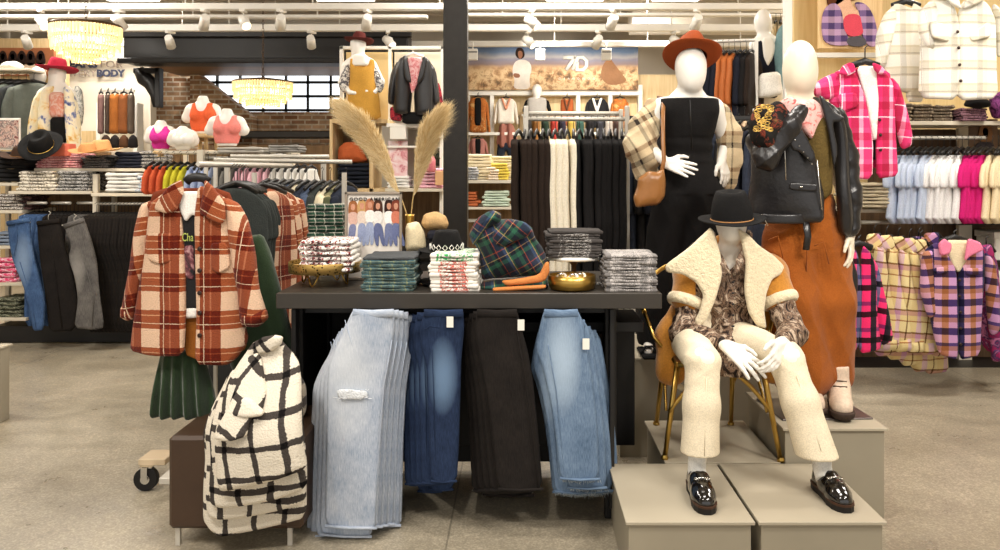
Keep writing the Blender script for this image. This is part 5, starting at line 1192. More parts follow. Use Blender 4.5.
solo('brown_skirt', slab(og([(186, 388), (224, 388), (250, 430), (338, 430), (342, 470), (300, 500), (220, 500), (188, 486)]), DJ+.01, .03, **SL), fabric('caramel_cloth', (146, 88, 34), .15), 'caramel brown skirt showing under the hem of the rust plaid jacket', 'skirt')
def pleats(x0, x1, y0, y1, D, amp, n, spread, seed, T=.05, h=.006):
    w = (X_(x1, D)-X_(x0, D)); xc = (X_(x1, D)+X_(x0, D))/2
    k = n*2*PI/w
    return slab([(x0, y0), (x1, y0), (x1+spread*.5, (y0+y1)/2), (x1+spread, y1-2), (x1+spread*.5, y1+2), ((x0+x1)/2, y1), (x0-spread*.5, y1+2), (x0-spread, y1-3), (x0-spread*.5, (y0+y1)/2)], D, T, h=h, bow=.05, yf=lambda X, Z: amp*np.sin(k*(X-xc)/(1+.5*np.clip((Z_(y0, D)-Z)/.5, 0, 1)))*np.clip((Z_(y0, D)-Z)/.2, .2, 1), fold=(seed, .006, 10))
gr = fabric('forest_corduroy', (42, 60, 36), .14, 8, .4, 200, .9, .3)
solo('green_skirt', pleats(160, 200, 350, 418, DJ+.06, .022, 4, 15, 67, .07), gr, 'forest green flared skirt hanging below the rust plaid jacket', 'skirt')
solo('green_dress', slab([(246, 236), (262, 234), (270, 252), (280, 290), (290, 335), (295, 385), (270, 392), (240, 392), (225, 360), (234, 280)], DJ+.16, .1, bow=.04, fold=(68, .016, 16, .1), h=.006), gr, 'long forest green dress hanging behind the rust plaid jacket', 'dress')
# rack behind the jacket
t = thing('rolling_rack', 'pale metal rolling rack behind the rust plaid jacket, on black castors', 'rack', (X_(250, 4.4), 4.4, 0))
zr = Z_(182, 3.8)
for (x, y) in ((-1.62, 5.0), (-1.05, 4.9)): part('post', MB().box((x, y, zr/2+.1), (.026, .026, zr-.12), .002), M_RAIL, t)
m = MB(); coil(m, (X_(198, 3.62), 3.62, Z_(164, 3.56)), (-1.42, 5.1, Z_(164, 3.56))); part('arm', m, M_RAIL, t)
part('base_bar', MB().box((X_(158, 4.0), 4.0, .128), (.13, .14, .03), .003), plain('birch_base', (206, 184, 152), .5), t)
part('base_bar', MB().box((X_(200, 4.1), 4.3, .125), (.06, 1.2, .03), .003), M_RAIL, t)
part('post', MB().box((X_(206, 4.1), 4.1, .84), (.016, .016, 1.42)), M_RAIL, t); part('post', MB().box((X_(214, 4.1), 4.12, .84), (.016, .016, 1.42)), M_RAIL, t)
for (x, y) in ((X_(154, 4.0), 3.92), (X_(214, 4.3), 4.5)):
    f = part('castor_fork', MB().box((x, y-.028, .085), (.03, .004, .06)).box((x, y+.028, .085), (.03, .004, .06)).box((x, y, .113), (.06, .04, .006)), M_CHROME, t)
    part('castor_wheel', MB().tube([Vector((x, y-.018, .056)), Vector((x, y+.018, .056))], .055, 24), plain('black_rubber', (24, 22, 21), .55), f); part('wheel_hub', MB().cyl((x, y-.021, .056), (x, y+.021, .056), .022, 14), M_CHROME, f)
chg = fabric('charcoal_jersey', (50, 54, 52), .12); rz = math.radians(72)
r = hung_root('t', 'tee', .62, .44, .04, chg, 71, .2, name='hung_tee')
hang_row(r, 5, (X_(232, 3.9), 3.93, Z_(167, 3.93)), (X_(246, 4.2), 4.2, Z_(168, 4.2)), 1.15, 'charcoal tee', 'behind the rust plaid jacket', 'charcoal tees on the rolling rack', whats=None)
r = hung_root('j', 'jacket', .8, .5, .09, orp, 72, .55, name='plaid_jacket')
hang_row(r, 2, (X_(262, 4.3), 4.3, Z_(170, 4.3)), (X_(270, 4.5), 4.5, Z_(170, 4.4)), 1.15, 'rust plaid jacket', 'behind the charcoal tees', 'rust plaid jackets behind the charcoal tees')
dn2 = denim('slate_denim', (44, 54, 74), (92, 106, 130)); dn3 = denim('ink_denim', (22, 26, 36), (48, 54, 68)); crm = fabric('cream_cloth', (222, 210, 180), .08); olv = plaid('olive_plaid', [(0, (90, 92, 64)), (.5, (170, 160, 120))], [(0, (70, 76, 56)), (.5, (150, 140, 100))], .08, .08)
r = hung_root('dj', 'jacket', .62, .48, .07, dn2, 73, .5, name='hung_jacket')
ms = [dn2, dn3, chg, dn2, crm, dn3, dn2, chg, crm, olv, dn3]; wn = ['slate denim jacket', 'ink denim jacket', 'charcoal jacket', 'slate denim jacket', 'cream jacket', 'ink denim jacket', 'slate denim jacket', 'charcoal jacket', 'cream jacket', 'olive check jacket', 'ink denim jacket']
hang_row(r, 11, (X_(268, 5.2), 5.2, Z_(168, 5.2)), (X_(346, 5.2), 5.2, Z_(170, 5.2)), 1.42, '', 'on the rail behind the table', 'jackets on the rail behind the table', mats=ms, whats=wn)
t = thing('garment_rail', 'perforated pale rail carrying dark jackets behind the table', 'rail', (X_(290, 5.2), 5.2, 0))
m = MB(); coil(m, (X_(214, 5.2), 5.2, Z_(160, 5.2)), (X_(352, 5.2), 5.2, Z_(162, 5.2))); part('bar', m, M_RAIL, t)
m = MB(); coil(m, (X_(214, 5.2), 5.5, Z_(156, 5.3)), (X_(318, 5.2), 5.5, Z_(156, 5.3))); part('bar', m, M_RAIL, t)
for x in (X_(216, 5.2), X_(316, 5.2)): part('post', MB().box((x, 5.4, .8), (.03, .03, 1.6), .002), M_RAIL, t)
part('display_box', MB().box((X_(265, 5.2), 5.5, .45), (.8, .4, .9), .005), M_BLACK, t)
# upper rail with swim tops and folded tops (bust forms above)
DB = 6.6
t = thing('display_counter', 'pale counter unit under the white bust forms', 'counter', (X_(215, DB), DB, 0))
part('top', MB().box((X_(229, DB), DB+.1, Z_(151, DB)-.012), (X_(290, DB)-X_(168, DB), .42, .024), .003), M_SHELF, t)
part('divider', MB().box((X_(207, DB), DB, Z_(170, DB)), (.05, .3, .32), .003), M_SHELF, t); part('divider', MB().box((X_(196, DB), DB+.1, .75), (.05, .3, 1.4), .003), M_SHELF, t); part('divider', MB().box((X_(284, DB), DB+.1, .8), (.05, .3, 1.6), .003), M_SHELF, t)
m = MB(); coil(m, (X_(210, DB), DB-.1, Z_(158, DB)), (X_(318, DB), DB-.1, Z_(158, DB))); part('bar', m, M_RAIL, t)
cols = [((216, 98, 62), 'orange', 3), ((216, 206, 60), 'yellow', 3), ((176, 190, 222), 'pale blue', 4), ((120, 118, 112), 'grey', 3), ((238, 190, 200), 'pale pink', 5), ((234, 230, 222), 'white', 6)]
i = 0; tot = sum(c[2] for c in cols); r = hung_root('bra', 'tank', .22, .22, .028, M_WHITE, 74, 0, h=.010, name='hung_camisole')
ms = []; wn = []
for c, nme, k in cols: ms += [fabric('top_'+nme.replace(' ', '_'), c, .1)]*k; wn += [nme+' top']*k
hang_row(r, tot, (X_(160, DB), DB-.12, Z_(153, DB)), (X_(315, DB), DB-.12, Z_(156, DB)), 1.2, '', 'below the bust forms', 'small tops hung below the bust forms', mats=ms, whats=wn)
def bust(px, py0, py1, D, mat, label, wpx, strap=True, stand=None):
    """white armless torso form wearing a cropped top"""
    s = D/F; t = thing('bust_form', label, 'bust form', tuple(P(px, py1, D)))
    hpx = py1-py0; f = FB(px-wpx*.8, py0-5, px+wpx*.8, py1+2, D, .25, .0095)
    nk = P(px, py0, D); ch = P(px, py0+hpx*.40, D); w = wpx*s
    f.cone(nk, P(px, py0+hpx*.22, D), .045, .055, .03); f.cone(P(px-wpx*.27, py0+hpx*.3, D), P(px+wpx*.27, py0+hpx*.3, D), .055, .055, .03); f.cone(ch, P(px, py0+hpx*.62, D), w*.30, w*.30, .04, ((0, 1, 0), 1.5)); f.cone(P(px, py0+hpx*.62, D), P(px, py1, D), w*.30, w*.25, .04, ((0, 1, 0), 1.5))
    for sx in (-1, 1): f.cone(P(px+sx*wpx*.33, py0+hpx*.33, D), P(px+sx*wpx*.44, py0+hpx*.52, D), .05, .045, .03)
    f.half(P(px, py1, D), (0, 0, -1)); part('torso', f.mb(), M_MANNE, t)
    f = FB(px-wpx*.8, py0-5, px+wpx*.8, py1+3, D, .28, .0095)
    f.cone(ch+Vector((0, 0, -.01)), P(px, py0+hpx*.62, D), w*.325, w*.325, .04, ((0, 1, 0), 1.42)); f.cone(P(px, py0+hpx*.62, D), P(px, py1-hpx*.06, D), w*.325, w*.275, .04, ((0, 1, 0), 1.42))
    for sx in (-1, 1): f.cone(P(px+sx*wpx*.2, py0+hpx*.2, D-.02), P(px+sx*wpx*.2, py0+hpx*.45, D-.06), .035, .05, .02)
    f.half(P(px, py1-hpx*.07, D), (0, 0, -1)); f.ell(nk+Vector((0, -.12, -.0)), (w*.16, .2, hpx*s*.36), 0, None, True); part('sports_top', f.mb(), mat, t)
    if stand: part('stand', MB().lathe([(0, 0), (w*.3, 0), (w*.3, -.02), (w*.1, -.03), (w*.1, -hpx*s*.2), (w*.28, -hpx*s*.22)], tuple(P(px, py1, D)), 20), M_TAN, t)
    return t
bust(161, 125, 151, 6.7, fabric('magenta_knit', (222, 60, 160), .08), 'white bust form in a magenta sports top, lowest at the left', 26, stand=1)
bust(203, 100, 134, 6.8, fabric('coral_knit', (232, 104, 62), .08), 'white bust form in a coral orange sports top, raised on a wooden stand', 36, stand=1)
bust(227, 113, 146, 6.55, fabric('salmon_knit', (244, 142, 132), .08), 'white bust form in a salmon pink sports top with yellow neckline', 38)
bust(183, 131, 150, 6.6, M_MANNE, 'small bare white bust form between the coloured ones', 24)
t = thing('wooden_stool', 'small wooden riser under the coral bust form', 'stool', tuple(P(203, 150, 6.8)))
part('seat', MB().lathe([(0, 0), (.15, 0), (.15, .02), (0, .02)], tuple(P(203, 138, 6.8)), 24), M_TAN, t)
for k in range(4):
    a = k*PI/2+.6; c = P(203, 150, 6.8); part('leg', MB().cyl((c.x+.11*math.cos(a), 6.8+.11*math.sin(a), c.z), (c.x+.1*math.cos(a), 6.8+.1*math.sin(a), Z_(138, 6.8)), .016, 8), M_TAN, t)
stack(283, 6.3, 145, 152, 30, .25, 3, [fabric('grey_fold', (150, 146, 140))], 'folded_blouse', 'grey folded top', 'right of the salmon bust form', 'folded top', 'grey tops right of the bust forms', seed=11)
stack(240, 6.3, 147, 153, 46, .25, 2, [fabric('stone_fold', (176, 170, 160))], 'folded_blouse', 'stone folded top', 'below the salmon bust form', 'folded top', 'stone tops below the salmon bust', seed=12)
stack(270, 5.6, 154, 162, 26, .2, 2, [fabric('white_fold', (230, 228, 222))], 'folded_blouse', 'white folded top', 'on the rail behind the table', 'folded top', 'white tops above the jacket rail', seed=12)
# ================================================================ LEFT SHELVING WITH JEANS
DL = 7.2
t = thing('shelving_unit', 'long pale shelving unit with brown back holding folded tops and jeans', 'shelving', (X_(80, DL), DL+.3, 0))
part('back_panel', MB().box(((X_(-10, DL)+X_(175, DL))/2, DL+.55, .9), (X_(175, DL)-X_(-10, DL), .03, 1.6)), M_DOAK, t)
for (a, b, py, y) in ((34, 176, 168.5, 0), (14, 96, 191, -.08), (98, 160, 193, -.12), (-14, 18, 183, 0), (-14, 22, 210.5, 0), (-14, 16, 246, 0), (-14, 22, 283, 0), (-14, 26, 318, 0)):
    part('shelf', MB().box(((X_(a, DL)+X_(b, DL))/2, DL+.26+y, Z_(py, DL)-.012), (X_(b, DL)-X_(a, DL), .52, .028), .003), M_SHELF, t)
for px in (-13, 97.5, 172): part('upright', MB().box((X_(px, DL), DL+.3, .85), (.035, .04, 1.7), .002), M_SHELF, t)
part('upright', MB().box((X_(97.5, DL), DL-.02, Z_(198, DL)), (.045, .045, .42), .002), M_SHELF, t)
part('plinth_base', MB().box(((X_(-10, DL)+X_(175, DL))/2, DL+.3, .08), (X_(175, DL)-X_(-10, DL), .5, .14)), M_BLACK, t)
for a in (26, 50, 76):
    m = MB(); coil(m, (X_(a, DL), DL+.02, Z_(203, DL)), (X_(a+22, DL), DL-.02, Z_(203, DL))); part('bar', m, M_RAIL, t)
m = MB(); coil(m, (X_(101, DL), DL-.05, Z_(203.5, DL)), (X_(158, DL), DL-.05, Z_(203.5, DL))); part('bar', m, M_RAIL, t)
q = lambda *a: stack(*a[:12], **a[12]) if len(a) > 12 else stack(*a)
def st(px, ytop, ybot, w, n, mat, nm, what, where, dep=.3, D=DL+.02, seed=1):
    stack(px, D, ytop, ybot, w, dep, n, mat if isinstance(mat, list) else [mat], nm, what, where, nm.replace('_', ' '), what+'s '+where, seed=seed, jx=.02, taper=.14)
bl = fabric('black_jersey', (34, 33, 34)); 
st(8, 151, 182, 38, 7, bl, 'folded_sweater', 'black sweater', 'at the far left on the shelf', seed=2)
st(59, 153, 168, 46, 6, blotch('pink_marl', [(.4, (190, 110, 116)), (.6, (230, 180, 178))], 40), 'folded_blouse', 'pink marl top', 'behind the straw hat shelf', seed=3)
st(94, 155, 168, 26, 5, blotch('grey_marl', [(.4, (50, 48, 50)), (.55, (130, 126, 122)), (.6, (60, 58, 60))], 40), 'folded_blouse', 'dark grey patterned top', 'below the straw hat', seed=4)
st(130, 152, 168, 30, 5, fabric('navy_jersey', (40, 42, 54)), 'folded_blouse', 'navy top', 'left of the swim tops', seed=5)
st(150, 151, 168, 20, 5, blotch('speckle', [(.4, (40, 40, 48)), (.58, (200, 196, 190)), (.62, (50, 50, 60))], 60), 'folded_blouse', 'speckled dark top', 'right of the navy ones', seed=5)
st(36, 171, 191, 40, 6, blotch('lace_cream', [(.35, (150, 140, 126)), (.5, (226, 218, 202))], 50, kind='n'), 'folded_blouse', 'cream lace top', 'above the blue hanging jeans', seed=6, D=DL-.08)
st(73, 171, 191, 34, 6, blotch('mono_print', [(.42, (40, 38, 38)), (.5, (214, 210, 204)), (.56, (60, 58, 56))], 34, 1.2), 'folded_blouse', 'black and white patterned top', 'above the grey jeans', seed=7, D=DL-.08)
st(122, 173, 192, 36, 5, fabric('white_fold', (230, 228, 222)), 'folded_tee', 'plain white tee', 'above the black jeans row', seed=8, D=DL-.12)
st(147, 176, 192, 20, 5, blotch('multi_print', [(.4, (240, 236, 228)), (.5, (90, 150, 190)), (.56, (238, 234, 226)), (.63, (220, 110, 110))], 34, .6), 'folded_tee', 'white tee with coloured print', 'beside the plain white ones', seed=9, D=DL-.12)
st(168, 174, 190, 24, 4, blotch('yellow_print', [(.4, (206, 186, 50)), (.55, (226, 214, 90)), (.6, (60, 60, 40))], 30), 'folded_tee', 'yellow printed tee', 'left of the rust jacket', seed=9, D=DL-.3)
st(6, 194, 210, 30, 5, blotch('check_small', [(.45, (220, 214, 204)), (.55, (70, 50, 50))], 60), 'folded_blouse', 'cream speckled top', 'on the left shelf under the black sweaters', seed=1)
st(22, 196, 210, 16, 4, blotch('rose_dark', [(.45, (120, 90, 86)), (.55, (60, 44, 44))], 50), 'folded_blouse', 'brown patterned top', 'left of the blue hanging jeans', seed=1, D=DL+.06)
st(4, 232, 246, 22, 4, fabric('steel_blue', (130, 142, 160)), 'folded_blouse', 'steel blue top', 'on the left shelf, third level', seed=2)
st(4, 258, 283, 24, 5, blotch('hot_pink_print', [(.45, (220, 60, 110)), (.55, (240, 200, 210))], 30), 'folded_blouse', 'hot pink printed top', 'on the left shelf, fourth level', seed=3)
st(6, 298, 318, 30, 5, blotch('moss_print', [(.45, (60, 64, 50)), (.55, (140, 140, 120))], 30), 'folded_blouse', 'grey green top', 'on the lowest left shelf', seed=4)
# front-facing jeans hung at an angle
def hjeans(poly, D, mat, label, seed, seams):
    t = thing('jeans', label, 'jeans', tuple(P(poly[0][0], poly[0][1], D)), group=None)
    part('legs', slab(poly, D, .05, fold=(seed, .014, 12, .15), pillow=.6, h=.009), mat, t)
    xs = poly[:2]; part('waistband', MB().tube([P(xs[0][0], xs[0][1]+1.5, D-.03), P(xs[1][0], xs[1][1]+1.5, D-.03)], [(.02, .010)]*2, 8, up=(0, -1, 0)), mat, t)
    for sm in seams: part('seam', MB().tube([P(x, y, D-.032) for x, y in sm], .003, 5), mat, t)
    m = MB(); c = P((xs[0][0]+xs[1][0])/2, xs[0][1]-1, D); m.tube([c+Vector((-.1, 0, -.01)), c+Vector((.1, 0, -.01))], .006, 6).tube([c, c+Vector((0, 0, .05)), c+Vector((.02, 0, .07)), c+Vector((0, 0, .085))], .003, 6); part('hanger', m, M_RAIL, t); return t
bj = denim('blue_wash', (38, 58, 94), (78, 106, 146), (X_(25, 6.9), Z_(260, 6.9), .5, (160, 184, 212)), (.09, .25))
hjeans([(7, 222), (30, 218), (32, 240), (38, 270), (45, 300), (44, 330), (34, 331), (31, 310), (24, 285), (13, 262), (9, 245)], 6.9, bj, 'mid blue jeans hanging first on the left shelving', 81, [[(16, 222), (17, 240), (14, 256)], [(20, 262), (32, 300), (36, 328)]])
hjeans([(37, 222), (60, 219), (64, 240), (72, 270), (78, 300), (75, 331), (50, 332), (47, 300), (40, 262), (38, 240)], 7.0, dn_k, 'black jeans hanging between the blue and the grey pair', 82, [[(50, 230), (55, 270), (62, 328)]])
gj = denim('grey_wash', (62, 60, 60), (120, 116, 112), (X_(82, 6.9), Z_(270, 6.9), .5, (168, 164, 158)), (.08, .2))
hjeans([(64, 225), (84, 218), (92, 240), (97, 262), (99, 290), (104, 328), (94, 330), (75, 328), (78, 300), (76, 280), (69, 258), (72, 245)], 6.85, gj, 'faded grey jeans with cropped hem hanging third on the left shelving', 83, [[(80, 225), (84, 240)], [(84, 262), (94, 296), (92, 326)]])
r = hung_root('bj', 'jeans', 1.02, .34, .035, dn_k, 84, 0, name='jeans', h=.012)
hang_row(r, 17, (X_(100, DL), DL-.06, Z_(204, DL)), (X_(156, DL), DL-.06, Z_(204, DL)), 1.0, 'black jeans', 'in the black row beside the rust jacket', 'row of black jeans under the white tees')
r = hung_root('bj2', 'jeans', 1.02, .34, .035, dn_k, 85, 0, name='jeans', h=.012)
hang_row(r, 6, (X_(52, DL), DL+.1, Z_(204, DL)), (X_(72, DL), DL+.1, Z_(204, DL)), 1.0, 'black jeans', 'in the row behind the front black pair', 'black jeans behind the front black pair')
r = hung_root('bj3', 'jeans', 1.0, .34, .035, bj, 86, 0, name='jeans', h=.012)
hang_row(r, 5, (X_(28, DL), DL+.1, Z_(204, DL)), (X_(46, DL), DL+.1, Z_(204, DL)), 1.0, 'blue jeans', 'behind the front blue pair', 'blue jeans behind the front blue pair')
r = hung_root('bj4', 'jeans', .98, .34, .035, gj, 87, 0, name='jeans', h=.012)
hang_row(r, 5, (X_(78, DL), DL+.1, Z_(204, DL)), (X_(95, DL), DL+.1, Z_(204, DL)), 1.0, 'grey jeans', 'behind the front grey pair', 'grey jeans behind the front grey pair')
# hats and small things on the shelving top
ST = Z_(168.5, DL)
straw = fabric('straw_felt', (206, 160, 108), .1); brn = fabric('brown_felt', (70, 50, 38), .1)
hat('fedora_hat', tuple(P(22, 157, 7.2)), .2, .10, .10, brn, plain('tan_cord', (158, 112, 66), .6), 'brown felt hat lying at the left end of the shelving', (.1, .1, 0), bandcol=False)
hat('fedora_hat', tuple(P(41, 146, 7.1)), .19, .11, .13, FELTK, M_GOLD, 'black hat with gold band tipped on its side above the shelving', (.75, .3, 0), bandcol=False)
hat('fedora_hat', tuple(P(101, 151, 7.2)), .2, .10, .10, straw, None, 'pale camel hat on the shelving, the right one of two', (.12, 0, 0))
hat('fedora_hat', tuple(P(88, 152, 7.1)), .17, .09, .08, fabric('peach_felt', (196, 142, 92), .1), None, 'darker tan hat on the shelving, the left one of two', (.12, 0, 0))
solo('orange_box', MB().box(tuple(P(63, 150, 7.25)), (.17, .12, .11), .005), plain('coral_card', (214, 108, 84), .6), 'coral box between the tipped black hat and the tan hats', 'box')
solo('dark_scarf_pile', slab([(20, 152), (34, 156), (48, 160), (38, 168), (14, 168), (14, 158)], 7.3, .2, pillow=.7, fold=(91, .02, 18, .6)), fabric('black_knit', (34, 30, 30)), 'dark scarf piled under the brown hat on the shelving', 'scarf')
t = thing('framed_poster', 'small framed floral poster standing at the far left', 'poster', tuple(P(6, 150, 7.5)))
part('frame', MB().box(tuple(P(4, 134, 7.5)), (.30, .02, .29), .003), M_WHITE, t); c = P(4, 134, 7.48); part('print', MB().box(tuple(c), (.26, .01, .25)), blotch('poster_floral', [(.35, (120, 60, 60)), (.48, (226, 196, 180)), (.56, (90, 70, 80)), (.66, (230, 214, 196))], 22, 1), t)
# ---- mannequin with the pink hat and tie dye shirt
D = 8.0
t = thing('mannequin', 'white mannequin in a tie-dye overshirt and raspberry hat', 'mannequin', tuple(P(55, 160, D)))
f = FB(20, 60, 92, 160, D, .35, .011); hd = P(57, 76, D)
head(f, hd, .075, .09, .115, k=.02); f.cone(hd+Vector((0, 0, -.1)), P(57, 90, D), .045, .05, .02); f.cone(P(44, 95, D), P(69, 95, D), .065, .065, .04); f.cone(P(57, 96, D), P(57, 118, D), .14, .13, .05, ((0, 1, 0), 1.3)); f.cone(P(57, 118, D), P(58, 150, D), .13, .16, .05, ((0, 1, 0), 1.3))
f.chain([P(42, 98, D), P(34, 125, D), P(33, 140, D-.08)], [.05, .04, .03], .02); f.chain([P(70, 98, D), P(75, 125, D), P(76, 140, D-.08)], [.05, .04, .03], .02)
f.cone(P(76, 143, D-.08), P(76, 150, D-.1), .03, .02, .02); f.cone(P(33, 143, D-.08), P(33, 150, D-.1), .03, .02, .02)
part('body', f.mb(), M_MANNE, t)
td = blotch('tie_dye', [(.30, (34, 52, 110)), (.38, (120, 130, 170)), (.44, (238, 228, 202)), (.56, (240, 226, 190)), (.64, (226, 186, 110)), (.74, (150, 90, 40))], 7, .5)
part('overshirt', slab([(52, 84), (42, 90), (36, 112), (35, 130), (38, 152), (52, 154), (52, 130), (51, 110)], D-.14, .08, bow=.08, fold=(92, .01, 12), h=.012), td, t); part('overshirt', slab([(60, 84), (72, 90), (74, 112), (77, 140), (76, 154), (68, 152), (66, 130), (64, 105)], D-.14, .08, bow=.08, fold=(93, .01, 12), h=.012), td, t)
part('sleeve', slab([(44, 88), (34, 98), (29, 124), (28, 142), (36, 146), (40, 128), (43, 108)], D-.06, .14, pillow=.8, fold=(94, .01, 12), h=.012), td, t); part('sleeve', slab([(68, 88), (76, 98), (80, 124), (80, 144), (73, 146), (71, 128), (69, 108)], D-.06, .14, pillow=.8, fold=(95, .01, 12), h=.012), td, t)
part('blouse', slab([(50, 92), (64, 92), (66, 118), (50, 118)], D-.12, .1, fold=(96, .01, 14), h=.012), blotch('blush_print', [(.4, (226, 196, 180)), (.6, (214, 140, 120))], 20), t); part('shorts', slab([(51, 117), (67, 117), (70, 142), (52, 143)], D-.12, .12, fold=(97, .008, 12), h=.012), FELTK, t)
t2 = thing('display_plinth', 'white plinth carrying the tie-dye mannequin behind the shelving', 'plinth', (X_(56, D), D, 0)); part('body', MB().box((X_(56, D), D, Z_(161, D)/2-.01), (.4, .4, Z_(161, D)-.02), .004), M_WHITE, t2); part('top_board', MB().box((X_(56, D), D, Z_(161, D)-.01), (.42, .42, .02), .003), M_SHELF, t2)
hat('fedora_hat', tuple(P(57, 70, D-.02)), .21, .10, .12, fabric('raspberry_felt', (176, 44, 66), .08), None, 'raspberry pink hat on the tie-dye mannequin', (-.08, .05, 0))
solo('display_bust', FB(24, 62, 52, 100, 8.6, .2, .012).ell(tuple(P(38, 76, 8.6)), (.075, .085, .1), 0).cone(tuple(P(38, 82, 8.6)), tuple(P(38, 92, 8.6)), .04, .06, .03).mb(), M_MANNE, 'round white mannequin head left of the raspberry hat', 'mannequin')
# ================================================================ CENTRE DISPLAY UNIT (behind the pampas)
D = 8.3
t = thing('display_unit', 'white framed display unit with cubes between brick wall and dark column', 'display unit', (X_(390, D), D+.2, 0))
def bar(x0, x1, y0, y1, mat, nm, dd=0, dp=.05, p=None, D_=None):
    d = D_ or D; part(nm, MB().box(((X_(x0, d)+X_(x1, d))/2, d+dd, (Z_(y0, d)+Z_(y1, d))/2), (abs(X_(x1, d)-X_(x0, d)), dp, abs(Z_(y0, d)-Z_(y1, d))), .002), mat, p or t)
bar(340, 388, 48, 119, plain('buff_panel', (214, 184, 128), .7), 'panel', .3, .02); bar(390, 441, 48, 119, plain('pale_panel', (226, 214, 190), .7), 'panel', .3, .02)
for a, b in ((338, 341.5), (387, 390), (440, 444)): bar(a, b, 45, 121, M_WHITE, 'post', .1, .06)
bar(338, 444, 45, 48, M_WHITE, 'top_rail', .1, .06)
bar(333, 390, 120, 124, M_TAN, 'cube_top', .1, .5); bar(333, 336, 124, 240, M_TAN, 'cube_side', .1, .5); bar(372, 376, 124, 240, M_TAN, 'cube_side', .1, .5); bar(333, 390, 188, 191.5, M_TAN, 'shelf', .1, .5); bar(336, 372, 124, 240, M_DOAK, 'cube_back', .34, .02)
bar(389, 446, 124, 128, M_WHITE, 'cube_top', .1, .5); bar(389, 446, 146, 148, M_WHITE, 'shelf', .1, .4); bar(389, 446, 188, 191, M_SHELF, 'shelf', .05, .6); bar(441, 444, 124, 240, M_WHITE, 'cube_side', .1, .5); bar(392, 441, 191, 245, M_DOAK, 'cube_back', .34, .02); bar(392, 441, 128, 188, plain('soft_grey_panel', (206, 196, 184), .8), 'cube_back', .34, .02)
bar(336, 444, 240, 305, M_BLACK, 'base', .15, .4)
stack(355, 8.2, 163, 188, 34, .35, 6, [fabric('midnight_denim', (30, 34, 44))], 'folded_jeans', 'midnight folded jeans', 'in the wooden cube behind the pampas', 'folded jeans', 'folded jeans in the wooden cube', seed=21)
solo('orange_sweater', slab([(338, 148), (345, 142), (356, 142), (364, 152), (368, 162), (338, 163)], 8.25, .2, pillow=.7, rot=.3, fold=(101, .02, 16, .5)), fabric('burnt_orange_knit', (190, 96, 54), .12, bump=.7), 'burnt orange sweater heaped on the midnight jeans', 'sweater')
stack(429, 8.1, 168, 188, 28, .3, 6, [blotch('pink_floral', [(.4, (226, 150, 180)), (.55, (244, 214, 222)), (.62, (220, 120, 160))], 40)], 'folded_blouse', 'pink floral folded blouse', 'right of the pampas grass', 'folded blouse', 'pink blouses right of the pampas', seed=22)
stack(398, 8.1, 176, 188, 22, .3, 4, [fabric('white_fold', (230, 228, 222))], 'folded_blouse', 'white folded blouse', 'between the two pampas plumes', 'folded blouse', 'white blouses between the pampas plumes', seed=22)
solo('floral_poster', MB().box(tuple(P(398, 160, 8.25)), (X_(408, D)-X_(389, D), .02, Z_(140, D)-Z_(178, D)), .002), blotch('soft_floral', [(.4, (240, 222, 222)), (.55, (232, 190, 190)), (.62, (200, 120, 130)), (.66, (240, 226, 224))], 9, 1), 'pale floral card standing between the pampas plumes', 'card')
solo('white_carton', MB().box(tuple(P(399, 133, 8.2)), (.16, .16, .13), .004).box(tuple(P(399, 126.5, 8.2)), (.17, .17, .02), .002), M_WHITE, 'plain white carton below the leather jacket bust', 'carton')
for i, (px, py) in enumerate(((432, 138), (436, 158))): solo('succulent_cluster', slab([(px-5, py+8), (px-7, py-2), (px-2, py-8), (px+5, py-7), (px+7, py+2), (px+5, py+8)], 8.2, .1, pillow=.9, fold=(103+i, .03, 60, .6)), blotch('dark_leaf', [(.4, (26, 30, 24)), (.6, (70, 72, 54))], 40), ['upper', 'lower'][i]+' dark folded accessory pile on the white shelves by the column', 'accessory')
solo('cosmetic_box', MB().box(tuple(P(440, 178, 8.05)), (.09, .08, .14), .004), plain('kraft_peach', (214, 168, 122), .6), 'small peach box at the right end of the pink blouses', 'box')
solo('glass_jar', MB().lathe([(0, 0), (.05, 0), (.055, .02), (.055, .12), (.04, .15), (.025, .155), (.025, .19), (0, .19)], tuple(P(430, 172, 8.0)), 16), plain('rose_glass', (190, 100, 110), .15, 0, .6), 'rosy glass jar beside the pink blouses', 'jar')
# mustard overalls mannequin
D = 8.15
t = thing('mannequin', 'white mannequin in mustard overalls and burgundy hat above the cubes', 'mannequin', tuple(P(361, 120, D)))
f = FB(330, 30, 392, 122, D, .3, .011); hd = P(358, 46, D)
head(f, hd, .078, .09, .115); f.cone(hd+Vector((0, 0, -.08)), P(359, 60, D), .05, .055, .03); f.cone(P(350, 64, D), P(370, 64, D), .055, .055, .03); f.cone(P(360, 66, D), P(360, 84, D), .12, .11, .04, ((0, 1, 0), 1.3)); f.cone(P(360, 84, D), P(361, 112, D), .11, .15, .04, ((0, 1, 0), 1.3))
f.chain([P(346, 66, D), P(342, 82, D), P(350, 92, D-.12)], [.045, .036, .026], .02); f.chain([P(373, 66, D), P(381, 82, D), P(374, 92, D-.12)], [.045, .036, .026], .02)
f.cone(P(350, 92, D-.12), P(355, 93, D-.17), .026, .02, .01); f.cone(P(374, 92, D-.12), P(366, 91, D-.17), .026, .02, .01)
part('body', f.mb(), M_MANNE, t)
mu = fabric('mustard_corduroy', (196, 146, 62), .12, 7, .4)
part('overalls', slab([(349, 58), (353, 58), (354, 66), (368, 66), (370, 58), (374, 60), (374, 78), (378, 95), (380, 120), (345, 120), (346, 95), (349, 78)], D-.13, .12, bow=.08, fold=(105, .014, 12, .05), h=.012), mu, t)
part('blouse', slab([(353, 54), (366, 54), (368, 66), (352, 66)], D-.17, .05, h=.012, fold=(106, .01, 20)), M_WHITE, t)
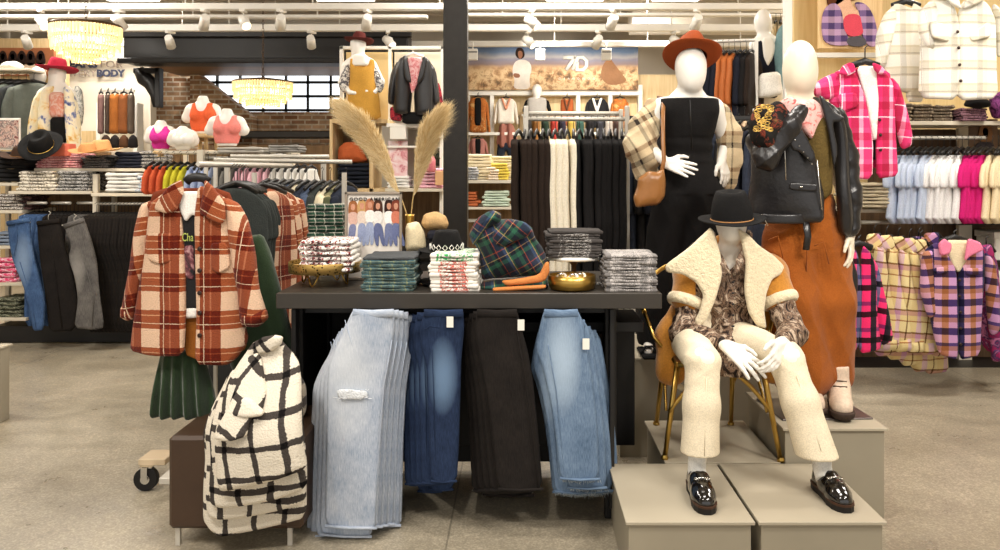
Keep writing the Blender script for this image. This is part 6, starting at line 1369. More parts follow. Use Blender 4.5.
pr = blotch('mono_sleeve', [(.45, (226, 220, 210)), (.55, (90, 86, 90))], 26)
part('sleeve', slab([(348, 62), (342, 72), (338, 86), (344, 94), (350, 88), (351, 72)], D-.06, .12, h=.012, pillow=.8), pr, t); part('sleeve', slab([(372, 62), (379, 72), (385, 86), (380, 94), (374, 88), (372, 74)], D-.06, .12, h=.012, pillow=.8), pr, t)
hat('fedora_hat', tuple(P(359, 42, D)), .17, .085, .10, fabric('burgundy_felt', (84, 34, 30), .08), None, 'burgundy hat on the mustard overalls mannequin', (-.10, .05, 0))
# leather jacket on a bust
D = 8.1
t = thing('leather_jacket', 'black leather jacket with pink tee on a hanger, left of the dark column', 'jacket', tuple(P(413, 56, D)))
lk2 = MC['black_leather']
for k, ol in enumerate([[(400, 58), (408, 56), (410, 74), (412, 92), (410, 115), (392, 113), (393, 90), (395, 68)], [(422, 56), (430, 60), (434, 74), (435, 95), (434, 114), (414, 116), (413, 92), (419, 76)]]): part('front_panel', slab(ol, D-.05, .09, bow=.05, fold=(107+k, .014, 14, .1), h=.011), lk2, t)
part('sleeve', slab([(398, 60), (391, 72), (388, 92), (388, 104), (395, 106), (397, 88), (401, 72)], D, .12, pillow=.8, h=.011, fold=(109, .01, 20)), lk2, t); part('sleeve', slab([(429, 60), (436, 70), (439, 90), (440, 104), (433, 106), (431, 88), (427, 72)], D, .12, pillow=.8, h=.011, fold=(110, .01, 20)), lk2, t)
part('lapel', slab([(402, 56), (407, 56), (412, 84), (405, 80)], D-.12, .03, h=.011), lk2, t); part('lapel', slab([(423, 56), (428, 58), (424, 78), (416, 86)], D-.12, .03, h=.011), lk2, t)
part('pink_tee', slab([(407, 57), (423, 57), (420, 78), (412, 96), (408, 78)], D-.06, .05, h=.011), blotch('pink_tee', [(.45, (220, 130, 134)), (.55, (238, 190, 188))], 24), t)
part('flannel_hem', slab([(390, 106), (402, 110), (402, 122), (390, 120)], D+.0, .06, h=.011), blotch('red_flannel', [(.45, (170, 50, 60)), (.55, (90, 30, 40))], 24), t); part('flannel_side', slab([(434, 80), (440, 84), (446, 116), (444, 132), (436, 120)], D+.05, .06, h=.011), MC['red_flannel'], t)
part('skirt', slab([(402, 112), (430, 112), (432, 124), (402, 124)], D-.0, .08, h=.011), FELTK, t)
part('hanger', MB().tube([P(404, 57, D), P(413, 53, D), P(424, 57, D)], .015, 8).tube([P(413, 53, D), P(413, 49, D), P(415, 47, D)], .004, 6), M_WHITE, t)
# tee table right of column
D = 7.3
t = thing('display_table', 'pale two-shelf table of folded tees right of the dark column', 'table', (X_(483, D), D+.2, 0))
bar(449, 517, 180, 183, M_SHELF, 'tabletop', .2, .7); bar(452, 516, 206.5, 209, M_SHELF, 'shelf', .2, .6); bar(452, 516, 219, 222, M_RAIL, 'shelf_rail', .0, .04); bar(455, 514, 183, 300, M_DOAK, 'back_panel', .5, .02)
for a in (451, 512): bar(a, a+3, 183, 320, M_WHITE, 'leg', -.08, .03)
def st2(px, D_, ytop, ybot, w, n, mat, nm, what, where, dep=.28, seed=1): stack(px, D_, ytop, ybot, w, dep, n, [mat], nm, what, where, nm.replace('_', ' '), what+'s '+where, seed=seed, jx=.02, taper=.12)
st2(466, 7.15, 167, 180, 24, 5, blotch('grey_print', [(.42, (150, 150, 154)), (.52, (226, 222, 216)), (.6, (110, 112, 120))], 40), 'folded_tee', 'grey printed tee', 'at the left of the tee table', seed=23)
st2(492, 7.15, 167, 180, 10, 5, blotch('peach_print', [(.42, (230, 200, 160)), (.55, (250, 236, 216))], 40), 'folded_tee', 'peach tee', 'left of the yellow tees', seed=24)
st2(500, 7.2, 163, 180, 18, 6, blotch('lemon_print', [(.42, (226, 200, 60)), (.52, (244, 226, 120)), (.6, (220, 190, 70))], 40), 'folded_tee', 'yellow tee', 'on the tee table by the trouser rack', seed=25)
st2(476, 7.5, 154, 180, 34, 8, fabric('ivory_tee', (236, 222, 190), .05), 'folded_tee', 'ivory tee', 'at the back of the tee table, left', seed=26)
st2(503, 7.5, 156, 180, 26, 8, fabric('ivory_tee', (236, 222, 190), .05), 'folded_tee', 'ivory tee', 'at the back of the tee table, right', seed=27)
st2(467, 7.2, 192, 206.5, 25, 5, fabric('terracotta_knit', (186, 104, 62), .12), 'folded_sweater', 'terracotta sweater', 'on the lower shelf of the tee table', seed=28)
st2(495, 7.2, 191, 206.5, 27, 6, fabric('mint_knit', (206, 220, 200), .06), 'folded_sweater', 'mint sweater', 'on the lower shelf of the tee table', seed=29)
# ================================================================ TROUSER RACK
D = 5.0
t = thing('garment_rack', 'silver perforated rack carrying brown, cream and black trousers', 'rack', (X_(575, D), D, 0))
m = MB(); coil(m, (X_(526, D), D, Z_(119, D)), (X_(628, D), D, Z_(119, D))); part('bar', m, M_RAIL, t); m = MB(); coil(m, (X_(526, D), D+.3, Z_(113.5, D+.3)), (X_(628, D), D+.3, Z_(113.5, D+.3))); part('bar', m, M_RAIL, t)
for px in (526, 627):
    for dy in (0, .3): part('post', MB().box((X_(px, D), D+dy, (Z_(106, D))/2+.01), (.028, .028, Z_(106, D)-.02), .002), M_RAIL, t)
part('foot', MB().box((X_(526, D), D+.15, .05), (.04, .7, .04), .004), M_RAIL, t); part('foot', MB().box((X_(627, D), D+.15, .05), (.04, .7, .04), .004), M_RAIL, t)
kb = fabric('espresso_crepe', (40, 30, 24), .16); kc = fabric('ivory_crepe', (232, 222, 200), .05); kk = fabric('jet_crepe', (24, 22, 22), .16)
r = hung_root('tr', 'trousers', 1.02, .36, .044, kb, 111, 0, name='trousers', h=.009)
ms = [kb]*6+[kc]*4+[kk]*8; wn = ['espresso trousers']*6+['ivory trousers']*4+['black trousers']*8
hang_row(r, 18, (X_(519, D), D, Z_(118, D)), (X_(622, D), D, Z_(118, D)), 1.42, '', 'on the silver trouser rack', 'trousers on the silver rack', mats=ms, whats=wn, jit=.08)
# ================================================================ BACK WALL: BANNER AND OUTFITS
D = 14.1
def banner():
    t = thing('wall_banner', 'desert landscape banner with a woman in white and two letters', 'banner', (X_(553, D), D, Z_(67, D)))
    m = NT('desert_print'); o = m.obj(); sx = m.n('ShaderNodeSeparateXYZ', {'Vector': o}); z = sx.outputs[2]; h = Z_(45, D)-Z_(90, D)
    nz = m.noise(m.n('ShaderNodeMapping', {'Vector': o}).outputs[0], 2.6, 5, .65); rid = m.noise(o, 1.1, 2)
    v = m.math('ADD', m.math('DIVIDE', z, h), m.math('MULTIPLY_ADD', nz, .16, -.08))
    c = m.ramp(m.math('ADD', v, .5), [(0, lin((196, 160, 116))), (.18, lin((222, 190, 142))), (.36, lin((206, 172, 126))), (.5, lin((188, 152, 116))), (.56, lin((150, 130, 128))), (.66, lin((146, 142, 156))), (.72, lin((176, 172, 172))), (.84, lin((104, 124, 152))), (1, lin((62, 80, 112)))])
    vr = m.n('ShaderNodeTexVoronoi', {'Vector': o, 'Scale': 5.5}).outputs['Distance']
    mask = m.ramp(m.math('ADD', m.math('DIVIDE', z, h), .5), [(.38, G(1)), (.55, G(0))]); rock = m.ramp(m.math('ADD', m.math('MULTIPLY', m.noise(o, 9, 8, .75, .8), .75), m.math('MULTIPLY', vr, .3)), [(.38, lin((84, 60, 46))), (.47, lin((184, 140, 98))), (.56, lin((232, 204, 160))), (.66, lin((150, 106, 72)))])
    c = m.mix(m.math('MULTIPLY', mask, .85), c, rock); m.base(c, .7)
    x0, x1 = X_(466, D), X_(638, D)
    pb = part('canvas', MB().box(((x0+x1)/2, D, (Z_(45, D)+Z_(90, D))/2), (x1-x0, .04, h), .004), m.m, t)
    def pp(nm, poly, col, e=0): part(nm, MB().prism(XZ(smooth_poly(poly, 2), D), D-.024-e, D-.02), fabric('print_%d_%d_%d' % col, col, .1), pb)
    # woman in white
    pp('printed_dress', [(514, 62), (522, 59), (530, 62), (532, 70), (529, 78), (531, 89.5), (513, 89.5), (515, 80), (512, 72)], (228, 218, 206)); pp('printed_hair', [(516, 49), (520, 47), (524, 50), (525, 57), (520, 60), (515, 56)], (48, 34, 28), .001); pp('printed_face', [(518, 51), (522, 51), (523, 56), (520, 60), (518, 56)], (150, 104, 80), .002); pp('printed_hands', [(513, 73), (520, 74), (520, 78), (514, 78)], (150, 104, 80), .002)
    pp('printed_rock', [(600, 74), (604, 62), (610, 58), (614, 64), (622, 74), (628, 82), (612, 86), (603, 82)], (158, 116, 84))
    # logo
    m = MB()
    def stroke(pts, r=.035): m.tube([P(x, y, D-.03) for x, y in pts], [(r, .006)]*len(pts), 6, up=(0, -1, 0))
    stroke([(563, 57.5), (576, 57.5)]); stroke([(575, 57.5), (566, 70)])
    part('logo_seven', m, M_WHITE, pb); m = MB()
    stroke([(572.5, 70), (578, 57.5), (583, 57.5), (586.5, 61), (586.5, 66.5), (583, 70), (577, 70), (577, 62)]); part('logo_d', m, M_WHITE, pb)
    for a, ch in zip((558.5, 563.5, 567.5, 571.8, 577, 582.2, 587.4, 592.4), 'DIAMONDS'): textfit(ch, 'lettering', X_(a, D), X_(a+(2.2 if ch != 'I' else .6), D), Z_(79.8, D), D-.025, .05, M_WHITE, pb)
banner()
def outfit(px, y0, y1, w, mat, label, cat, D=14.0, sleeve=True, inner=None, vneck=None, trim=None, hem=None, skirt=None, head_=False, slen=.8):
    """front-facing top on a hanger, drawn around centre px"""
    t = thing(cat if cat != 'top' else 'hanging_blouse', label, cat, tuple(P(px, y0, D))); h = y1-y0; hw = w*.5
    b = [(px-w*.14, y0), (px-hw*.62, y0+h*.06), (px-hw*.66, y0+h*.3), (px-hw*.62, y0+h*.7), (px-hw*.68, y1), (px+hw*.68, y1), (px+hw*.62, y0+h*.7), (px+hw*.66, y0+h*.3), (px+hw*.62, y0+h*.06), (px+w*.14, y0), (px, y0+h*.08)]
    part('body', slab(b, D-.03, .12, h=.018, fold=(int(px), .012, 12), pillow=.5), mat, t)
    if sleeve:
        for s in (-1, 1): part('sleeve', slab([(px+s*hw*.5, y0+h*.06), (px+s*hw*.8, y0+h*.18), (px+s*hw*1.0, y0+h*slen), (px+s*hw*.78, y0+h*slen+1), (px+s*hw*.6, y0+h*.45)], D, .11, h=.018, pillow=.7), mat if not trim else trim, t)
    if inner: part('inner_layer', slab([(px-w*.13, y0+h*.02), (px+w*.13, y0+h*.02), (px+w*.13, y0+h*.8), (px-w*.13, y0+h*.8)], D-.08, .06, h=.016), inner, t)
    if vneck: part('neck_trim', slab([(px-w*.2, y0), (px-w*.1, y0), (px, y0+h*.32), (px+w*.1, y0), (px+w*.2, y0), (px+w*.04, y0+h*.46), (px-w*.04, y0+h*.46)], D-.11, .05, h=.014, it=0), vneck, t)
    if head_: part('head_form', FB(px-6, y0-14, px+6, y0+3, D, .14, .016).ell(tuple(P(px, y0-6, D)), (.085, .09, .12), 0).cone(tuple(P(px, y0-3, D)), tuple(P(px, y0+2, D)), .045, .05, .03).mb(), M_MANNE, t)
    else: part('hanger', MB().tube([P(px-w*.22, y0+.6, D), P(px, y0-1.2, D), P(px+w*.22, y0+.6, D)], .014, 6).tube([P(px, y0-1, D), P(px, y0-3.5, D), P(px+.8, y0-4.5, D)], .008, 6), M_BLACK, t)
    return t
br_o = blotch('amber_knit', [(.42, (188, 112, 50)), (.55, (150, 84, 40)), (.62, (206, 160, 100))], 9)
outfit(478, 97, 133, 26, br_o, 'amber patterned cardigan over black vest hanging right of the column', 'cardigan', inner=FELTK, slen=1.0)
outfit(506, 98, 124, 26, fabric('ivory_knit', (230, 222, 208), .06), 'ivory sweater hanging above the rust pleated skirt', 'sweater', slen=1.0, vneck=fabric('peach_trim', (214, 150, 120), .05))
solo('pleated_skirt', slab([(500, 123), (513, 123), (518, 142), (516, 148), (498, 148), (496, 142)], 14.0, .12, h=.016, yf=lambda X, Z: .03*np.sin(46*X)), fabric('rose_brown', (160, 106, 92), .12), 'rose brown pleated skirt below the ivory sweater', 'skirt')
outfit(537, 97, 118, 30, fabric('heather_grey', (170, 164, 156), .08), 'grey tee with black sleeves on the wall mannequin above trouser rack', 'tee', head_=True, trim=FELTK, slen=.7)
outfit(567, 98, 126, 20, fabric('rust_vest', (160, 84, 46), .1), 'rust knitted vest hanging behind the trouser rack', 'vest', sleeve=False, vneck=fabric('cocoa_trim', (96, 60, 40)))
outfit(597, 98, 128, 28, fabric('black_cardigan', (34, 34, 36)), 'black sweater with white V trim hanging behind the trouser rack', 'sweater', vneck=M_WHITE, slen=.8)
outfit(620, 98, 128, 22, br_o, 'amber patterned sweater hanging rightmost behind the trouser rack', 'sweater', slen=.8)
outfit(478, 138, 160, 22, fabric('dusty_rose', (176, 120, 110), .1), 'dusty rose blazer on the lower wall rail right of the column', 'blazer', inner=FELTK)
solo('denim_shorts', slab([(498, 142), (515, 142), (517, 158), (508, 158), (506, 150), (504, 158), (496, 158)], 14.0, .1, h=.016), dn3, 'dark denim shorts under the rose brown skirt', 'shorts')
t = thing('wall_rail', 'white rail along the back display wall under the outfits', 'rail', tuple(P(550, 134, 14.1)))
part('bar', MB().box(tuple(P(550, 134, 14.05)), (X_(640, 14)-X_(466, 14), .2, .05), .004), M_WHITE, t)
for i, (px, c, nm) in enumerate([(528, (60, 56, 54), 'charcoal'), (536, (160, 110, 60), 'ochre'), (545, (44, 60, 48), 'bottle green'), (554, (190, 70, 60), 'red'), (562, (50, 46, 60), 'plum black'), (571, (210, 180, 90), 'mustard'), (580, (60, 90, 80), 'teal'), (590, (40, 38, 40), 'black'), (600, (60, 60, 66), 'slate'), (609, (200, 190, 180), 'ecru'), (617, (70, 50, 44), 'chocolate')]):
    outfit(px, 118 if i % 2 else 119, 150, 12, fabric('wallrow_%d' % i, c, .12), nm+' garment in the lower row behind the trouser rack', 'garment', D=12.6, sleeve=False)
t = thing('garment_rail', 'thin white rail with the lower row behind the trouser rack', 'rail', tuple(P(572, 116, 12.6)))
part('bar', MB().box(tuple(P(572, 115, 12.6)), (1.55, .03, .03), .002), M_WHITE, t)
for px in (524, 622): part('post', MB().box((X_(px, 12.6), 12.6, Z_(114, 12.6)/2), (.03, .03, Z_(114, 12.6)), .002), M_WHITE, t)
# slogan wall and photo banner on the left
D = 12.15
t = thing('wall_slogan_sign', 'navy and grey slogan lettering on the white wall behind the chandelier', 'sign', tuple(P(96, 68, D)))
nv = plain('navy_letter', (58, 62, 82), .6); lg = plain('grey_letter', (166, 150, 138), .6); hh = Z_(60, D)-Z_(67, D)
def word(s, x0, x1, y, m, b, hh=hh): textfit(s, 'lettering', X_(x0, D), X_(x1, D), Z_(y, D), D-.01, hh*1.36, m, t, bold=b, ext=.006)
word('JEANS', 66.5, 99, 67.5, nv, .006); word('FOR', 100, 122, 67.5, lg, 0); word('EVERY', 66.5, 96, 76.5, lg, 0); word('BODY', 97, 125, 76.5, nv, .006)
D = 11.6
t = thing('wall_banner', 'brown photo banner of long-haired women at the top left', 'banner', tuple(P(24, 60, D)))
pb = part('canvas', MB().box(tuple(P(20, 62, D)), (X_(56, D)-X_(-14, D), .05, Z_(48, D)-Z_(76, D)), .004), plain('copper_backdrop', (150, 92, 58), .7), t)
for i, hx in enumerate((4, 14, 23, 32, 42)):
    for nm, poly, c in (('printed_hair', [(hx-4, 54), (hx, 50), (hx+4, 54), (hx+5, 66), (hx-5, 66)], (40, 26, 22)), ('printed_face', [(hx-2, 54), (hx+2, 54), (hx+2, 59), (hx, 61), (hx-2, 59)], (196, 140, 110)), ('printed_top', [(hx-5, 63), (hx+5, 63), (hx+6, 75), (hx-6, 75)], (222, 196, 170))):
        part(nm, MB().prism(XZ(smooth_poly(poly, 2), D), D-.03-.002*i, D-.02), fabric('p_%d_%d_%d' % c, c, .1), pb)
struct('wall_left_wing', MB().box((X_(20, D), D+.15, 1.7), (X_(60, D)-X_(-20, D), .2, 3.4)), M_TAN)
# bays behind the tie-dye mannequin
t = thing('wardrobe_bay', 'wall bay of pale oak with a rail of brown jackets below the slogan', 'bay', (X_(105, 11.8), 11.9, 0))
part('back_panel', MB().box((X_(83, 11.8), 12.0, .95+.1), (X_(97, 11.8)-X_(68, 11.8), .04, 2.1)), M_TAN, t); part('back_panel', MB().box((X_(118, 11.8), 12.0, 1.05), (X_(136, 11.8)-X_(99, 11.8), .04, 2.4)), plain('pale_panel', (226, 214, 190), .7), t)
for px in (67, 98, 135): part('post', MB().box((X_(px, 11.8), 11.9, 1.25), (.06, .2, 2.5), .003), M_WHITE, t)
part('bar', MB().box((X_(117, 11.8), 11.8, Z_(91, 11.8)), (X_(134, 11.8)-X_(99, 11.8), .03, .03)), M_RAIL, t)
for i, (px, c, nm, w) in enumerate([(101, (120, 90, 84), 'mauve patterned', 9), (108, (70, 56, 48), 'dark brown', 9), (115, (156, 92, 40), 'cognac suede', 16), (124, (130, 76, 40), 'chestnut suede', 16), (131, (90, 76, 64), 'taupe', 10)]):
    outfit(px, 93, 134, w, fabric('bay_%d' % i, c, .16), nm+' jacket on the rail below the slogan', 'jacket', D=11.6-.02*i, sleeve=w > 12, slen=.9)
for i in range(4): solo('handbag', slab([(102+i*9, 138), (106+i*9, 134), (110+i*9, 138), (111+i*9, 148), (101+i*9, 148)], 11.3, .12, h=.016, pillow=.6), fabric('bagtone_%d' % i, [(60, 44, 36), (40, 34, 32), (90, 60, 40), (34, 30, 30)][i], .1), ['umber', 'near black', 'chestnut brown', 'jet black'][i]+' bag on the shelf under the suede jackets', 'bag')
solo('hanging_blouse', slab([(76, 84), (82, 90), (84, 110), (82, 126), (74, 128), (72, 100)], 9.2, .1, h=.014, fold=(120, .01, 14)), blotch('grey_speckle', [(.45, (190, 186, 176)), (.58, (120, 120, 116))], 30), 'speckled grey blouse hanging right of the tie-dye mannequin', 'blouse')
grn = [fabric('sage_%d' % i, c, .15) for i, c in enumerate([(92, 96, 88), (60, 64, 62), (110, 112, 100), (76, 80, 72), (50, 52, 52)])]
r = hung_root('lf', 'coat', .62, .5, .09, grn[0], 121, .4, name='hung_coat', h=.014)
hang_row(r, 6, (X_(-4, 8.4), 8.4, Z_(72, 8.4)), (X_(34, 8.4), 8.4, Z_(73, 8.4)), .9, '', 'at the top left beside the tie-dye mannequin', 'coats hanging at the top left', mats=[grn[i % 5] for i in range(6)], whats=['sage grey coat', 'dark slate coat', 'pale olive coat', 'moss coat', 'charcoal coat', 'sage grey coat'])
t = thing('garment_rail', 'pale shelf rail over the grey coats at the top left', 'rail', tuple(P(15, 72, 8.4))); part('bar', MB().box(tuple(P(12, 71, 8.4)), (.5, .3, .025), .003), M_SHELF, t); 
for px in (-8, 36): part('post', MB().box((X_(px, 8.5), 8.6, Z_(71, 8.5)/2), (.03, .03, Z_(71, 8.5)), .002), M_SHELF, t)
solo('fur_hat', slab([(0, 68), (6, 62), (16, 61), (24, 66), (20, 71), (2, 71)], 8.35, .2, pillow=.8, h=.012, fold=(122, .02, 20, .5)), fabric('ivory_fur', (236, 230, 214), .06, bump=.9), 'ivory soft hat on the rail at the top left', 'hat')
# ================================================================ CENTRE-RIGHT HANGING CLUSTER
D = 6.9
t = thing('garment_rack', 'tall rack of rust and black tops between the two standing mannequins', 'rack', (X_(742, D), D, 0))
m = MB(); coil(m, (X_(700, D), D, Z_(42, D)), (X_(757, D), D, Z_(40, D))); part('bar', m, M_WMETAL, t)
for px in (701, 756): part('post', MB().box((X_(px, D), D, Z_(40, D)/2), (.03, .03, Z_(40, D)), .002), M_WMETAL, t)
m = MB(); coil(m, (X_(728, D), D-.1, Z_(112, D)), (X_(772, D), D-.1, Z_(110, D))); part('bar', m, M_WMETAL, t)
rs = fabric('rust_satin', (176, 98, 48), .12, 9, .2, 160, .6); nb = fabric('blue_black', (26, 28, 38), .15); ind = fabric('indigo_satin', (50, 40, 140), .1, 9, .2, 160, .5)
r = hung_root('cr', 'blouse', .58, .42, .06, rs, 123, .38, name='hung_blouse', h=.012)
hang_row(r, 9, (X_(706, D), D, Z_(42, D)), (X_(752, D), D, Z_(41, D)), 1.05, '', 'on the tall rack between the standing mannequins', 'tops on the tall rack', mats=[ind, nb, nb, rs, rs, rs, nb, kk, kb], whats=['indigo top', 'blue black jacket', 'blue black jacket', 'rust top', 'rust top', 'rust top', 'blue black jacket', 'black top', 'espresso top'])
fl = [blotch('jungle_%d' % i, c, 14, 1) for i, c in enumerate([[(.4, (60, 66, 48)), (.55, (170, 150, 110)), (.65, (90, 50, 34))], [(.4, (196, 170, 140)), (.55, (120, 84, 60)), (.65, (60, 50, 40))], [(.4, (84, 90, 80)), (.55, (150, 130, 104)), (.65, (40, 44, 36))]])]
r = hung_root('cl', 'blouse', .62, .42, .06, fl[0], 124, .3, name='hung_blouse', h=.012)
hang_row(r, 8, (X_(722, D-.6), D-.6, Z_(108, D-.6)), (X_(775, D-.6), D-.6, Z_(108, D-.6)), 1.05, '', 'on the lower rail between the standing mannequins', 'tops on the lower rail of the tall rack', mats=[fl[1], fl[0], fl[2], fl[1], FELTK, fabric('blush_satin', (222, 170, 156), .08), FELTK, fl[2]], whats=['beige print top', 'jungle print top', 'sage print top', 'beige print top', 'black top', 'blush pink top', 'black top', 'sage print top'])
# mannequin head with blazer, denim and tote
D = 7.3
t = thing('mannequin', 'white mannequin in black blazer high between the standing mannequins', 'mannequin', tuple(P(768, 100, D)))
f = FB(742, 4, 800, 110, D, .3, .011); hd = P(763, 22, D); f.ell(hd, (.078, .09, .115), .02).cone(hd, P(764, 42, D), .045, .05, .03); f.cone(P(756, 46, D), P(776, 46, D), .06, .06, .03); f.cone(P(766, 48, D), P(767, 96, D), .13, .14, .04, ((0, 1, 0), 1.3)); part('body', f.mb(), M_MANNE, t)
part('blazer', slab([(756, 42), (762, 40), (767, 62), (772, 42), (779, 44), (782, 70), (780, 98), (756, 98), (754, 66)], D-.12, .1, bow=.05, h=.012, fold=(126, .012, 12)), nb, t); part('white_shirt', slab([(762, 38), (772, 36), (776, 48), (772, 60), (767, 68), (763, 56)], D-.15, .06, h=.012), M_WHITE, t)
solo('denim_jacket', slab([(778, 30), (786, 20), (791, 22), (790, 50), (788, 84), (780, 92), (777, 74), (775, 52)], D-.2, .12, bow=.04, h=.012, fold=(127, .02, 14, .1)), fabric('teal_denim', (112, 142, 144), .12), 'teal washed denim jacket hanging by the white upright', 'jacket')
solo('tote_bag', slab([(758, 74), (780, 71), (783, 94), (770, 98), (757, 98)], D-.35, .1, h=.011, fold=(128, .01, 14)), fabric('white_leather', (236, 232, 222), .04, 9, .1, 100, .5), 'white leather tote on the mannequin in the black blazer', 'bag')
r = hung_root('kh', 'coat', .6, .4, .05, fabric('stone_knit', (196, 180, 150)), 125, .3, name='hung_coat', h=.012)
hang_row(r, 4, (X_(776, 7.6), 7.6, Z_(12, 7.6)), (X_(790, 7.6), 7.6, Z_(12, 7.6)), 1.2, 'stone coat', 'high behind the teal denim jacket', 'stone coats behind the teal denim jacket')
t = thing('garment_rail', 'short pale rail carrying the stone coats near the ceiling', 'rail', tuple(P(783, 12, 7.6))); part('bar', MB().box(tuple(P(783, 12, 7.6)), (.3, .03, .03), .003), M_RAIL, t); part('post', MB().box((X_(792, 7.6), 7.6, Z_(10, 7.6)/2), (.03, .03, Z_(10, 7.6)), .002), M_RAIL, t)
# dark rack behind the black jumpsuit
D = 5.7
t = thing('garment_rack', 'dark rack of black jackets behind the black jumpsuit mannequin', 'rack', (X_(690, D), D, 0))
part('bar', MB().box((X_(692, D), D, Z_(118, D)), (X_(765, D)-X_(632, D), .03, .03), .003), M_BLACK, t)
for px in (633, 764): part('post', MB().box((X_(px, D), D, Z_(118, D)/2), (.03, .03, Z_(118, D)), .002), M_WMETAL, t)
r = hung_root('bk', 'coat', .95, .46, .06, kk, 129, .5, name='hung_coat', h=.012)
hang_row(r, 14, (X_(637, D), D, Z_(116, D)), (X_(758, D), D, Z_(116, D)), .9, '', 'behind the black jumpsuit mannequin', 'dark coats behind the black jumpsuit', mats=[dn3 if i % 4 == 1 else (kk if i % 3 else nb) for i in range(14)], whats=['ink denim coat' if i % 4 == 1 else ('black coat' if i % 3 else 'blue black coat') for i in range(14)])
D = 6.0
struct('wall_fixture_back', MB().box((X_(700, D), D+.5, .95), (1.3, .05, 1.7)), M_BLACK)
# ================================================================ RIGHT WALL FIXTURE
D = 6.75
struct('wall_right_fixture', MB().box(((X_(797, D)+X_(1060, D))/2, D+.1, 1.6), (X_(1060, D)-X_(797, D), .06, 3.2)), m_wood('straw_panel', (222, 190, 128), (240, 214, 158), 1.0, .55, (1, 1, .05)))
for px in (796, ): struct('trim_fixture_upright', MB().box((X_(px, 6.3), 6.5, 1.6), (.06, .06, 3.2), .004), M_WHITE)
D = 6.2
t = thing('shelving_unit', 'white shelving fixture on the right wall with tees and checked jackets', 'shelving', (X_(920, D), D+.2, 0))
def rb(x0, x1, y0, y1, mat, nm, dd=0, dp=.05): part(nm, MB().box(((X_(x0, D)+X_(x1, D))/2, D+dd, (Z_(y0, D)+Z_(y1, D))/2), (abs(X_(x1, D)-X_(x0, D)), dp, abs(Z_(y0, D)-Z_(y1, D))), .002), mat, t)
rb(893, 1060, 121, 125, M_SHELF, 'shelf', .25, .5); rb(846, 925, 208.5, 212, M_SHELF, 'shelf', .15, .5); rb(960, 1060, 224, 226, M_BLACK, 'shelf', .3, .4); rb(960, 1060, 262, 264, M_BLACK, 'shelf', .3, .4); rb(960, 1060, 300, 302, M_BLACK, 'shelf', .3, .4)
rb(815, 892, 51, 56, M_RAIL, 'rail_cover', .1, .04); rb(893, 897, 56, 125, M_WHITE, 'upright', .4, .05); rb(987, 1001, 118, 380, plain('cream_post', (226, 216, 196), .5), 'upright', .42, .05); rb(845, 849, 180, 375, M_DOAK, 'upright', .4, .05)
rb(846, 1060, 212, 372, m_wood('umber_panel', (70, 52, 36), (110, 84, 58), 1.2, .6), 'back_panel', .5, .02); rb(896, 1060, 126, 212, MC['umber_panel'], 'back_panel', .5, .02); rb(846, 1060, 372, 378, M_BLACK, 'kick_board', .35, .4)
m = MB(); coil(m, (X_(908, D), D-.02, Z_(138, D)), (X_(984, D), D-.02, Z_(138, D))); part('bar', m, M_RAIL, t); m = MB(); coil(m, (X_(858, D), D-.05, Z_(222, D)), (X_(898, D), D-.05, Z_(222, D))); part('bar', m, M_RAIL, t)
# poster of a woman in a flannel
D = 6.55
t = thing('framed_poster', 'large poster of a woman in a purple checked shirt, top right', 'poster', tuple(P(850, 25, D)))
pb = part('frame', MB().box(((X_(818, D)+X_(882, D))/2, D, (Z_(-30, D)+Z_(49, D))/2), (X_(882, D)-X_(818, D), .03, Z_(-30, D)-Z_(49, D)), .004), m_wood('poster_wood', (216, 176, 120), (238, 206, 152), 2), t)
pf = plaid('poster_flannel', [(0, (150, 120, 170)), (.5, (70, 56, 100))], [(0, (220, 180, 200)), (.5, (90, 70, 110))], .1, .1)
for nm, poly, mt in (('printed_hair', [(826, -10), (836, -20), (856, -20), (862, -5), (852, 2), (846, -2), (836, 6), (826, 8)], fabric('auburn', (96, 54, 30), .2)), ('printed_skin', [(836, -4), (848, -4), (850, 8), (862, 14), (858, 22), (840, 22), (832, 12)], fabric('print_skin', (232, 184, 150), .04)), ('printed_camisole', [(840, 16), (858, 14), (860, 26), (862, 36), (844, 38)], fabric('coral_print', (222, 80, 96), .06)),
    ('printed_shirt', [(832, 2), (840, 10), (842, 26), (846, 38), (852, 46), (824, 46), (820, 30), (822, 10)], pf), ('printed_shirt', [(852, 2), (864, 4), (872, 16), (876, 34), (876, 47), (866, 47), (860, 34), (858, 14)], pf), ('printed_hand', [(838, 28), (846, 25), (847, 32), (840, 35)], MC['print_skin']), ('printed_hand', [(862, 26), (872, 22), (878, 26), (868, 32)], MC['print_skin']), ('printed_trousers', [(844, 38), (862, 36), (866, 47), (846, 47)], fabric('print_grey', (90, 86, 90)))):
    part(nm, MB().prism(XZ(smooth_poly(poly, 2), D), D-.022-.001*len(nm), D-.012), mt, pb)
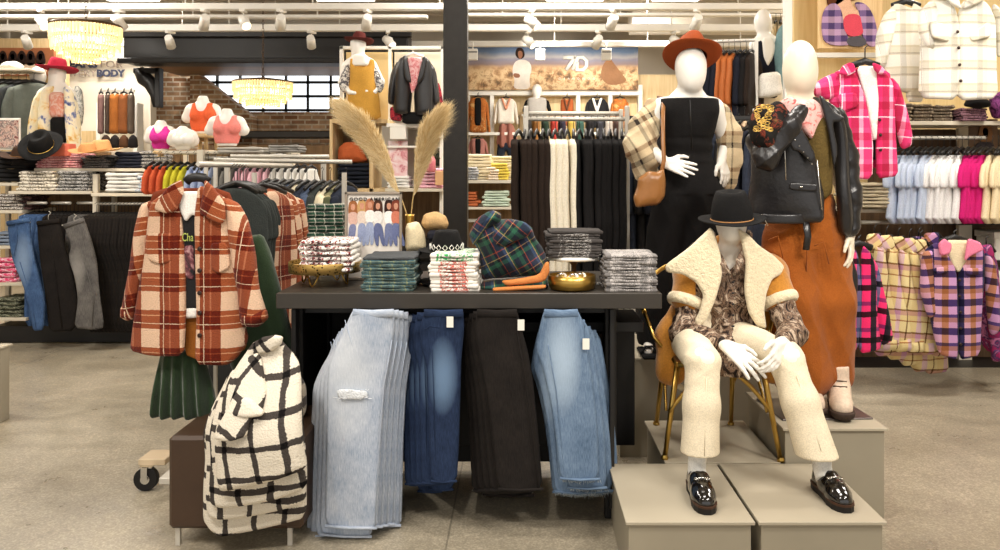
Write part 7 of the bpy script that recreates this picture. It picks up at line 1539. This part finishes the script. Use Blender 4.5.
def jacket(px0, D, mat, label, S, name='checked_jacket', buttons=(), collar=None, inner=None, lining=None, h=None, group=None, th=.05, rots=.14, seed=200, hang=None):
    """front-facing overshirt on a hanger; S holds the photo outlines of each piece"""
    t = thing(name, label, 'jacket', tuple(P(px0[0], px0[1], D)), group=group); kw = dict(h=h or D*.0014)
    if 'back' in S: part('back', slab(S['back'], D+th*.9, th*.8, bow=.03, **kw), lining or mat, t)
    for i, k in enumerate(('lf', 'rf')):
        if k in S: part('front_panel', slab(S[k], D-th*.5, th, bow=.05, cx=X_(px0[0], D), fold=(seed+i, .008, 11, .06-.12*i), **kw), mat, t)
    for i, k in enumerate(('ls', 'rs')):
        if k in S: part('sleeve', slab(S[k], D+.01, th*1.8, pillow=.8, rot=(rots, -rots)[i], fold=(seed+3+i, .01, 14, (.2, -.2)[i]), **kw), mat, t)
    for i, k in enumerate(('lc', 'rc')):
        if k in S: part('collar', slab(S[k], D-th*1.35, .026, rot=(.5, -.5)[i], **kw), collar or mat, t)
    for k in ('lp', 'rp'):
        if k in S: part('chest_pocket', slab(S[k], D-th*1.12, .012, pillow=0, bow=.01, rot=.0 if k == 'lp' else .0, **kw), mat, t)
    if 'in' in S: part('inner_layer', slab(S['in'], D-.01, th*.8, fold=(seed+8, .006, 14), **kw), inner, t)
    for x, y in buttons: part('button', MB().lathe([(0, 0), (.010, 0), (.011, .003), (0, .005)], (0, 0, 0), 12, post=lambda p, x=x, y=y: Vector((X_(x, D-th)+p.x, D-th*1.05-p.z-.004, Z_(y, D-th)+p.y))), MC['dark_button'], t)
    hx, hy = hang or (px0[0], px0[1]-8)
    part('hanger', MB().tube([P(px0[0]-14, px0[1]+2, D), P(px0[0], px0[1]-3, D), P(px0[0]+14, px0[1]+2, D)], [(.022, .014)]*3, 8, up=(0, -1, 0)).tube([P(px0[0], px0[1]-3, D), P(px0[0], hy, D), P(px0[0]+3, hy-3, D)], .004, 6), M_BLACK, t)
    return t
# pink plaid
pkp = plaid('pink_plaid', [(0, (222, 84, 140)), (.28, (240, 176, 200)), (.4, (214, 66, 124)), (.62, (188, 58, 100)), (.86, (242, 196, 210))], [(0, (255, 190, 214)), (.3, (255, 240, 244)), (.38, (255, 180, 206)), (.6, (226, 140, 166)), (.84, (255, 226, 234))], .2, .2, .003, mode='MULTIPLY', thin=((255, 232, 238), .014, (.3, .35)), bump=.5, nz=.06)
jacket((865, 64), 5.3, pkp, 'bright pink plaid overshirt hanging open over a white tee', dict(
    back=[(838, 68), (890, 68), (896, 100), (896, 168), (838, 168)], lf=[(848, 66), (836, 72), (828, 84), (834, 110), (842, 140), (843, 178), (872, 180), (873, 140), (866, 100), (856, 74)],
    rf=[(876, 66), (888, 74), (896, 84), (898, 120), (900, 150), (901, 176), (877, 179), (876, 140), (878, 100), (876, 80)], ls=[(836, 72), (822, 78), (812, 86), (814, 96), (826, 100), (838, 98), (842, 84)],
    rs=[(890, 76), (899, 86), (906, 108), (912, 134), (911, 146), (902, 150), (896, 128), (892, 104)], lc=[(850, 62), (842, 66), (838, 74), (848, 76), (856, 72), (854, 64)], rc=[(872, 62), (882, 66), (888, 75), (878, 74), (874, 70)],
    lp=[(838, 94), (856, 92), (860, 106), (842, 112)], **{'in': [(856, 66), (876, 66), (880, 90), (877, 140), (872, 140), (864, 96)]}), buttons=((879, 120), (880, 135), (880, 150)), inner=fabric('white_poplin', (238, 234, 226), .04), h=.0072, hang=(862, 48), lining=fabric('pink_lining', (206, 50, 100)), seed=210)
solo('leggings', slab([(870, 136), (880, 136), (882, 160), (872, 160)], 5.31, .04, h=.008), FELTK, 'black trousers glimpsed below the white tee of the pink plaid overshirt', 'trousers')
# two cream checked overshirts
ivp = plaid('ivory_plaid', [(0, (232, 228, 216)), (.6, (204, 200, 190)), (.8, (226, 220, 206))], [(0, (255, 255, 255)), (.55, (236, 230, 216)), (.62, (196, 188, 176)), (.66, (240, 236, 226)), (.9, (232, 226, 210))], .17, .15, .003, mode='MULTIPLY', thin=((176, 168, 158), .012, (.58, .6)), bump=.4, nz=.05)
jacket((962, -8), 5.4, ivp, 'cream and grey checked overshirt with flap pockets, top right corner', dict(
    lf=[(938, -6), (926, 6), (922, 20), (924, 50), (922, 98), (958, 100), (961, 60), (958, 20), (952, 0)], rf=[(976, -6), (990, 4), (999, 20), (1000, 60), (1002, 98), (956, 101), (957, 60), (956, 20), (962, 2)],
    ls=[(934, -2), (920, 10), (918, 30), (924, 46), (932, 52), (936, 30), (940, 14)], rs=[(992, 2), (1004, 14), (1010, 34), (1008, 54), (998, 58), (996, 34)], lc=[(944, -12), (940, -4), (950, 4), (962, 10), (958, -2)], rc=[(980, -14), (990, -4), (978, 4), (962, 10), (966, -2)],
    lp=[(930, 20), (950, 26), (950, 42), (932, 38)], rp=[(968, 36), (990, 20), (993, 36), (972, 42)]), buttons=((957, 32), (958, 48), (959, 65), (960, 81)), h=.0074, seed=220, lining=MC['cream_canvas'])
jacket((906, 4), 5.75, ivp, 'second cream checked overshirt hanging behind and left of the flap pocket one', dict(
    lf=[(896, 2), (888, 14), (886, 40), (884, 78), (900, 92), (918, 94), (920, 50), (916, 10)], ls=[(896, 4), (884, 14), (876, 36), (876, 66), (884, 70), (892, 44), (898, 22)],
    rf=[(912, 2), (926, 8), (928, 60), (926, 102), (906, 102), (908, 60)]), h=.0078, seed=230)
solo('magenta_blouse', slab([(976, -14), (984, -12), (984, 0), (978, 3)], 5.42, .04, h=.008), fabric('magenta_knit', (222, 60, 160), .08), 'magenta blouse at the neck of the cream checked overshirt', 'blouse')
# jeans and dark tops folded over the upper shelf
def st3(px, D_, ytop, ybot, w, n, mat, nm, what, where, dep=.28, seed=1): stack(px, D_, ytop, ybot, w, dep, n, [mat], nm, what, where, nm.replace('_', ' '), what+'s '+where, seed=seed, jx=.012)
for i, px in enumerate((904, 924, 944)): st3(px, 6.25, 103+i, 121, 19, 5, blotch('taupe_mix', [(.42, (150, 134, 112)), (.55, (92, 80, 68))], 40), 'folded_jeans', 'taupe folded jeans', ['left end', 'middle', 'right end'][i]+' of the upper right shelf', seed=31+i)
st3(975, 6.15, 108, 121, 26, 5, blotch('wine_floral', [(.42, (60, 40, 50)), (.55, (150, 110, 120)), (.6, (50, 34, 44))], 40), 'folded_blouse', 'wine floral blouse', 'below the flap pocket overshirt', seed=35)
solo('black_cap', slab([(964, 106), (968, 98), (978, 96), (988, 100), (990, 107), (978, 109)], 6.15, .16, pillow=.8, h=.009), FELTK, 'black soft cap on the wine floral blouses', 'cap')
solo('plum_scarf', slab([(990, 96), (1004, 90), (1012, 100), (1008, 118), (994, 119), (989, 108)], 6.2, .14, pillow=.8, h=.009, fold=(241, .03, 24, .5)), blotch('plum_knit', [(.4, (60, 30, 60)), (.6, (140, 70, 130))], 24), 'plum scarf bunched at the right edge of the upper shelf', 'scarf')
t = thing('framed_poster', 'small portrait card of a fair-haired woman beside the tee rail', 'poster', tuple(P(984, 140, 6.35))); pb = part('card', MB().box(tuple(P(983, 136, 6.35)), (.22, .012, .26)), plain('umber_card', (96, 72, 50), .6), t)
for nm, poly, c in (('printed_hair', [(978, 128), (983, 122), (990, 126), (992, 142), (976, 142)], (120, 84, 54)), ('printed_face', [(981, 128), (986, 128), (987, 135), (984, 138), (981, 135)], (224, 170, 140)), ('printed_top', [(975, 142), (992, 142), (993, 151), (974, 151)], (50, 44, 44))): part(nm, MB().prism(XZ(smooth_poly(poly, 2), 6.35), 6.35-.012-.001*len(nm), 6.34), fabric('pc_%d' % c[0], c, .1), pb)
# beige folded tops, tee row
st3(871, 6.0, 183, 208, 40, 7, fabric('sand_knit', (196, 184, 156), .1, bump=.6), 'folded_sweater', 'sand coloured sweater', 'below the pink plaid overshirt', dep=.32, seed=36)
D = 6.2
cc = [('sky blue', (192, 204, 224), 6), ('white', (232, 230, 228), 5), ('magenta', (200, 30, 110), 4), ('cream', (232, 214, 176), 4)]
r = hung_root('tee', 'tee', .50, .44, .045, M_WHITE, 242, .17, name='hung_tee', h=.0095, drop=.06)
ms = []; wn = []
for nme, c, k in cc: ms += [fabric('rt_'+nme.replace(' ', '_'), c, .07)]*k; wn += [nme+' ruffle sleeve tee']*k
hang_row(r, 19, (X_(898, D), D-.06, Z_(138, D)), (X_(1006, D), D-.06, Z_(138, D)), .80, '', 'on the right wall rail', 'ruffle sleeve tees on the right wall', mats=ms, whats=wn, jit=.1)
# lower row: yellow lilac checked jackets
ylp = plaid('yellow_lilac_plaid', [(0, (214, 196, 148)), (.3, (204, 176, 190)), (.52, (218, 204, 160)), (.8, (130, 106, 70)), (.86, (218, 204, 160))], [(0, (255, 250, 235)), (.44, (190, 150, 120)), (.5, (250, 240, 220)), (.72, (225, 190, 210)), (.92, (150, 120, 90))], .17, .15, .003, mode='MULTIPLY', bump=.6, nz=.07)
ppk = plaid('pink_black_plaid', [(0, (236, 60, 126)), (.35, (40, 34, 44)), (.6, (226, 90, 140)), (.8, (110, 120, 150))], [(0, (255, 200, 220)), (.4, (60, 50, 60)), (.62, (255, 210, 225)), (.84, (150, 160, 190))], .17, .17, .003, mode='MULTIPLY', bump=.5, nz=.08)
prp = plaid('purple_navy_plaid', [(0, (196, 160, 196)), (.3, (52, 50, 88)), (.55, (206, 172, 190)), (.78, (176, 130, 96))], [(0, (255, 235, 250)), (.28, (90, 80, 130)), (.52, (255, 230, 235)), (.72, (214, 180, 150)), (.88, (110, 100, 150))], .19, .19, .003, mode='MULTIPLY', bump=.4, nz=.06)
D = 5.75
def side_jacket(x, y0, y1, w, D, mat, label, group, seed, lean=3):
    """checked jacket on the rail, turned three quarters with its near sleeve forward"""
    t = thing('checked_jacket', label, 'jacket', tuple(P(x, y0, D)), group=group); w2 = w
    part('body', slab([(x-w*.2, y0+2), (x+w*.25, y0), (x+w*.6, y0+14), (x+w*.8, y0+50), (x+w*.95+lean, y0+(y1-y0)*.8), (x+w+lean, y1-2), (x-w*.1+lean, y1), (x-w*.3, y0+(y1-y0)*.6), (x-w*.35, y0+20)], D, .12, bow=.04, fold=(seed, .02, 12, .05), h=.0078), mat, t)
    part('sleeve', slab([(x+w*.1, y0+8), (x+w*.5, y0+14), (x+w*.72, y0+50), (x+w*.95+lean, y0+96), (x+w*.9+lean, y0+110), (x+w*.2+lean, y0+112), (x+w*.12, y0+60)], D-.10, .085, pillow=.85, rot=-.12, fold=(seed+1, .014, 18, -.2), h=.0078), mat, t)
    part('collar', slab([(x-w*.2, y0-3), (x+w*.3, y0-4), (x+w*.45, y0+8), (x+w*.1, y0+14), (x-w*.3, y0+8)], D-.06, .05, rot=.6, h=.0078, fold=(seed+2, .01, 20, .5)), mat, t)
    part('cuff', slab([(x+w*.2+lean, y0+100), (x+w*.9+lean, y0+98), (x+w*.92+lean, y0+112), (x+w*.24+lean, y0+114)], D-.11, .09, pillow=.6, h=.0078), mat, t)
    part('hanger', MB().tube([P(x-w*.1, y0-1, D), P(x+w*.3, y0-3, D), P(x+w*.5, y0+4, D)], .012, 6).tube([P(x+w*.1, y0-3, D), P(x+w*.1, y0-10, D), P(x+w*.2, y0-13, D)], .004, 6), M_BLACK, t)
    return t
for i, (x, y1) in enumerate([(872, 356), (884, 360), (896, 366), (907, 372), (918, 374)]):
    side_jacket(x, 237+i*1.5, y1, 24, 5.62+i*.03-(.0), ylp, ORD[i]+' yellow and lilac checked jacket from the pink and black one', 'yellow and lilac checked jackets on the lower rail', 250+i*4, 4+i)
side_jacket(916, 240, 345, 26, 6.0, prp, 'purple checked jacket half hidden behind the yellow and lilac row', None, 280)
side_jacket(930, 236, 340, 26, 6.05, prp, 'purple checked jacket directly behind the front facing purple one', None, 284)
side_jacket(984, 248, 352, 22, 5.7, blotch('magenta_check', [(.42, (150, 40, 90)), (.52, (60, 50, 90)), (.6, (190, 110, 150))], 14), 'magenta checked jacket cut off at the right edge', None, 288)
jacket((858, 246), 5.35, ppk, 'hot pink and black checked jacket beside the rust trousers', dict(
    lf=[(846, 244), (838, 258), (836, 300), (838, 345), (858, 352), (862, 300), (858, 252)], rf=[(862, 244), (874, 256), (882, 300), (886, 350), (858, 354), (858, 300)], ls=[(844, 250), (838, 260), (836, 300), (838, 332), (848, 336), (850, 300)],
    rs=[(870, 252), (878, 268), (888, 310), (893, 340), (880, 346), (872, 310)]), h=.0074, seed=260)
solo('leather_bag', slab([(840, 262), (852, 258), (858, 276), (856, 312), (842, 318), (838, 290)], 5.2, .05, h=.0074, pillow=.6, fold=(262, .008, 20)), MC['black_leather'], 'slim black zipped bag hanging over the hot pink checked jacket', 'bag')
jacket((954, 240), 5.5, prp, 'purple, navy and tan checked shirt jacket facing front on lower rail', dict(
    back=[(936, 246), (976, 246), (982, 300), (980, 352), (940, 352)], lf=[(938, 242), (928, 250), (925, 270), (930, 300), (934, 330), (940, 355), (958, 360), (958, 300), (956, 270), (946, 252)],
    rf=[(976, 243), (988, 252), (988, 280), (984, 320), (982, 356), (958, 360), (958, 300), (958, 274), (968, 258)], ls=[(932, 246), (922, 254), (920, 290), (928, 318), (936, 316), (934, 280)], rs=[(984, 250), (994, 262), (998, 290), (1000, 330), (990, 336), (986, 300)],
    lc=[(944, 238), (938, 244), (940, 256), (950, 254), (952, 244)], rc=[(968, 238), (980, 242), (984, 250), (970, 256), (964, 262), (966, 248)], lp=[(934, 268), (948, 266), (948, 272), (935, 275)], rp=[(966, 268), (983, 268), (983, 275), (966, 275)],
    **{'in': [(944, 240), (970, 240), (968, 258), (958, 274), (950, 262)]}), buttons=((959, 280), (959, 296), (960, 312), (960, 328), (960, 344)), inner=fabric('sherpa_cream', (232, 216, 180), .06, bump=.7), collar=fabric('candy_pink', (232, 130, 160), .05), h=.0074, seed=270, lining=fabric('plum_lining', (120, 50, 80)))
for i, (px, y0, y1) in enumerate(((990, 182, 222), (990, 228, 262), (990, 266, 300))): solo('storage_box', MB().box(tuple(P(px+8, (y0+y1)/2, 6.45)), (.20, .26, (y1-y0)*6.45/F*.8), .006).box(tuple(P(px+8, y0+6, 6.45)), (.22, .28, .05), .004), M_WHITE, ['top', 'middle', 'lowest'][i]+' white storage box stacked at the right edge', 'box')
# ================================================================ CHANDELIERS AND CEILING FITTINGS
def crystal():
    t = NT('crystal_drop'); n = t.n; t.base(lin((255, 238, 196)), .12, 0, .6); t.b.inputs['Emission Color'].default_value = lin((255, 222, 150)); t.b.inputs['Emission Strength'].default_value = .27  # weak emission on the drops imitates bulb light caught in the crystal
    t.b.inputs['Transmission Weight'].default_value = .35; return t.m
M_CRY = crystal(); M_CHAIN = plain('bronze_chain', (92, 70, 48), .4, .8)
def chandelier(c, R, tiers, label):
    t = thing('chandelier', label, 'chandelier', c); r0 = random.Random(5)
    for k, (rr, z, n, L) in enumerate(tiers):
        part('ring', MB().tube([Vector((rr*math.cos(a), rr*math.sin(a), z)) for a in np.linspace(0, 2*PI, 41)[:-1]], .008, 6, closed=True), M_CHAIN, t, world=False)
        m = MB()
        for i in range(n):
            a = 2*PI*i/n; x, y = rr*math.cos(a), rr*math.sin(a); w = PI*rr/n*.78
            l = L*r0.uniform(.94, 1.04); q = []
            u = Vector((-math.sin(a), math.cos(a), 0))*w; v = Vector((math.cos(a), math.sin(a), 0))*w*.6; b = Vector((x, y, z))
            ring = lambda zz, s: [b+u*s+Vector((0, 0, zz)), b+v*s+Vector((0, 0, zz)), b-u*s+Vector((0, 0, zz)), b-v*s+Vector((0, 0, zz))]
            vs = ring(0, .5)+ring(-l*.12, 1)+ring(-l*.9, 1)+ring(-l, .3)
            m.add(vs, [(j*4+i2, j*4+(i2+1) % 4, (j+1)*4+(i2+1) % 4, (j+1)*4+i2) for j in range(3) for i2 in range(4)]+[(0, 3, 2, 1), (12, 13, 14, 15)], None, False)
        tier = part('crystal_tier', m, M_CRY, t, world=False)
    part('canopy_frame', MB().lathe([(0, .05), (R*.25, .045), (R*.98, .012), (R, .0), (R*.98, -.01), (R*.2, .02), (0, .02)], (0, 0, tiers[0][1]), 36), M_CHAIN, t, world=False)
    m = MB(); zz = tiers[0][1]+.05; top = W['h']-c[2]; k = 0
    while zz < top:
        m.tube([Vector((.012*math.cos(a)*(1 if k % 2 else 0), .012*math.cos(a)*(0 if k % 2 else 1), zz+.026*math.sin(a))) for a in np.linspace(0, 2*PI, 9)[:-1]], .003, 4, closed=True); zz += .042; k += 1
    part('chain', m, M_CHAIN, t, world=False)
    for i in range(5):
        a = 2*PI*i/5; part('bulb', MB().lathe([(0, -.05), (.022, -.035), (.026, 0), (.016, .03), (.012, .05)], (R*.5*math.cos(a), R*.5*math.sin(a), tiers[0][1]-.08), 12), emis('warm_bulb', (255, 224, 160), 9), t, world=False)
    l = bpy.data.lights.new('chandelier_light', 'POINT'); l.energy = 26; l.color = (1, .84, .6); l.shadow_soft_size = .12; o = bpy.data.objects.new('chandelier_light', l); COL.objects.link(o); o.location = (c[0], c[1], c[2]-.1)
    return t
c = P(86, 26, 6.6); chandelier(tuple(c), .265, [(.262, 0, 66, .12), (.25, -.09, 62, .11), (.205, -.165, 50, .07), (.155, -.205, 38, .06), (.10, -.24, 26, .06)], 'large tiered crystal chandelier glowing at the upper left')
c = P(263, 82, 9.4); chandelier(tuple(c), .33, [(.33, 0, 70, .12), (.315, -.09, 66, .11), (.25, -.17, 50, .08), (.18, -.22, 38, .07)], 'smaller tiered crystal chandelier in front of the steel window')
# track heads: one built, the rest copied
t = thing('track_light', '', 'track light', (0, 0, 0)); 
part('adapter', MB().box((0, 0, 0), (.05, .12, .03), .004), M_WMETAL, t, world=False); part('yoke', MB().tube([Vector((0, 0, 0)), Vector((0, 0, -.05)), Vector((.055, 0, -.07)), Vector((.055, 0, -.13))], .007, 6), M_WMETAL, t, world=False)
hd_ = part('lamp_head', MB().tube([Vector((-.03, .05, -.07)), Vector((.0, .01, -.10)), Vector((.05, -.05, -.17))], [.045, .052, .055], 18), M_WMETAL, t, world=False)
part('lens', MB().tube([Vector((.05, -.05, -.17)), Vector((.052, -.0524, -.1733))], .047, 18), emis('lens_glow', (255, 236, 205), 2.2), hd_, world=False)
heads = [(120, 17, 8.7, 2.2), (42, 18, 8.7, .3), (206, 15, 8.7, 3.0), (171, 35, 10.0, 2.6), (28, 37, 10.0, 2.7), (244, 26, 8.7, .0), (282, 15, 8.7, 2.8), (312, 34, 10.0, 2.6), (368, 15, 8.7, 2.8), (388, 34, 10.0, .2), (531, 14, 8.7, .4), (613, 14, 8.7, 2.8), (528, 34, 10.0, .3), (598, 34, 10.0, 2.8), (697, 14, 8.7, 2.6), (675, 32, 10.0, .4)]
wh = ['just right of the large chandelier', 'left of the large chandelier chain', 'above the dark soffit beam', 'beside the soffit beam, left', 'over the copper photo banner', 'hanging low above the brick wall', 'above the steel window', 'in front of the soffit beam, right', 'above the mustard overalls', 'above the hanging leather jacket', 'on the front rail above the landscape banner, left', 'on the front rail above the landscape banner, right', 'on the middle rail above the banner, left', 'on the middle rail above the banner, right', 'above the cognac hat', 'left of the cognac hat']
for i, ((px, py, D, rz), w_) in enumerate(zip(heads, wh)):
    lab = 'white track spotlight '+w_; z = Z_(7 if D < 9 else 28, D)-(.048 if D < 9 else .055); loc = (X_(px, D), D-.02, z)
    if i == 0: t.location = loc; t.rotation_euler = (0, 0, rz); t['label'] = lab; t['group'] = 'white track spotlights'; root = t
    else: dup(root, loc, rz, lab, 'white track spotlights')
t = thing('wall_washer', '', 'wall washer', (0, 0, 0)); part('housing', MB().box((0, 0, -.13), (.14, .10, .16), .006), M_WMETAL, t, world=False); part('stem', MB().cyl((0, 0, -.05), (0, 0, .05), .012, 8), M_WMETAL, t, world=False); part('slot', MB().box((0, -.052, -.10), (.13, .004, .015)), M_BLACK, t, world=False)
for i, (px, w_) in enumerate(((473, 'beside the dark column'), (540, 'over the woman on the banner'), (606, 'over the rocks on the banner'))):
    loc = (X_(px, 11.9), 11.85, Z_(44, 11.9)-.03); lab = 'square white wall washer lamp '+w_
    if i == 0: t.location = loc; t['label'] = lab; t['group'] = 'square wall washer lamps'; root = t
    else: dup(root, loc, 0, lab, 'square wall washer lamps')
for i, (px, w_, lw) in enumerate(((132, 'above the large chandelier', .5), (345, 'left of the dark column', .56), (575, 'above the landscape banner', .56), (676, 'above the cognac hat', .45))):
    D = 8.0; q = thing('linear_lamp', 'glowing linear ceiling lamp '+w_, 'lamp', (X_(px, D), D, Z_(-1, D)), group='linear ceiling lamps')
    part('housing', MB().box((0, 0, .03), (lw+.04, .14, .05), .004), M_WMETAL, q, world=False); part('diffuser', MB().box((0, 0, 0), (lw, .11, .02), .004), emis('tube_glow', (255, 250, 240), 6), q, world=False); part('suspension', MB().cyl((-lw*.4, 0, .05), (-lw*.4, 0, W['h']-q.location[2]), .004, 6).cyl((lw*.4, 0, .05), (lw*.4, 0, W['h']-q.location[2]), .004, 6), M_WMETAL, q, world=False)
# ceiling ducts
struct('trim_ceiling_duct', MB().tube([Vector((X_(630, 13), 13, 3.95)), Vector((X_(760, 13), 13, 3.95))], .28, 20), M_CEIL)
struct('trim_ceiling_pipe', MB().tube([Vector((-8, 10.6, 3.8)), Vector((8, 10.6, 3.8))], .06, 12), M_CEIL)
